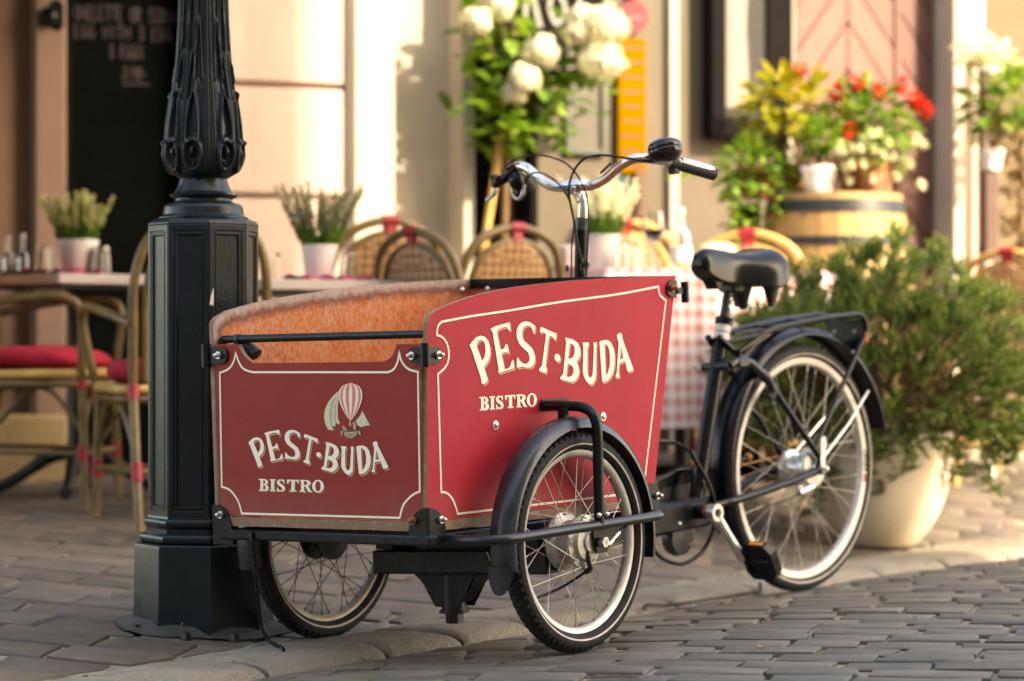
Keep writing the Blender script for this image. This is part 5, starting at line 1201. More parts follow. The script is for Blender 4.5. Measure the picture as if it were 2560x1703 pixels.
# carrier
mb = R()
sym(lambda s: mb.tube([(s * .045, -.345, .682)] + spl([(s * .055, -.300, .705), (s * .060, -.2234, .7411), (s * .062, -.13, .758), (s * .063, .0131, .7755), (s * .064, .160, .7885), (s * .065, .205, .787), (s * .066, .230, .766), (s * .066, .232, .735)], 6) + [V((s * .067, -.018, .418))], .0076, 10))
mb.tube([(-.05, -.335, .712), (-.05, -.21, .748), (-.048, .16, .790)], .006, 10); mb.tube([(.0, -.335, .708), (.0, .20, .787)], .006, 10)
for y, z in ((-.15, .752), (.0, .771), (.15, .785), (.205, .787)): mb.tube([(-.063, y, z), (.063, y, z)], .0052, 8)
rack = mb.build('luggage_carrier', M['black'], trike)
mb = R(); mb.grid(6, 14, lambda u, v: V((-.030 + .022 * u, -.28 + .45 * v, .732 + .045 * v + .006 * sin(pi * u)))); mb.build('carrier_strap', M['rubber_soft'], rack, 180)
mb = R(); mb.box((0, .222, .730), (.128, .004, .085), b=.001); pl = mb.build('carrier_plate', M['black'], rack)
for x in (-.035, .035):
    mb = R(); mb.bolt((x, .219, .738), (0, -1, 0), .0065); mb.build('plate_bolt', M['steel'], rack)
mb = R(); mb.box((.0, .229, .712), (.10, .010, .04), b=.004); mb.build('reflector', M['reflector_red'], rack)
mb = R(); mb.box((.070, .228, .722), (.006, .012, .030), b=.002); mb.build('side_reflector', M['reflector_red'], rack)
# cranks
mb = R(); mb.tube([(-.06, -.500, .253), (.070, -.500, .253)], .020, 16); mb.build('bottom_bracket', M['black'], trike)
mb = R(); mb.tube([(.058, -.500, .253), (.070, -.500, .253)], .0215, 16); mb.build('bearing_cup', M['rust'], trike)
def crank(x, a, b):
    mb = R(); a, b = V((x, *a)), V((x + (.016 if x > 0 else -.016), *b))
    mb.tube([a - V((.008, 0, 0)), a + V((.016, 0, 0))], [.0225, .0235], 16)
    ring = spl([a + (b - a) * .02, a + (b - a) * .15, a + (b - a) * .5, a + (b - a) * .85, b], 4)
    mb.tube(ring, [.0205, .019, .0175, .0165, .0155, .0148, .014, .0134, .013, .0128, .0128, .0128, .013, .0132, .0138, .014, .014][:len(ring)], 10)
    return mb.build('crank', M['alloy'], trike, 60)
ck = crank(.078, (-.5, .2535), (-.3935, .124)); crank(-.088, (-.5, .2535), (-.606, .383))
mb = R(); mb.tube([(.094, -.5, .2535), (.0965, -.5, .2535)], .0115, 14); mb.build('crank_cap', M['black'], ck)
def pedal(c, tilt):
    X = XR @ Matrix.Translation(c) @ Matrix.Rotation(tilt, 4, 'X')
    mb = MB(X)
    oc = [(-.05, -.030), (-.034, -.052), (.034, -.052), (.05, -.030), (.05, .030), (.034, .052), (-.034, .052), (-.05, .030)]
    inn = [(u * .66, v * .62) for u, v in oc]
    mb.prism([oc, inn], lambda u, v, h: V((u, v, h)), -.014, .014)
    mb.box((0, 0, 0), (.072, .070, .020)); mb.tube([(-.055, 0, 0), (.05, 0, 0)], .012, 10)
    for yy in (-.043, .043):
        for k in range(7): mb.box((-.036 + k * .012, yy, .0155), (.006, .014, .004))
    p = mb.build('pedal', M['black'], trike, 30)
    for yy in (-.0535, .0535):
        mb = MB(X); mb.box((0, yy, 0), (.042, .003, .013), b=.001); mb.build('pedal_reflector', M['amber'], p)
    mb = MB(X); mb.bolt((.03, .03, .0145), (0, 0, 1), .004); mb.bolt((.0, -.035, .0145), (0, 0, 1), .004); mb.build('pedal_bolt', M['steel'], p)
    return p
pedal((.150, -.383, .121), radians(-62)); pedal((-.160, -.612, .386), radians(-20))
mb = R(); NT_ = 40; ring = []
mb.lathe([(.030, -.0545), (.078, -.0545), (.078, -.0515), (.030, -.0515)], 44, 'x', (0, -.5, .2535), loop=True)
for k in range(NT_):
    a = 2 * pi * k / NT_; mb.box((-.053, -.5 + .080 * cos(a), .2535 + .080 * sin(a)), (.003, .006, .006), Matrix.Rotation(a, 3, 'X'))
mb.build('chain_ring', M['black_worn'], trike, 30)
mb = R(); mb.tube(spl([(-.050, -.600, .312), (-.050, -.5876, .3323), (-.050, -.5408, .3467), (-.050, -.4882, .3579), (-.050, -.4189, .3601), (-.050, -.3866, .3605), (-.050, -.277, .3698), (-.050, -.185, .384)], 6), .0065, 10)
cg = mb.build('chain_guard', M['black'], trike)
mb = R(); mb.prism([(-.595, .325), (-.55, .345), (-.49, .357), (-.42, .359), (-.42, .325), (-.49, .322), (-.55, .318)], lambda u, v, h: V((h, u, v)), -.0515, -.0485); mb.build('guard_plate', M['black'], cg)
mb = R(); mb.ball((-.050, -.178, .385), (.012, .012, .014)); mb.build('guard_end', M['rust'], cg)
mb = R(); sym(lambda s: mb.tube([(-.053, -.5, .2535 + s * .080), (-.053, -.0, .351 + s * .034)], .0035, 6)); mb.build('chain', M['rust'], trike)
mb = R(); mb.tube(spl([(.030, -.5383, .4184), (.032, -.5094, .3813), (.034, -.4776, .3439), (.036, -.4563, .31), (.036, -.4429, .2763), (.034, -.4402, .2132), (.032, -.4563, .1778), (.030, -.4988, .1376), (.030, -.5775, .1183), (.030, -.6548, .1381), (.030, -.70, .170), (.03, -.74, .20)], 6), .0058, 10); mb.build('brake_hose', M['black'], trike)
mb = R(); mb.tube(spl([(.030, -.5383, .4184), (-.01, -.556, .438), (-.03, -.62, .446), (-.04, -.72, .455), (-.04, -.80, .45)], 6), .0055, 10); mb.build('brake_hose', M['black'], trike)

# --- saddle
sec = [  # y, half width, top z, skirt z, roundness
 (-.470, .014, .934, .916), (-.464, .026, .949, .908), (-.448, .033, .9595, .896), (-.428, .036, .9635, .885), (-.40, .040, .963, .876), (-.372, .046, .961, .872), (-.345, .056, .9585, .870), (-.318, .070, .9575, .866), (-.29, .086, .9585, .862), (-.262, .100, .962, .861), (-.235, .109, .968, .864), (-.212, .111, .9725, .870), (-.196, .105, .9715, .880), (-.186, .090, .965, .895), (-.182, .062, .954, .912)]
sx = [V((a, b, c)) for a, b, c, d in sec]
A = spl([(a, b, 0) for a, b, c, d in sec], 3); B_ = spl([(a, c, 0) for a, b, c, d in sec], 3); D_ = spl([(a, d, 0) for a, b, c, d in sec], 3)
mb = R(); m = len(A); NN = 20
vs = []
for i in range(m):
    y, w = A[i].x, A[i].y; zt, zs = B_[i].y, D_[i].y
    groove = .005 * max(0, 1 - abs(y + .26) / .10)
    for j in range(NN + 1):
        u = -1 + 2 * j / NN
        a = u * pi / 2
        x = w * sin(a) * (1.0 if abs(u) < .8 else 1.0)
        cs = max(0, cos(a)) ** .62
        z = zs + (zt - zs) * cs - groove * max(0, 1 - abs(u) / .3)
        vs.append(V((x, y, z)))
fs = [(i * (NN + 1) + j, i * (NN + 1) + j + 1, (i + 1) * (NN + 1) + j + 1, (i + 1) * (NN + 1) + j) for i in range(m - 1) for j in range(NN)]
fs.append(tuple(range(NN + 1))); fs.append(tuple((m - 1) * (NN + 1) + j for j in range(NN, -1, -1)))
for i in range(m - 1): fs.append((i * (NN + 1), (i + 1) * (NN + 1), (i + 1) * (NN + 1) + NN, i * (NN + 1) + NN))
mb.add(vs, fs); saddle = mb.build('saddle', M['saddle'], trike, 60)
mb = R(); mb.prism([(-.455, .912), (-.432, .892), (-.402, .852), (-.375, .880), (-.345, .890), (-.36, .93), (-.46, .945)], lambda u, v, h: V((h, u, v)), -.022, .022); mb.build('nose_skirt', M['saddle'], saddle)
mb = R(); sym(lambda s: mb.tube(spl([(s * .012, -.43, .900), (s * .018, -.375, .872), (s * .022, -.335, .862), (s * .03, -.28, .862), (s * .045, -.22, .864), (s * .055, -.205, .872)], 5), .0035, 8)); mb.build('saddle_rails', M['black_worn'], saddle)
mb = R(); mb.box((0, -.320, .862), (.060, .050, .034), b=.006); mb.tube([(-.032, -.318, .860), (.032, -.318, .860)], .012, 12); mb.tube([(0, -.275, .868), (0, -.267, .800)], [.034, .010], 14); mb.build('saddle_clamp', M['black_worn'], saddle)
for s in (-1, 1):
    mb = R(); c = V((s * .058, -.215, 0))
    prof = [(.030, .880), (.032, .868), (.030, .862), (.024, .858)] + [(.024 - .0015 * k - (.0022 if k % 2 else 0), .856 - .0052 * k) for k in range(9)] + [(.008, .806), (0, .806)]
    mb.lathe(prof, 20, 'z', c); mb.build('saddle_spring', M['rubber_soft'], saddle, 40)
# ------------------------------------------------------------------ cast iron lamp post
LX, LY = -.752, 5.895
LZ = gz(LX, LY)
PXM = 5.895 / 6044                                                 # metres per photo pixel at the post
lamp = thing('lamp_post', 'dark green cast iron lamp post with an octagonal foot and a leafy bulb shaft', 'lamp post', (LX, LY, LZ))
zpx = lambda y: .693 - (y - 851.5) * PXM - LZ
OA = radians(-90 + 5.8 + 7.2)                                       # one arris a little right of the viewer
def octa(mb, prof, close=True):
    """octagonal sections (circumradius, z) joined upwards"""
    vs = []; fs = []
    for r, z in prof:
        for k in range(8): vs.append((r * cos(OA + k * pi / 4), r * sin(OA + k * pi / 4), z))
    n = len(prof)
    for i in range(n - 1):
        for k in range(8): fs.append((i * 8 + k, i * 8 + (k + 1) % 8, (i + 1) * 8 + (k + 1) % 8, (i + 1) * 8 + k))
    if close: fs.append(tuple(range(7, -1, -1))); fs.append(tuple((n - 1) * 8 + k for k in range(8)))
    mb.add(vs, fs)
R0, R1, R2_, R3 = 138 * PXM, 143 * PXM, 156 * PXM, 174 * PXM
zb, zr2, zr1, zs = zpx(1352), zpx(1312), zpx(1290), zpx(1270)
mb = MB(); octa(mb, [(R3 * 1.01, -.03), (R3 * 1.012, .02), (R3 * .995, .06), (R3 * .985, zb - .012), (R3 * .975, zb - .003), (R3 * .955, zb)])
mb.build('plinth', M['lamp_base'], lamp, 20)
mb = MB()
prof = []
for i in range(9):
    a = -pi / 2 + pi * i / 8
    prof.append((R2_ - .006 + .008 * cos(a), zb + (zr2 - zb) * (.5 + .5 * sin(a)) * .62))
z2 = zb + (zr2 - zb) * .62
prof += [(R2_ - .013, z2 + .002), (R2_ - .013, zr2 - .004)]
for i in range(9):
    a = -pi / 2 + pi * i / 8
    prof.append((R1 - .004 + .007 * cos(a), zr2 + (zr1 - zr2) * (.5 + .5 * sin(a))))
prof += [(R0 * 1.0, zr1 + .004), (R0 * .985, zr1 + .012)]
octa(mb, prof); mb.build('foot_moulding', M['lamp_base'], lamp, 35)
zt = zpx(566)
mb = MB(); octa(mb, [(R0 * .935, zr1), (R0 * .935, zt)]); shaft = mb.build('octagonal_shaft', M['lamp'], lamp, 20)
# eight cast faces: frame, bead and sunk panel
side = 2 * R0 * sin(pi / 8); ap = R0 * cos(pi / 8)
for k in range(8):
    a = OA + (k + .5) * pi / 4
    X = Matrix.Rotation(a, 4, 'Z')
    mb = MB(X); w = side / 2 * .985
    zlo, zhi = zr1 + .004, zt
    def ringat(inset, x): return [(x, -w + inset, zlo + inset * 1.15), (x, w - inset, zlo + inset * 1.15), (x, w - inset, zhi - inset * 1.15), (x, -w + inset, zhi - inset * 1.15)]
    steps = [(-.0005, ap - .010), (.0, ap - .001), (.0015, ap), (.012, ap), (.0140, ap - .0022), (.0160, ap - .0022), (.0180, ap - .0004), (.0210, ap - .0004), (.0240, ap - .0050)]
    vs = []
    for s_, x in steps: vs += ringat(s_, x)
    fs = []
    for i in range(len(steps) - 1):
        for j in range(4): fs.append((i * 4 + j, i * 4 + (j + 1) % 4, (i + 1) * 4 + (j + 1) % 4, (i + 1) * 4 + j))
    e = (len(steps) - 1) * 4; fs.append((e, e + 1, e + 2, e + 3))
    mb.add(vs, fs); mb.build('face_panel', M['lamp'], shaft, 20)
mb = MB(Matrix.Rotation(OA + 0 * pi / 4, 4, 'Z'))                   # a flake of bare primer on the arris
mb.prism([(.0, zpx(766)), (.004, zpx(741)), (.010, zpx(722)), (.0105, zpx(757)), (.009, zpx(768)), (.0045, zpx(762))], lambda u, v, h: V((h - u * .42, u + .0005, v)), R0 * .9985 + .0006, R0 * .9985 + .0012)
mb.build('bare_patch', M['paint_chip'], shaft, 0)
mb = MB(); octa(mb, [(R0 * .99, zt - .001), (R0 * 1.0, zt + .002), (R0 * .992, zt + .006), (R0 * .95, zpx(553)), (R0 * .86, zpx(549)), (111 * PXM, zpx(547))]); mb.build('shoulder', M['lamp'], lamp, 35)
col = [(112, 548), (112, 545), (106, 541), (101, 538), (100, 533), (99, 524), (98, 518), (95, 514), (87, 510), (74, 507), (71, 503), (71, 498), (77, 496), (83, 492), (84, 489), (79, 486), (72, 482), (70, 477), (66, 470), (62, 460), (60, 451), (58, 447)]
mb = MB(); mb.lathe([(r * PXM, zpx(y)) for r, y in col], 48); mb.build('collar', M['lamp'], lamp, 40)
# bulb with cast leaves and scrolls
bulb = [(449, 58), (444, 66), (436, 76), (424, 84), (408, 90), (390, 92.5), (372, 93), (350, 92.3), (321, 90), (286, 86), (250, 81), (214, 75), (179, 69.5), (143, 66), (107, 64), (60, 62), (0, 60.5), (-60, 59.5), (-130, 58)]
def bulb_r(y):
    for (a, ra), (b, rb) in zip(bulb, bulb[1:]):
        if y >= b: t = (a - y) / (a - b); t2 = t; return ra + (rb - ra) * t2
    return bulb[-1][1]
def sm(e0, e1, x):
    t = min(1, max(0, (x - e0) / (e1 - e0))); return t * t * (3 - 2 * t)
def relief(ang, y):
    """height in photo pixels of the casting at an angle (degrees, 0 = pair of leaves) and height y"""
    a = (ang + 45) % 90 - 45
    h = 0.0
    s = abs(a)
    # strap between the leaf pairs
    w = 12.5 - max(0, (330 - y)) * .012
    d = 45 - s
    h += 3.2 * sm(w + 1.2, w - .6, d) - 2.4 * sm(1.5, .3, abs(d - w + 1.8)) - 1.6 * sm(.9, .2, d)
    # scrolls
    u, v = (s - 18.3) / 14.2, (y - 393) / 43.0
    rho = hypot(u, v)
    h += 10.0 * sm(1.20, .96, rho) - 13.5 * sm(.84, .66, rho)
    h += 11.0 * sm(.48, .10, hypot(u + .05, v + .20))
    h += 8.5 * sm(.34, .08, hypot(u - .02, (v - .56) * 1.25))
    # hollow leaves rising over the scrolls
    def leaf(cx, ytip, ybase, wid, rim, hollow):
        if not ytip - 10 < y < ybase + 16: return 0
        t = (y - ytip) / (ybase - ytip)
        hw = wid * max(0, t) ** .60 * (1 - .22 * max(0, t - .65) / .35)
        e = abs(s - cx)
        f = sm(-.05, .05, t) * sm(1.08, .97, t)
        return rim * sm(2.9, .7, abs(e - hw)) * f - hollow * sm(hw + .2, hw - 2.6, e) * f
    h += leaf(17.4, 230, 358, 12.0, 7.5, 5.6)
    h += leaf(12.5, 130, 250, 8.5, 4.6, 3.4)
    h += leaf(25.0, 50, 205, 8.0, 4.0, 3.0)
    h += leaf(10.0, -40, 130, 9.0, 4.0, 3.0)
    h += leaf(26.0, -120, 60, 7.0, 2.4, 2.0)
    h += 2.6 * sm(3.4, .4, s) * sm(376, 330, y)
    k = sm(449, 432, y)
    return h * k * 1.25
NA, NY = 360, 300
mb = MB(); vs = []
for i in range(NY + 1):
    y = 449 - (449 + 130) * i / NY
    r0 = bulb_r(y)
    for j in range(NA):
        th = 2 * pi * j / NA                                        # angle around, 0 = towards the viewer, + = to the right
        r = (r0 - 1.5 + relief(degrees(th) + 28, y)) * PXM
        vs.append((r * sin(th), -r * cos(th), zpx(y)))
fs = [(i * NA + j, i * NA + (j + 1) % NA, (i + 1) * NA + (j + 1) % NA, (i + 1) * NA + j) for i in range(NY) for j in range(NA)]
mb.add(vs, fs); mb.build('leafy_bulb', M['lamp_leaf'], lamp, 180)
mb = MB(); mb.lathe([(60 * PXM, zpx(-128)), (66 * PXM, zpx(-136)), (60 * PXM, zpx(-146)), (52 * PXM, zpx(-160)), (46 * PXM, zpx(-900)), (60 * PXM, zpx(-920)), (40 * PXM, zpx(-940)), (36 * PXM, zpx(-1900))], 32); mb.build('upper_column', M['lamp'], lamp, 40)
mb = MB(); zz = zpx(-1900)
mb.lathe([(.04, zz), (.10, zz + .04), (.16, zz + .10), (.20, zz + .42), (.23, zz + .44), (.12, zz + .60), (.03, zz + .70), (.0, zz + .74)], 6); mb.build('lantern', M['lamp'], lamp, 20)
# ragged iron collar on the paving
rng = random.Random(21)
def collar(u, v):
    a = 2 * pi * u; k = .160 + .040 * v * (1 + .5 * sin(2 * a + 1) + .25 * sin(5 * a))
    x, y = k * cos(a), k * sin(a)
    return V((x, y, gz(LX + x, LY + y) - LZ + .022 * (1 - v) ** 1.3 + .003 + .003 * noise.noise(V((x * 30, y * 30, 0)))))
mb = MB(); mb.grid(72, 6, collar); mb.build('ground_collar', simple('grey_iron_collar', (.050, .047, .041), .8, var=.4, vs=12, bump=.7, bs=50), lamp, 180)
for a in (-95, -60, 20, 150, -140):
    mb = MB(); x, y = .190 * cos(radians(a)), .190 * sin(radians(a)); mb.tube([(x, y, gz(LX + x, LY + y) - LZ), (x, y, gz(LX + x, LY + y) - LZ + .016)], [.013, .011], 6); mb.build('anchor_bolt', M['lamp_base'], lamp, 30)

# loose black cable hanging from the trike's corner down to the paving
p = [(-.585, 5.43, .262), (-.582, 5.425, .235), (-.577, 5.43, .20), (-.573, 5.44, .13), (-.565, 5.45, .06), (-.553, 5.45, .022), (-.535, 5.44, .010), (-.520, 5.435, .004), (-.512, 5.425, -.002)]
mb = MB(); mb.tube(spl(p, 6), .0048, 10)
tag(mb.build('cable', M['black'], None), 'loose black cable hanging down beside the lamp foot onto the paving', 'cable')
# ------------------------------------------------------------------ cafe furniture
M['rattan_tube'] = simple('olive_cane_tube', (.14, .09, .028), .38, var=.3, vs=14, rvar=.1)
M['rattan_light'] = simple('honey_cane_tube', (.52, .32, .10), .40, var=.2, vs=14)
M['wrap'] = simple('red_cane_binding', (.30, .010, .022), .5, var=.2)
M['cushion'] = simple('red_cushion', (.40, .006, .030), .85, var=.12, vs=20, bump=.2, bs=300)
def weave(name, a, b):
    t = NT(name)
    m = t.n("ShaderNodeMapping"); m.inputs['Rotation'].default_value = (0, radians(45), 0); m.inputs['Scale'].default_value = (46, 46, 46)
    t.l(t.obj(), m.inputs['Vector'])
    ck = t.n("ShaderNodeTexChecker"); ck.inputs['Scale'].default_value = 1.0
    ck.inputs['Color1'].default_value = (*a, 1); ck.inputs['Color2'].default_value = (*b, 1)
    t.l(m.outputs[0], ck.inputs['Vector'])
    c = t.mix(t.math('MULTIPLY', t.noise(300, 2), .25), ck.outputs['Color'], a)
    return t.set(c, .6)
M['weave'] = weave('cream_and_brown_weave', (.52, .34, .19), (.22, .085, .050))
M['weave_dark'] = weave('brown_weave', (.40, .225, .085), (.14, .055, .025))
M['table_slab'] = simple('grey_table_top', (.42, .36, .33), .5, var=.1, vs=6)
M['iron'] = simple('black_cast_iron', (.010, .012, .014), .45, var=.3, bump=.2, bs=60)
M['white_pot'] = simple('white_glazed_pot', (.78, .75, .70), .35, var=.03)
M['terracotta'] = simple('terracotta', (.42, .17, .085), .8, var=.2, vs=14)
M['napkin'] = simple('pink_napkin', (.52, .03, .14), .8, var=.3, vs=25)
M['soil'] = simple('dark_soil', (.03, .02, .014), .95)
def thin_glass():
    t = NT('thin_glass')
    g = t.n("ShaderNodeBsdfGlossy"); g.inputs['Roughness'].default_value = .04; g.inputs['Color'].default_value = (1, 1, 1, 1)
    tr = t.n("ShaderNodeBsdfTransparent"); tr.inputs['Color'].default_value = (.93, .91, .89, 1)
    fr = t.n("ShaderNodeLayerWeight"); fr.inputs['Blend'].default_value = .30
    mx = t.n("ShaderNodeMixShader")
    t.l(t.math('ADD', t.math('MULTIPLY', fr.outputs['Facing'], .75), .12), mx.inputs[0]); t.l(tr.outputs[0], mx.inputs[1]); t.l(g.outputs[0], mx.inputs[2])
    out = [n for n in t.t.nodes if n.type == 'OUTPUT_MATERIAL'][0]
    t.l(mx.outputs[0], out.inputs['Surface'])
    return t.mat
M['thin_glass'] = thin_glass()
for o in bpy.data.objects:
    if o.name == 'pane' and o.data: o.data.materials[0] = M['thin_glass']
M['wine'] = simple('red_wine', (.06, .004, .010), .1)
M['water'] = simple('still_water', (.35, .33, .30), .05)
def leafy(name, cols, rough=.5, trans=.35):
    """leaf colour by the face's own tint; thin leaves let some light through"""
    t = NT(name)
    a = t.n("ShaderNodeAttribute"); a.attribute_name = 'tint'
    n = len(cols)
    c = t.ramp(a.outputs['Fac'], [(i / (n - 1), cols[i]) for i in range(n)])
    t.set(c, rough)
    tl = t.n("ShaderNodeBsdfTranslucent"); t.l(t.mix(1.0, c, (1.3, 1.35, .8), 'MULTIPLY'), tl.inputs['Color'])
    mx = t.n("ShaderNodeMixShader"); mx.inputs[0].default_value = trans
    out = [q for q in t.t.nodes if q.type == 'OUTPUT_MATERIAL'][0]
    t.l(t.p.outputs[0], mx.inputs[1]); t.l(tl.outputs[0], mx.inputs[2]); t.l(mx.outputs[0], out.inputs['Surface'])
    return t.mat
M['leaf'] = leafy('fresh_green_leaf', [(.055, .13, .016), (.12, .24, .030), (.20, .34, .045), (.31, .40, .07)])
M['needle'] = leafy('conifer_needle', [(.030, .064, .018), (.080, .130, .034), (.155, .205, .050), (.26, .275, .075), (.38, .28, .07)])
M['yellow_leaf'] = leafy('yellow_coleus_leaf', [(.20, .25, .03), (.38, .38, .03), (.48, .43, .04), (.42, .25, .03)])
M['petal_white'] = leafy('cream_petal', [(.62, .58, .42), (.78, .74, .60), (.84, .82, .74)], .6, .3)
M['petal_red'] = leafy('red_petal', [(.50, .012, .006), (.62, .03, .012), (.65, .06, .03)], .5, .25)
M['petal_heather'] = leafy('heather_bud', [(.18, .24, .06), (.45, .44, .20), (.62, .58, .36)], .6, .3)
M['heather_grey'] = leafy('faded_heather', [(.10, .13, .06), (.30, .29, .19), (.46, .42, .31)], .6, .3)
M['bark'] = simple('young_bark', (.15, .085, .035), .8, var=.3, vs=30)
M['stake'] = simple('bamboo_stake', (.50, .30, .09), .55, var=.15)

class Leaves:
    """many small leaf faces in one mesh with a tint per corner point"""
    def __init__(s, seed): s.mb = MB(); s.t = []; s.r = random.Random(seed)
    def leaf(s, p, d, L, w, tint, fold=.25, up=(0, 0, 1)):
        p = V(p); d = V(d).normalized(); x = d.cross(V(up))
        x = x.normalized() if x.length > .05 else V((1, 0, 0))
        n = x.cross(d)
        vs = [p, p + d * L * .35 + x * w * .5 + n * w * fold, p + d * L * .38 - n * w * .05, p + d * L * .35 - x * w * .5 + n * w * fold,
              p + d * L * .72 + x * w * .38 + n * w * fold * .6, p + d * L * .75 - n * w * .10, p + d * L * .72 - x * w * .38 + n * w * fold * .6, p + d * L - n * L * .08]
        s.mb.add(vs, [(0, 1, 2), (0, 2, 3), (1, 4, 5, 2), (2, 5, 6, 3), (4, 7, 5), (5, 7, 6)])
        s.t += [tint] * 8
    def blade(s, p, d, L, w, tint):
        p = V(p); d = V(d).normalized(); a = V((s.r.uniform(-1, 1), s.r.uniform(-1, 1), s.r.uniform(-1, 1)))
        x = d.cross(a); x = x.normalized() if x.length > .05 else V((1, 0, 0))
        s.mb.add([p - x * w * .35, p + x * w * .35, p + d * L * .55 + x * w * .5, p + d * L, p + d * L * .55 - x * w * .5], [(0, 1, 2, 3, 4)])
        s.t += [tint] * 5
    def build(s, name, m, parent, stuff=False):
        s.mb.att = ('tint', s.t)
        o = s.mb.build(name, m, parent, 180)
        if stuff: o['kind'] = 'stuff'
        return o

def rdir(r, zlo=-1, zhi=1):
    a = r.uniform(0, 2 * pi); z = r.uniform(zlo, zhi); q = sqrt(max(0, 1 - z * z)); return V((q * cos(a), q * sin(a), z))

# --- bistro armchair: seat faces -y, base at the origin
def make_chair(name, label, tube, woven, arms=True):
    t = thing(name, label, 'chair')
    r = .0155
    back = spl([(-.205, .20, .44), (-.212, .225, .62), (-.214, .250, .78), (-.160, .272, .918), (0, .284, .975), (.160, .272, .918), (.214, .250, .78), (.212, .225, .62), (.205, .20, .44)], 7)
    mb = MB(); mb.tube(back, r, 10); bf = mb.build('back_frame', M[tube], t)
    inner = spl([(-.165, .20, .46), (-.173, .225, .62), (-.172, .248, .77), (-.125, .268, .883), (0, .278, .930), (.125, .268, .883), (.172, .248, .77), (.173, .225, .62), (.165, .20, .46)], 7)
    mb = MB(); mb.tube(inner, .0125, 8); mb.build('inner_frame', M[tube], t)
    # woven back, a bowed sheet with thickness
    half = inner[:len(inner) // 2 + 1]
    def sheet(off):
        def f(u, v):
            k = v * (len(half) - 1); i = min(int(k), len(half) - 2); q = half[i].lerp(half[i + 1], k - i)
            x = q.x * (1 - 2 * u) * .96
            return V((x, q.y + off + .018 * (1 - (1 - 2 * u) ** 2), q.z))
        return f
    mb = MB(); mb.grid(10, 20, sheet(.003)); mb.grid(10, 20, sheet(-.003)); mb.build('woven_back', M[woven], t, 180)
    for x in (0,):
        mb = MB(); mb.tube([(x - .030, .2835, .973), (x, .284, .975), (x + .030, .2835, .973)], .0195, 10); mb.box((x, .280, .952), (.052, .026, .058), b=.008); mb.build('red_binding', M['wrap'], t)
    mb = MB(); mb.tube(spl([(-.20, .19, .435), (-.215, -.02, .437), (-.19, -.20, .44), (0, -.235, .44), (.19, -.20, .44), (.215, -.02, .437), (.20, .19, .435)], 6, True), .016, 10); mb.build('seat_ring', M['rattan_light' if tube == 'rattan_tube' else tube], t)
    mb = MB(); mb.tube(spl([(-.20, .19, .405), (-.215, -.02, .405), (-.19, -.20, .405), (0, -.232, .405), (.19, -.20, .405), (.215, -.02, .405), (.20, .19, .405)], 6, True), .012, 8); mb.build('lower_ring', M[tube], t)
    mb = MB(); mb.prism([(.195 * cos(2 * pi * i / 24), -.02 + .205 * sin(2 * pi * i / 24)) for i in range(24)], lambda u, v, h: V((u, v, h)), .42, .446); mb.build('woven_seat', M[woven], t, 30)
    def cush(u, v):
        a = 2 * pi * u; k = .5 * pi * (1 - 2 * v); rr = max(0, cos(k)) ** .45
        sx = .205 * (abs(cos(a)) ** .7) * (1 if cos(a) >= 0 else -1); sy = .205 * (abs(sin(a)) ** .7) * (1 if sin(a) >= 0 else -1)
        return V((sx * rr, -.02 + sy * rr, .484 + .042 * sin(k) + .008 * sin(3 * a + .5) * rr + .012 * cos(2 * a) * rr * rr))
    mb = MB(); mb.grid(28, 10, cush); mb.build('cushion', M['cushion'], t, 180)
    legs = [((-.195, -.19, .44), (-.205, -.205, 0)), ((.195, -.19, .44), (.205, -.205, 0)), ((-.205, .20, .46), (-.215, .30, 0)), ((.205, .20, .46), (.215, .30, 0))]
    for a, b in legs:
        mb = MB(); mb.tube([a, V(a).lerp(V(b), .5) + V((0, -.004, 0)), b], [.0155, .0155, .0145], 10); lg = mb.build('leg', M[tube], t)
        p, q = V(a).lerp(V(b), .12), V(a).lerp(V(b), .02); mb = MB(); mb.tube([p, q], .0185, 10); mb.build('red_binding', M['wrap'], lg)
        p, q = V(a).lerp(V(b), .54), V(a).lerp(V(b), .66); mb = MB(); mb.tube([p, q], .0185, 10); mb.build('red_binding', M['wrap'], lg)
    mb = MB()
    P = [V(a).lerp(V(b), .6) for a, b in legs]
    for i, j in ((0, 1), (2, 3), (0, 2), (1, 3)): mb.tube([P[i], P[j]], .009, 8)
    mb.build('stretcher', M[tube], t)
    for sx in (-1, 1):
        mb = MB(); mb.tube(spl([(sx * .20, -.195, .25), (sx * .20, -.10, .375), (sx * .205, 0, .398), (sx * .207, .10, .375), (sx * .21, .235, .25)], 5), .009, 8); mb.build('brace', M[tube], t)
        if arms:
            mb = MB(); mb.tube(spl([(sx * .222, .232, .64), (sx * .245, .12, .665), (sx * .262, -.04, .690), (sx * .262, -.15, .690), (sx * .25, -.205, .645), (sx * .225, -.20, .52), (sx * .20, -.195, .42)], 6), .0150, 10); mb.build('arm', M[tube], t)
    mb = MB(); mb.tube(spl([(-.20, -.20, .25), (-.10, -.20, .375), (0, -.20, .398), (.10, -.20, .375), (.20, -.20, .25)], 5), .009, 8); mb.build('brace', M[tube], t)
    return t
CH = 'cafe chairs round the tables'
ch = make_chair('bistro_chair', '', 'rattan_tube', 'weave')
ch['group'] = CH
def put(src, x, y, rz, label, first=False):
    if first: src.location = (x, y, gz(x, y) + .002); src.rotation_euler = (0, 0, radians(rz)); src['label'] = label; return src
    return dup(src, (x, y, gz(x, y) + .002), radians(rz), label)
put(ch, -1.585, 8.16, 84, 'cane armchair with red cushion at the left picture edge', True)
put(ch, -1.075, 7.74, 206, 'cane armchair with red cushion half hidden behind the lamp post')
c1_ = put(ch, -.545, 8.72, 205, 'dark cane chair partly behind the white heather pot')
put(ch, -.125, 8.20, 133, 'cane chair with pale woven back, middle of three behind the box')
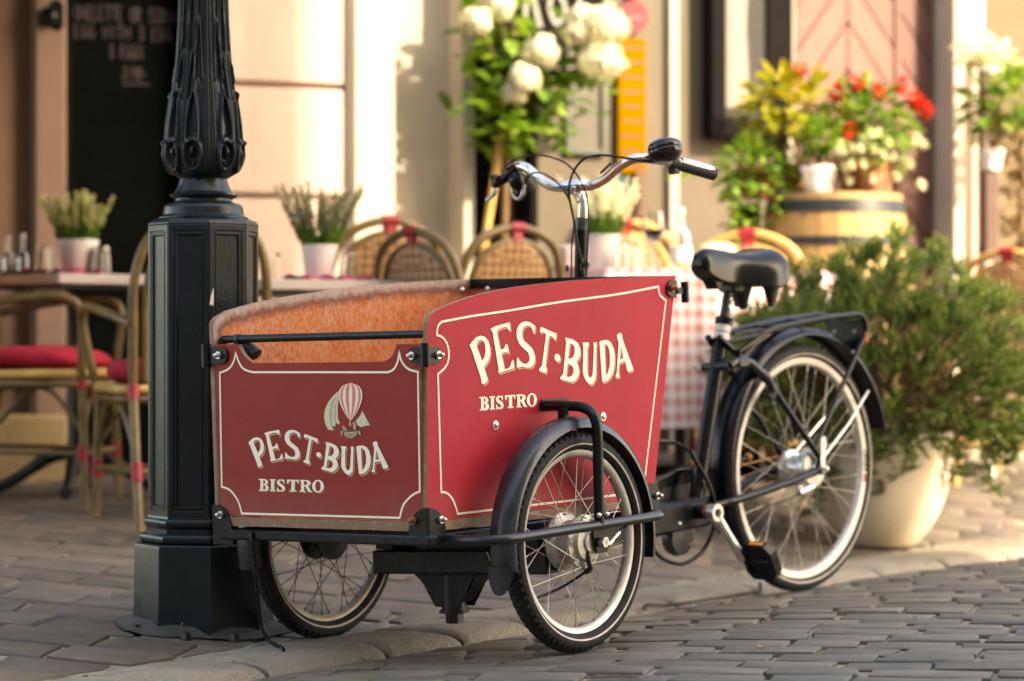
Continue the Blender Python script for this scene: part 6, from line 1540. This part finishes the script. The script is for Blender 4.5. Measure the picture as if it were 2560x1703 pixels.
c3_ = put(ch, -.15, 8.50, 216, 'dark cane chair below the bicycle brake lever')
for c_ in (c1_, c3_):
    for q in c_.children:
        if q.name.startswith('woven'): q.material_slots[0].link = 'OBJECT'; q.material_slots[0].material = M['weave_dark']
ch2 = make_chair('bistro_chair', '', 'rattan_light', 'weave')
ch2['group'] = CH
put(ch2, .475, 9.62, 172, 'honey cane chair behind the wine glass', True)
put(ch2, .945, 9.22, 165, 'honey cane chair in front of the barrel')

# --- tables
def make_table(x, y, rz, label, h=.76, s=.68, foot=True):
    t = thing('cafe_table', label, 'table', (x, y, gz(x, y)), radians(rz), 'square cafe tables')
    mb = MB(); mb.box((0, 0, h - .018), (s, s, .036), b=.004); mb.build('table_top', M['table_slab'], t)
    mb = MB(); mb.box((0, 0, h - .042), (s * .9, s * .9, .012)); mb.build('under_frame', M['iron'], t)
    mb = MB(); mb.lathe([(.028, .10), (.040, .14), (.034, .2), (.030, .5), (.036, .66), (.06, .70)], 20); mb.build('pedestal', M['iron'], t)
    for k in range(4):
        a = k * pi / 2 + pi / 4
        mb = MB(Matrix.Rotation(a, 4, 'Z')); mb.tube(spl([(.02, 0, .15), (.10, 0, .13), (.20, 0, .065), (.27, 0, .028), (.31, 0, .022)], 5), [.026] * 8 + [.022] * 8 + [.024] * 5, 10); mb.build('foot', M['iron'], t)
    return t
T1 = make_table(-1.55, 8.62, 48, 'square grey cafe table on an iron foot left of the lamp post', .775)
T2 = make_table(-.66, 8.30, 30, 'square grey cafe table behind the red box', .785, .74)
T1z, T2z = T1.location.z + .775, T2.location.z + .785

def heather(x, y, z, label, m, seed, H=.15, n=26, pot_r=.062, pot_h=.115):
    t = thing('heather_pot', label, 'potted plant', (x, y, z), 0, 'white pots of heather on the tables')
    mb = MB(); mb.lathe([(0, .002), (pot_r * .76, .002), (pot_r * .78, .004), (pot_r, pot_h - .010), (pot_r * 1.05, pot_h - .009), (pot_r * 1.05, pot_h), (pot_r * .97, pot_h), (pot_r * .93, pot_h - .02)], 36); mb.build('pot', M['white_pot'], t, 40)
    mb = MB(); mb.lathe([(0, pot_h - .018), (pot_r * .94, pot_h - .02)], 24); mb.build('soil', M['soil'], t)
    L = Leaves(seed); r = L.r; G = Leaves(seed + 1)
    for i in range(n):
        a = r.uniform(0, 2 * pi); q = pot_r * .75 * sqrt(r.random())
        b = V((q * cos(a), q * sin(a), pot_h - .02)); d = V((cos(a) * q / pot_r * .75, sin(a) * q / pot_r * .75, 1)).normalized()
        h = H * r.uniform(.72, 1.1)
        for k in range(34):
            s = k / 33
            p = b + d * (h * s)
            if s < .42:
                for _ in range(4): G.blade(p, rdir(r, -.1, .9), .020, .006, r.uniform(0, .7))
            else:
                w = .013 * (1 - .6 * (s - .42) / .58)
                for _ in range(5): L.blade(p, rdir(r, -.2, .8), w + .004, .0085, min(1, r.uniform(.2, .8) + .25 * s))
    G.build('leaves', M['leaf'], t); L.build('flower_spikes', m, t)
    return t
heather(-1.51, 8.42, T1z, 'white pot with creamy heather on the left table', M['petal_heather'], 31, .185, 44, .068, .122)
heather(-.645, 8.10, T2z, 'white pot with greyish heather on the table behind the box', M['heather_grey'], 41, .225, 36, .060, .120)

def tumbler(x, y, z, label, r=.034, h=.098, water=0):
    t = thing('tumbler', label, 'glass', (x, y, z), 0, 'drinking glasses turned over on the tables')
    mb = MB(); mb.lathe([(r, 0), (r * 1.0, .001), (r * .80, h), (r * .2, h), (0, h - .001), (0, h - .012), (r * .74, h - .012), (r * .93, .001)], 32); mb.build('glass_wall', M['glass'], t, 40)
    for k in range(10):
        a = 2 * pi * k / 10
        mb = MB(); mb.tube([(r * .985 * cos(a), r * .985 * sin(a), .006), (r * .82 * cos(a), r * .82 * sin(a), h - .008)], .0022, 6); mb.build('facet', M['thin_glass'], t)
    return t
tumbler(-1.61, 8.33, T1z, 'upturned tumbler on a pink napkin at the left of the left table')
tumbler(-1.425, 8.38, T1z, 'upturned tumbler beside the creamy heather pot')
tumbler(-.545, 8.10, T2z, 'upturned tumbler right of the greyish heather pot')
tumbler(-.812, 8.22, T2z, 'upturned tumbler beside the lamp post edge')
def napkin(x, y, z, rz, label):
    mb = MB()
    def f(u, v): return V(((u - .5) * .17, (v - .5) * .10, .008 + .010 * sin(u * 7 + v * 3) * sin(v * 5 + 1) + .004 * sin(u * 17)))
    mb.grid(18, 12, f); mb.grid(18, 12, lambda u, v: f(u, v) - V((0, 0, .003)))
    o = mb.build('napkin', M['napkin'], None, 180); o.location = (x, y, z); o.rotation_euler = (0, 0, radians(rz))
    return tag(o, label, 'napkin', 'pink paper napkins')
napkin(-1.60, 8.31, T1z, 10, 'crumpled pink napkin under the leftmost upturned tumbler')
napkin(-1.49, 8.32, T1z, -20, 'crumpled pink napkin in front of the creamy heather pot')
napkin(-.67, 8.00, T2z, 5, 'bright pink napkin in front of the greyish heather pot')
napkin(-.545, 8.06, T2z, -15, 'pale pink napkin under the tumbler behind the box')
def cruet(x, y, z):
    t = thing('cruet_set', 'oil and vinegar cruets with shakers at the left table edge', 'cruet', (x, y, z))
    for i, (dx, h, c) in enumerate(((-.026, .125, M['thin_glass']), (.026, .135, M['thin_glass']))):
        mb = MB(); mb.lathe([(0, .002), (.022, .002), (.023, .06), (.018, .075), (.008, .085), (.007, h - .015), (.010, h - .013), (.010, h)], 20, 'z', (dx, 0, 0)); mb.build('bottle', c, t, 40)
        mb = MB(); mb.ball((dx, 0, h + .006), .010); mb.build('stopper', M['steel'], t)
        mb = MB(); mb.lathe([(0, .004), (.019, .004), (.020, .045), (0, .046)], 16, 'z', (dx, 0, 0)); mb.build('filling', simple('oil_filling', (.30, .22, .14) if i == 0 else (.22, .14, .11), .2), t)
    mb = MB(); mb.box((0, .0, .010), (.11, .055, .012), b=.003); mb.tube([(-.052, 0, .01), (-.052, 0, .07), (.052, 0, .07), (.052, 0, .01)], .003, 6); mb.build('rack', M['black'], t)
    return t
cruet(-1.745, 8.50, T1z)

# --- table with the checked cloth
M['check'] = None
def check():
    t = NT('red_check_cloth')
    a = t.n("ShaderNodeUVMap")
    sep = t.n("ShaderNodeSeparateXYZ"); t.l(a.outputs[0], sep.inputs[0])
    def band(v): return t.math('GREATER_THAN', t.math('FRACT', t.math('MULTIPLY', v, 36.0)), .5)
    k = t.math('MULTIPLY', t.math('ADD', band(sep.outputs[0]), band(sep.outputs[1])), .5)
    c = t.ramp(k, [(0, (.80, .77, .75)), (.5, (.76, .56, .53)), (1, (.66, .26, .23))])
    t.bump(t.noise(400, 2), .1, .001)
    return t.set(c, .85)
M['check'] = check()
CT = (.63, 8.98); CTz = gz(*CT); CH_ = .83
tt = thing('cafe_table', 'cafe table hidden under the red checked cloth', 'table', (*CT, CTz), radians(22), 'square cafe tables')
mb = MB(); mb.box((0, 0, CH_ - .02), (.94, .74, .03)); mb.build('table_top', M['table_slab'], tt)
mb = MB(); mb.tube([(0, 0, .02), (0, 0, CH_ - .03)], .03, 14); mb.build('pedestal', M['iron'], tt)
for k in range(4):
    mb = MB(Matrix.Rotation(k * pi / 2 + pi / 4, 4, 'Z')); mb.tube(spl([(0, 0, .10), (.12, 0, .09), (.27, 0, .02)], 5), .02, 8); mb.build('foot', M['iron'], tt)
def cloth():
    n = 60; mb = MB(); uv = {}
    hx, hy = .48, .38
    vs = []
    E = .95
    for i in range(n + 1):
        for j in range(n + 1):
            a = (2 * i / n - 1) * E; b = (2 * j / n - 1) * E
            x = max(-hx, min(hx, a)); y = max(-hy, min(hy, b))
            ox, oy = a - x, b - y
            d = hypot(ox, oy)
            fl = .0
            if d > 0:
                s_ = (x / hx if abs(oy) > abs(ox) else y / hy)
                fl = .032 * sin(s_ * 9 + (1.5 if oy > 0 else 0)) * min(1, d / .2) + .04 * d
                nx, ny = ox / d, oy / d
                corner = min(abs(ox), abs(oy)) / max(d, 1e-6)
                px, py = x + nx * (.006 + max(0, fl) + corner * .10), y + ny * (.006 + max(0, fl) + corner * .10)
                vs.append((px, py, CH_ + .004 - d * .985))
            else: vs.append((x, y, CH_ + .004 + .001 * sin(a * 40)))
    fs = [(i * (n + 1) + j, (i + 1) * (n + 1) + j, (i + 1) * (n + 1) + j + 1, i * (n + 1) + j + 1) for i in range(n) for j in range(n)]
    mb.add(vs, fs)
    me = mb.mesh('tablecloth', M['check'], 180)
    ul = me.uv_layers.new(name='UVMap')
    for p in me.polygons:
        for li, vi in zip(p.loop_indices, p.vertices):
            ul.data[li].uv = ((vi // (n + 1)) / n, (vi % (n + 1)) / n)
    o = link('tablecloth', me); o.location = (*CT, CTz); o.rotation_euler = (0, 0, radians(22))
    return tag(o, 'red and white checked cloth draped over the sunlit table', 'tablecloth')
cloth()
CZ = CTz + CH_ + .006
heather(.325, 8.86, CZ, 'white pot with tall pale heather behind the handlebar stem', M['petal_white'], 51, .25, 34, .070, .13)
def wineglass(x, y, z):
    t = thing('wine_glass', 'stemmed wine glass with a little red wine on the checked cloth', 'glass', (x, y, z))
    mb = MB(); mb.lathe([(0, 0), (.034, 0), (.034, .002), (.006, .006), (.0038, .02), (.0038, .085), (.012, .095), (.034, .115), (.041, .14), (.038, .18), (.033, .205), (.0318, .205), (.0365, .18), (.0395, .14), (.033, .117), (.010, .097), (0, .096)], 36); mb.build('bowl', M['glass'], t, 50)
    mb = MB(); mb.lathe([(0, .0975), (.010, .099), (.032, .118), (.0385, .138), (.0385, .140), (0, .140)], 30); mb.build('wine', M['wine'], t, 40)
    return t
wineglass(.505, 8.62, CZ)
tumbler(.395, 8.68, CZ, 'tumbler on the checked cloth left of the wine glass', .036, .09)
tumbler(.435, 8.76, CZ, 'tumbler on the checked cloth right beside the wine glass', .034, .085)
t = thing('water_bottle', 'clear glass water bottle on the checked cloth', 'bottle', (.612, 8.78, CZ))
mb = MB(); mb.lathe([(0, .002), (.038, .002), (.040, .01), (.040, .125), (.030, .145), (.014, .165), (.012, .20), (.015, .202), (.015, .212)], 28); mb.build('body', M['thin_glass'], t, 50)
mb = MB(); mb.tube([(0, 0, .205), (0, 0, .225)], .013, 14); mb.build('cap', M['paper'], t)
mb = MB(); mb.lathe([(.0405, .03), (.0405, .085)], 28); mb.build('label', M['sticker'], t)
o = MB(); o.box((0, 0, .045), (.10, .05, .09), b=.01)
o = o.build('napkin_box', simple('pale_pink_box', (.66, .50, .47), .6, var=.1), None); o.location = (.225, 8.74, CZ); o.rotation_euler = (0, 0, .3)
tag(o, 'pale pink napkin box left of the tall heather pot', 'napkin box')
hat = thing('straw_hat', 'cream straw hat lying on the checked table', 'hat', (.762, 8.98, CZ), radians(20))
mb = MB(); mb.lathe([(.155, .012), (.13, .004), (.088, .004), (.085, .03), (.078, .075), (.06, .10), (.03, .108), (0, .105)], 40)
mb.build('crown', simple('cream_straw', (.62, .50, .34), .85, var=.12, vs=60, bump=.3, bs=200), hat, 60)
mb = MB(); mb.lathe([(.0865, .008), (.0862, .028), (.0855, .03)], 40); mb.build('hat_band', simple('hat_ribbon', (.55, .40, .24), .8), hat)

# --- standard hydrangea with its stake
HX, HY = -.045, 9.84
hyd = thing('hydrangea_tree', 'standard hydrangea with big cream flower heads by the dark doorway', 'shrub', (HX, HY, gz(HX, HY)))
mb = MB(); mb.lathe([(0, .0), (.12, .0), (.17, .30), (.18, .30), (.18, .32), (.16, .32)], 28); mb.build('pot', M['terracotta'], hyd, 40)
mb = MB(); mb.lathe([(0, .295), (.163, .30)], 20); mb.build('soil', M['soil'], hyd)
trunk = spl([(0, 0, .28), (.01, .02, .7), (.02, .01, 1.1), (.03, .0, 1.3), (.06, 0, 1.45), (.05, 0, 1.80)], 5)
mb = MB(); mb.tube(trunk, [.014] * 12 + [.011] * (len(trunk) - 12), 8)
tips = [(0.168, -0.12, 1.646), (0.091, -0.15, 1.534), (0.056, -0.12, 1.482), (0.41, -0.15, 1.746), (0.401, -0.12, 1.612), (0.315, -0.15, 1.724), (-0.004, -0.12, 1.822), (-0.096, -0.15, 1.763), (-0.039, -0.12, 1.867), (0.324, -0.15, 1.776)]
tips = [V(p) for p in tips]
for p in tips: mb.tube(spl([trunk[-8], trunk[-8].lerp(p, .5) + V((0, 0, .05)), p], 4), .005, 6)
mb.build('trunk', M['bark'], hyd)
mb = MB(); mb.tube([(-.16, -.04, .28), (.025, -.03, 1.46)], .0165, 10); mb.build('stake', M['stake'], hyd)
L = Leaves(61); r = L.r
for i in range(420):
    if i < 210: c = V((r.gauss(-.01, .075), r.gauss(-.02, .06), r.uniform(1.26, 1.92)))
    elif i < 350: c = V((r.uniform(.02, .44), r.gauss(-.02, .05), 0)); c.z = 1.50 + .36 * c.x + r.gauss(0, .085)
    else: c = V((r.uniform(.0, .26), r.gauss(-.02, .05), r.uniform(1.28, 1.52)))
    d = rdir(r, -.75, .25); d.y *= .7
    if any((c - p).length < .085 for p in tips): continue
    L.leaf(c, d, r.uniform(.075, .12), r.uniform(.048, .075), r.random() ** .9, .18)
for p in ((-.23, -.05, 1.42), (-.20, -.04, 1.44), (.24, -.05, 1.36), (.30, 0, 1.44)):
    L.leaf(p, rdir(r, -.5, .1), .085, .04, .6)
L.build('foliage', M['leaf'], hyd)
for i, (p, R_) in enumerate(zip(tips, (0.083, 0.069, 0.052, 0.104, 0.1, 0.072, 0.062, 0.066, 0.059, 0.062))):
    B = Leaves(70 + i); rr = B.r
    for k in range(380):
        d = rdir(rr, -.85, 1); q = p + V((d.x, d.y, d.z * .88)) * (R_ * rr.uniform(.70, 1.0) * (1 + .28 * noise.noise(d * 1.9 + V((i * 3.1, 0, 0)))))
        n = d
        a = d.cross(V((0, 0, 1))); a = a.normalized() if a.length > .1 else V((1, 0, 0)); b = d.cross(a)
        for s in range(4):
            th = s * pi / 2 + rr.random(); e = (a * cos(th) + b * sin(th)) * .0125
            f_ = (a * -sin(th) + b * cos(th)) * .0085
            B.mb.add([q, q + e * .6 + f_ + d * .003, q + e * 1.25 + d * .001, q + e * .6 - f_ + d * .003], [(0, 1, 2, 3)]); B.t += [rr.random()] * 4
    B.build('flower_head', M['petal_white'], hyd)

# --- barrel with its pots
BX, BY = 1.285, 9.62
BZ = gz(BX, BY)
bar = thing('barrel', 'pale oak barrel with dark hoops used as a plant stand', 'barrel', (BX, BY, BZ))
BH = 1.135
def br_(z): return .262 + .055 * (1 - ((z - BH / 2) / (BH / 2)) ** 2)
M['oak'] = simple('pale_oak_stave', (.33, .205, .075), .6, var=.18, vs=12, rand=.16)
for k in range(26):
    a0 = 2 * pi * k / 26 + .006; a1 = 2 * pi * (k + 1) / 26 - .006
    mb = MB(); vs = []
    N = 8
    for i in range(N + 1):
        z = BH * i / N; R_ = br_(z)
        for a, q in ((a0, R_), ((a0 + a1) / 2, R_ + .002), (a1, R_), (a1, R_ - .022), (a0, R_ - .022)): vs.append((q * cos(a), q * sin(a), z))
    fs = [(i * 5 + j, i * 5 + (j + 1) % 5, (i + 1) * 5 + (j + 1) % 5, (i + 1) * 5 + j) for i in range(N) for j in range(5)] + [(4, 3, 2, 1, 0), tuple(N * 5 + j for j in range(5))]
    mb.add(vs, fs); mb.build('stave', M['oak'], bar, 30)
mb = MB(); mb.lathe([(0, BH - .03), (.255, BH - .03)], 30); mb.lathe([(0, .03), (.255, .03)], 30); mb.build('barrel_head', M['oak'], bar)
for z0, z1 in ((BH - .075, BH - .028), (BH - .205, BH - .172), (BH - .42, BH - .385), (.38, .42), (.17, .205), (.03, .075)):
    mb = MB(); mb.lathe([(br_(z0) + .003, z0), (br_(z0) + .006, z0), (br_(z1) + .006, z1), (br_(z1) + .003, z1)], 40, loop=True); mb.build('hoop', M['iron'], bar, 40)
PZ = BZ + BH
def pot_plant(name, label, x, y, z, pr, ph, potm, fol, seed, spread, n, lsize, flowers=None, droop=0.0, centre=None):
    t = thing(name, label, 'potted plant', (x, y, z), 0, 'potted plants crowded on and round the barrel')
    mb = MB(); mb.lathe([(0, .002), (pr * .72, .002), (pr * .96, ph * .78), (pr * .96, ph * .80), (pr * 1.06, ph * .80), (pr * 1.06, ph), (pr * .95, ph), (pr * .9, ph * .86), (0, ph * .86)], 30); mb.build('pot', M[potm], t, 30)
    L = Leaves(seed); r = L.r
    cx, cy, cz = centre or (0, 0, ph + spread[2] * .8)
    for i in range(n):
        d = rdir(r, -.6 - droop, 1); q = r.random() ** .45
        c = V((cx + d.x * spread[0] * q, cy + d.y * spread[1] * q, cz + d.z * spread[2] * q))
        if c.z < ph * .7 and hypot(c.x, c.y) < pr * 1.1: continue
        L.leaf(c, (d + V((0, 0, -.25))), lsize * r.uniform(.7, 1.2), lsize * r.uniform(.5, .8), r.random(), .2)
    mb = MB()
    for i in range(14):
        d = rdir(r, 0, 1); mb.tube(spl([(0, 0, ph * .85), (cx * .5 + d.x * spread[0] * .3, cy * .5 + d.y * spread[1] * .3, (ph + cz) / 2), (cx + d.x * spread[0] * .7, cy + d.y * spread[1] * .7, cz + d.z * spread[2] * .6)], 4), .003, 5)
    mb.build('stems', M['bark'], t)
    L.build('foliage', M[fol], t)
    if flowers:
        m, pts, R_ = flowers
        for i, p in enumerate(pts):
            B = Leaves(seed * 7 + i); rr = B.r
            for k in range(46):
                d = rdir(rr, -1, 1); B.leaf(V(p) + d * R_ * rr.uniform(.2, .8), d, R_ * .7, R_ * .6, rr.random(), .1)
            B.build('flower', M[m], t)
    return t
pot_plant('herb_pot', 'small white pot of green herb on the barrel', BX - .085, BY - .16, PZ, .068, .105, 'white_pot', 'leaf', 81, (.085, .07, .11), 260, .034)
pot_plant('coleus', 'yellow coleus plant behind the white pot on the barrel', BX - .13, BY + .05, PZ, .08, .13, 'terracotta', 'yellow_leaf', 82, (.21, .13, .16), 260, .070, ('petal_red', [(-.01, -.08, .50)], .032), 0, (-.03, -.02, .34))
pot_plant('geranium', 'red flowering geranium in a terracotta pot on the barrel', BX + .10, BY + .02, PZ, .095, .14, 'terracotta', 'leaf', 83, (.19, .13, .15), 300, .06, ('petal_red', [(-.03, -.10, .44), (.06, -.12, .40), (.15, -.10, .43), (.20, -.08, .38), (.25, -.12, .325), (-.06, -.14, .25), (.22, -.1, .35), (-.10, -.1, .40)], .033), 0, (.02, -.02, .29))
pot_plant('daisy_pot', 'terracotta pot of small white flowers at the barrel edge', BX + .14, BY - .155, PZ, .075, .12, 'terracotta', 'leaf', 84, (.15, .08, .08), 150, .036, ('petal_white', [(r.uniform(-.20, .18), -.09 + r.uniform(-.03, .03), r.uniform(.02, .24)) for r in [random.Random(k) for k in range(26)]], .017), .3, (.0, -.02, .14))
iv = pot_plant('trailing_ivy', 'trailing green ivy hanging beside the barrel below the menu case', BX - .305, BY - .02, PZ - .02, .09, .13, 'terracotta', 'leaf', 85, (.14, .10, .14), 240, .055, None, .35, (-.02, -.03, .10))
L = Leaves(86); r = L.r
for s in range(9):
    x, y, z = r.uniform(-.16, .10), -.10 + r.uniform(-.04, .02), r.uniform(.10, .2)
    L_ = r.uniform(.20, .48); 
    for k in range(int(L_ / .018)):
        L.leaf((x, y, z), rdir(r, -.9, .1), .045, .036, r.random()); z -= .018; x += r.uniform(-.012, .010)
for k in range(16): L.leaf((-.16 - .012 * k, -.05, .13 - .002 * k), rdir(r, -.8, .3), .042, .032, r.uniform(.4, 1))
L.build('trailing_stems', M['leaf'], iv)
mb = MB(); mb.box((BX - .345, BY + .08, (BZ + PZ) / 2 - .02), (.10, .16, PZ - BZ - .02), b=.006)
tag(mb.build('plant_stand', M['dark_wood'], None), 'dark square stand under the trailing ivy', 'plant stand')

# --- conifer in the cream planter behind the rear wheel
CXp, CYp = 1.262, 8.30
con = thing('potted_conifer', 'bushy green conifer in a big cream planter behind the rear wheel', 'potted plant', (CXp, CYp, gz(CXp, CYp)))
mb = MB(); mb.lathe([(0, .004), (.118, .004), (.130, .012), (.172, .065), (.203, .115), (.228, .18), (.243, .24), (.254, .30), (.262, .37), (.264, .385), (.260, .395), (.238, .395), (.22, .34), (0, .335)], 56); mb.build('planter', simple('cream_planter', (.62, .53, .40), .6, var=.06, vs=5), con, 50)
mb = MB(); mb.lathe([(0, .338), (.212, .342)], 24); mb.build('soil', M['soil'], con)
L = Leaves(91); r = L.r; mb = MB()
def sprig(p, d, ln, tint):
    """thick little shoot: short needles set closely round a stem"""
    n = max(10, int(ln / .0024)); d = d.normalized()
    a = d.cross(V((.3, .2, 1))); a = a.normalized(); b = d.cross(a)
    for k in range(n):
        s = k / n; q = p + d * (ln * s); th = k * 2.4 + r.random()
        o = (a * cos(th) + b * sin(th)) * (.75 - .3 * s) + d * (.75 + .4 * s)
        L.blade(q, o, .0150 * (1 - .30 * s * s), .0056, min(1, max(0, tint + .30 * s + r.uniform(-.10, .10))))
crown_c = V((0, 0, .60))
def crown_r(d):
    n_ = noise.noise(d * 2.3 + V((4.1, .3, 2.2))) * .20 + noise.noise(d * 5.0) * .13
    side = .57 if d.x > 0 else .50
    rad = V((side, .44, (.40 + .10 * min(0, d.x)) if d.z > 0 else .34))
    return (1 + n_) * V((d.x * rad.x, d.y * rad.y, d.z * rad.z))
for i in range(1000):
    d = rdir(r, -.75, 1)
    q = 1 - .55 * r.random() ** 2.2
    p = crown_c + crown_r(d) * q
    if p.z < .40 and hypot(p.x, p.y) < .25: continue
    if p.z < .30 and r.random() < .5: continue
    root = V((d.x * .08, d.y * .08, .36)).lerp(p, .45)
    if i % 2 == 0: mb.tube([root, root.lerp(p, .6) + V((0, 0, .015)), p], [.004, .003, .0018], 5)
    tint = .02 + .40 * q * r.uniform(.4, 1.0)
    base_dir = (d * .8 + V((0, 0, .75 if d.z > -.2 else .15))).normalized()
    for w in range(5):
        o = base_dir + rdir(r, -1, 1) * .62
        sprig(p + rdir(r, -1, 1) * .018, o, r.uniform(.042, .078), tint)
for hx, hy, hz in ((-.02, -.235, .20), (-.06, -.24, .26), (.05, -.24, .27), (-.22, -.20, .20), (-.26, -.16, .12), (.24, -.17, .25), (.36, -.12, .20), (.42, -.05, .28)):
    p0, p1 = V((hx * .75, hy * .75, .44)), V((hx, hy, hz))
    path = spl([p0, V((hx * 1.08, hy * 1.08, .40)), p1.lerp(V((hx, hy, .40)), .4), p1], 5)
    mb.tube(path, .003, 5)
    for k in range(2, len(path)):
        for w in range(3):
            sprig(path[k], V((r.uniform(-1, 1), r.uniform(-.8, .3), r.uniform(-.2, .7))), r.uniform(.035, .06), r.uniform(.0, .25))
mb.build('branches', M['bark'], con)
L.build('foliage', M['needle'], con)

# --- things at the far right edge
wf = pot_plant('white_hydrangea', 'white flowering hydrangea against the ochre wall at the right edge', 2.05, 10.35, 1.42, .055, .09, 'white_pot', 'leaf', 95, (.20, .14, .20), 240, .07, ('petal_white', [(-.10, -.08, .50), (-.03, -.10, .48), (.05, -.05, .46)], .070), 0, (.07, 0, .27))
mb = MB(); mb.box((2.05, 10.35, (1.42 + gz(2.05, 10.35)) / 2), (.06, .06, 1.42 - gz(2.05, 10.35)), b=.006)
tag(mb.build('plant_column', M['post_wood'], None), 'slim wooden column carrying the white hydrangea', 'plant stand')
L = Leaves(97); r = L.r
vine = thing('dry_vine', 'dry brownish vine hanging down the ochre wall', 'plant', (2.28, 10.85, gz(2.28, 10.85)))
for k in range(420): L.leaf((r.gauss(0, .07), r.uniform(-.05, .05), r.uniform(.45, 1.45)), rdir(r, -.9, .2), .06, .03, r.random())
L.build('foliage', leafy('dry_leaf', [(.10, .065, .02), (.20, .13, .05), (.30, .20, .09)]), vine)
mb = MB(); mb.tube([(0, .03, .0), (.01, .03, .8), (0, .02, 1.5)], .012, 6); mb.build('stem', M['bark'], vine)
ch3 = dup(ch2, (2.15, 10.05, gz(2.15, 10.05)), radians(150), 'pale cane chair at the far right picture edge')
ball = thing('globe_lamp', 'small white globe lamp on a short post by the ochre wall', 'lamp', (2.02, 10.20, gz(2.02, 10.20)))
mb = MB(); mb.ball((0, 0, .86), .045, 20, 12); mb.build('globe', M['white_pot'], ball, 180)
mb = MB(); mb.tube([(0, 0, 0), (0, 0, .83)], .018, 10); mb.build('post', M['paper'], ball)

# --- small things on the ground
p = [(.352, 6.42), (.36, 6.45), (.42, 6.50), (.52, 6.60), (.62, 6.72), (.68, 6.80), (.705, 6.88), (.715, 6.97)]
path = spl([(x, y, gz(x, y) + .012) for x, y in p], 14)
mb = MB()
for i in range(0, len(path) - 2, 1):
    c = path[i]; d = (path[i + 1] - path[i]).normalized(); side_ = d.cross(V((0, 0, 1))).normalized()
    up_ = V((0, 0, 1)) if i % 2 else side_
    lk = [c + d * (.0075 * cos(q)) + up_ * (.0045 * sin(q)) for q in [2 * pi * k / 8 for k in range(8)]]
    mb.tube(lk, .0017, 5, closed=True)
tag(mb.build('chain', simple('dark_chain', (.05, .04, .032), .5, .4), None), 'thin dark chain lying along the kerb by the rear wheel', 'chain')
mb = MB(); x, y = .20, 4.86; mb.tube([(x - .055, y, gz(x, y) + .004), (x, y + .004, gz(x, y) + .006), (x + .055, y + .012, gz(x, y) + .004)], .0022, 6)
tag(mb.build('twig', M['bark'], None), 'thin brown twig lying on the road stones', 'twig')
M['dry_leaf'] = simple('dry_orange_leaf', (.45, .20, .06), .7)
for i, (x, y, lab) in enumerate(((.93, 6.93, 'tiny orange leaf on the road just behind the rear tyre'), (.55, 5.35, 'tiny pale leaf lying alone on the road stones'), (-.33, 5.42, 'small brown leaf in the kerb joint before the street side wheel'), (.98, 5.9, 'tiny pale leaf on the road under the planter'))):
    mb = MB(); mb.add([(-.012, 0, .002), (-.002, .007, .006), (.013, .001, .003), (0, -.007, .004)], [(0, 1, 2, 3)]); mb.add([(-.012, 0, .001), (-.002, .007, .005), (.013, .001, .002), (0, -.007, .003)], [(3, 2, 1, 0)])
    o = mb.build('fallen_leaf', M['dry_leaf'], None, 0); o.location = (x, y, gz(x, y) + .003); o.rotation_euler = (0, 0, i * 1.3)
    tag(o, lab, 'leaf', 'fallen leaves on the paving')
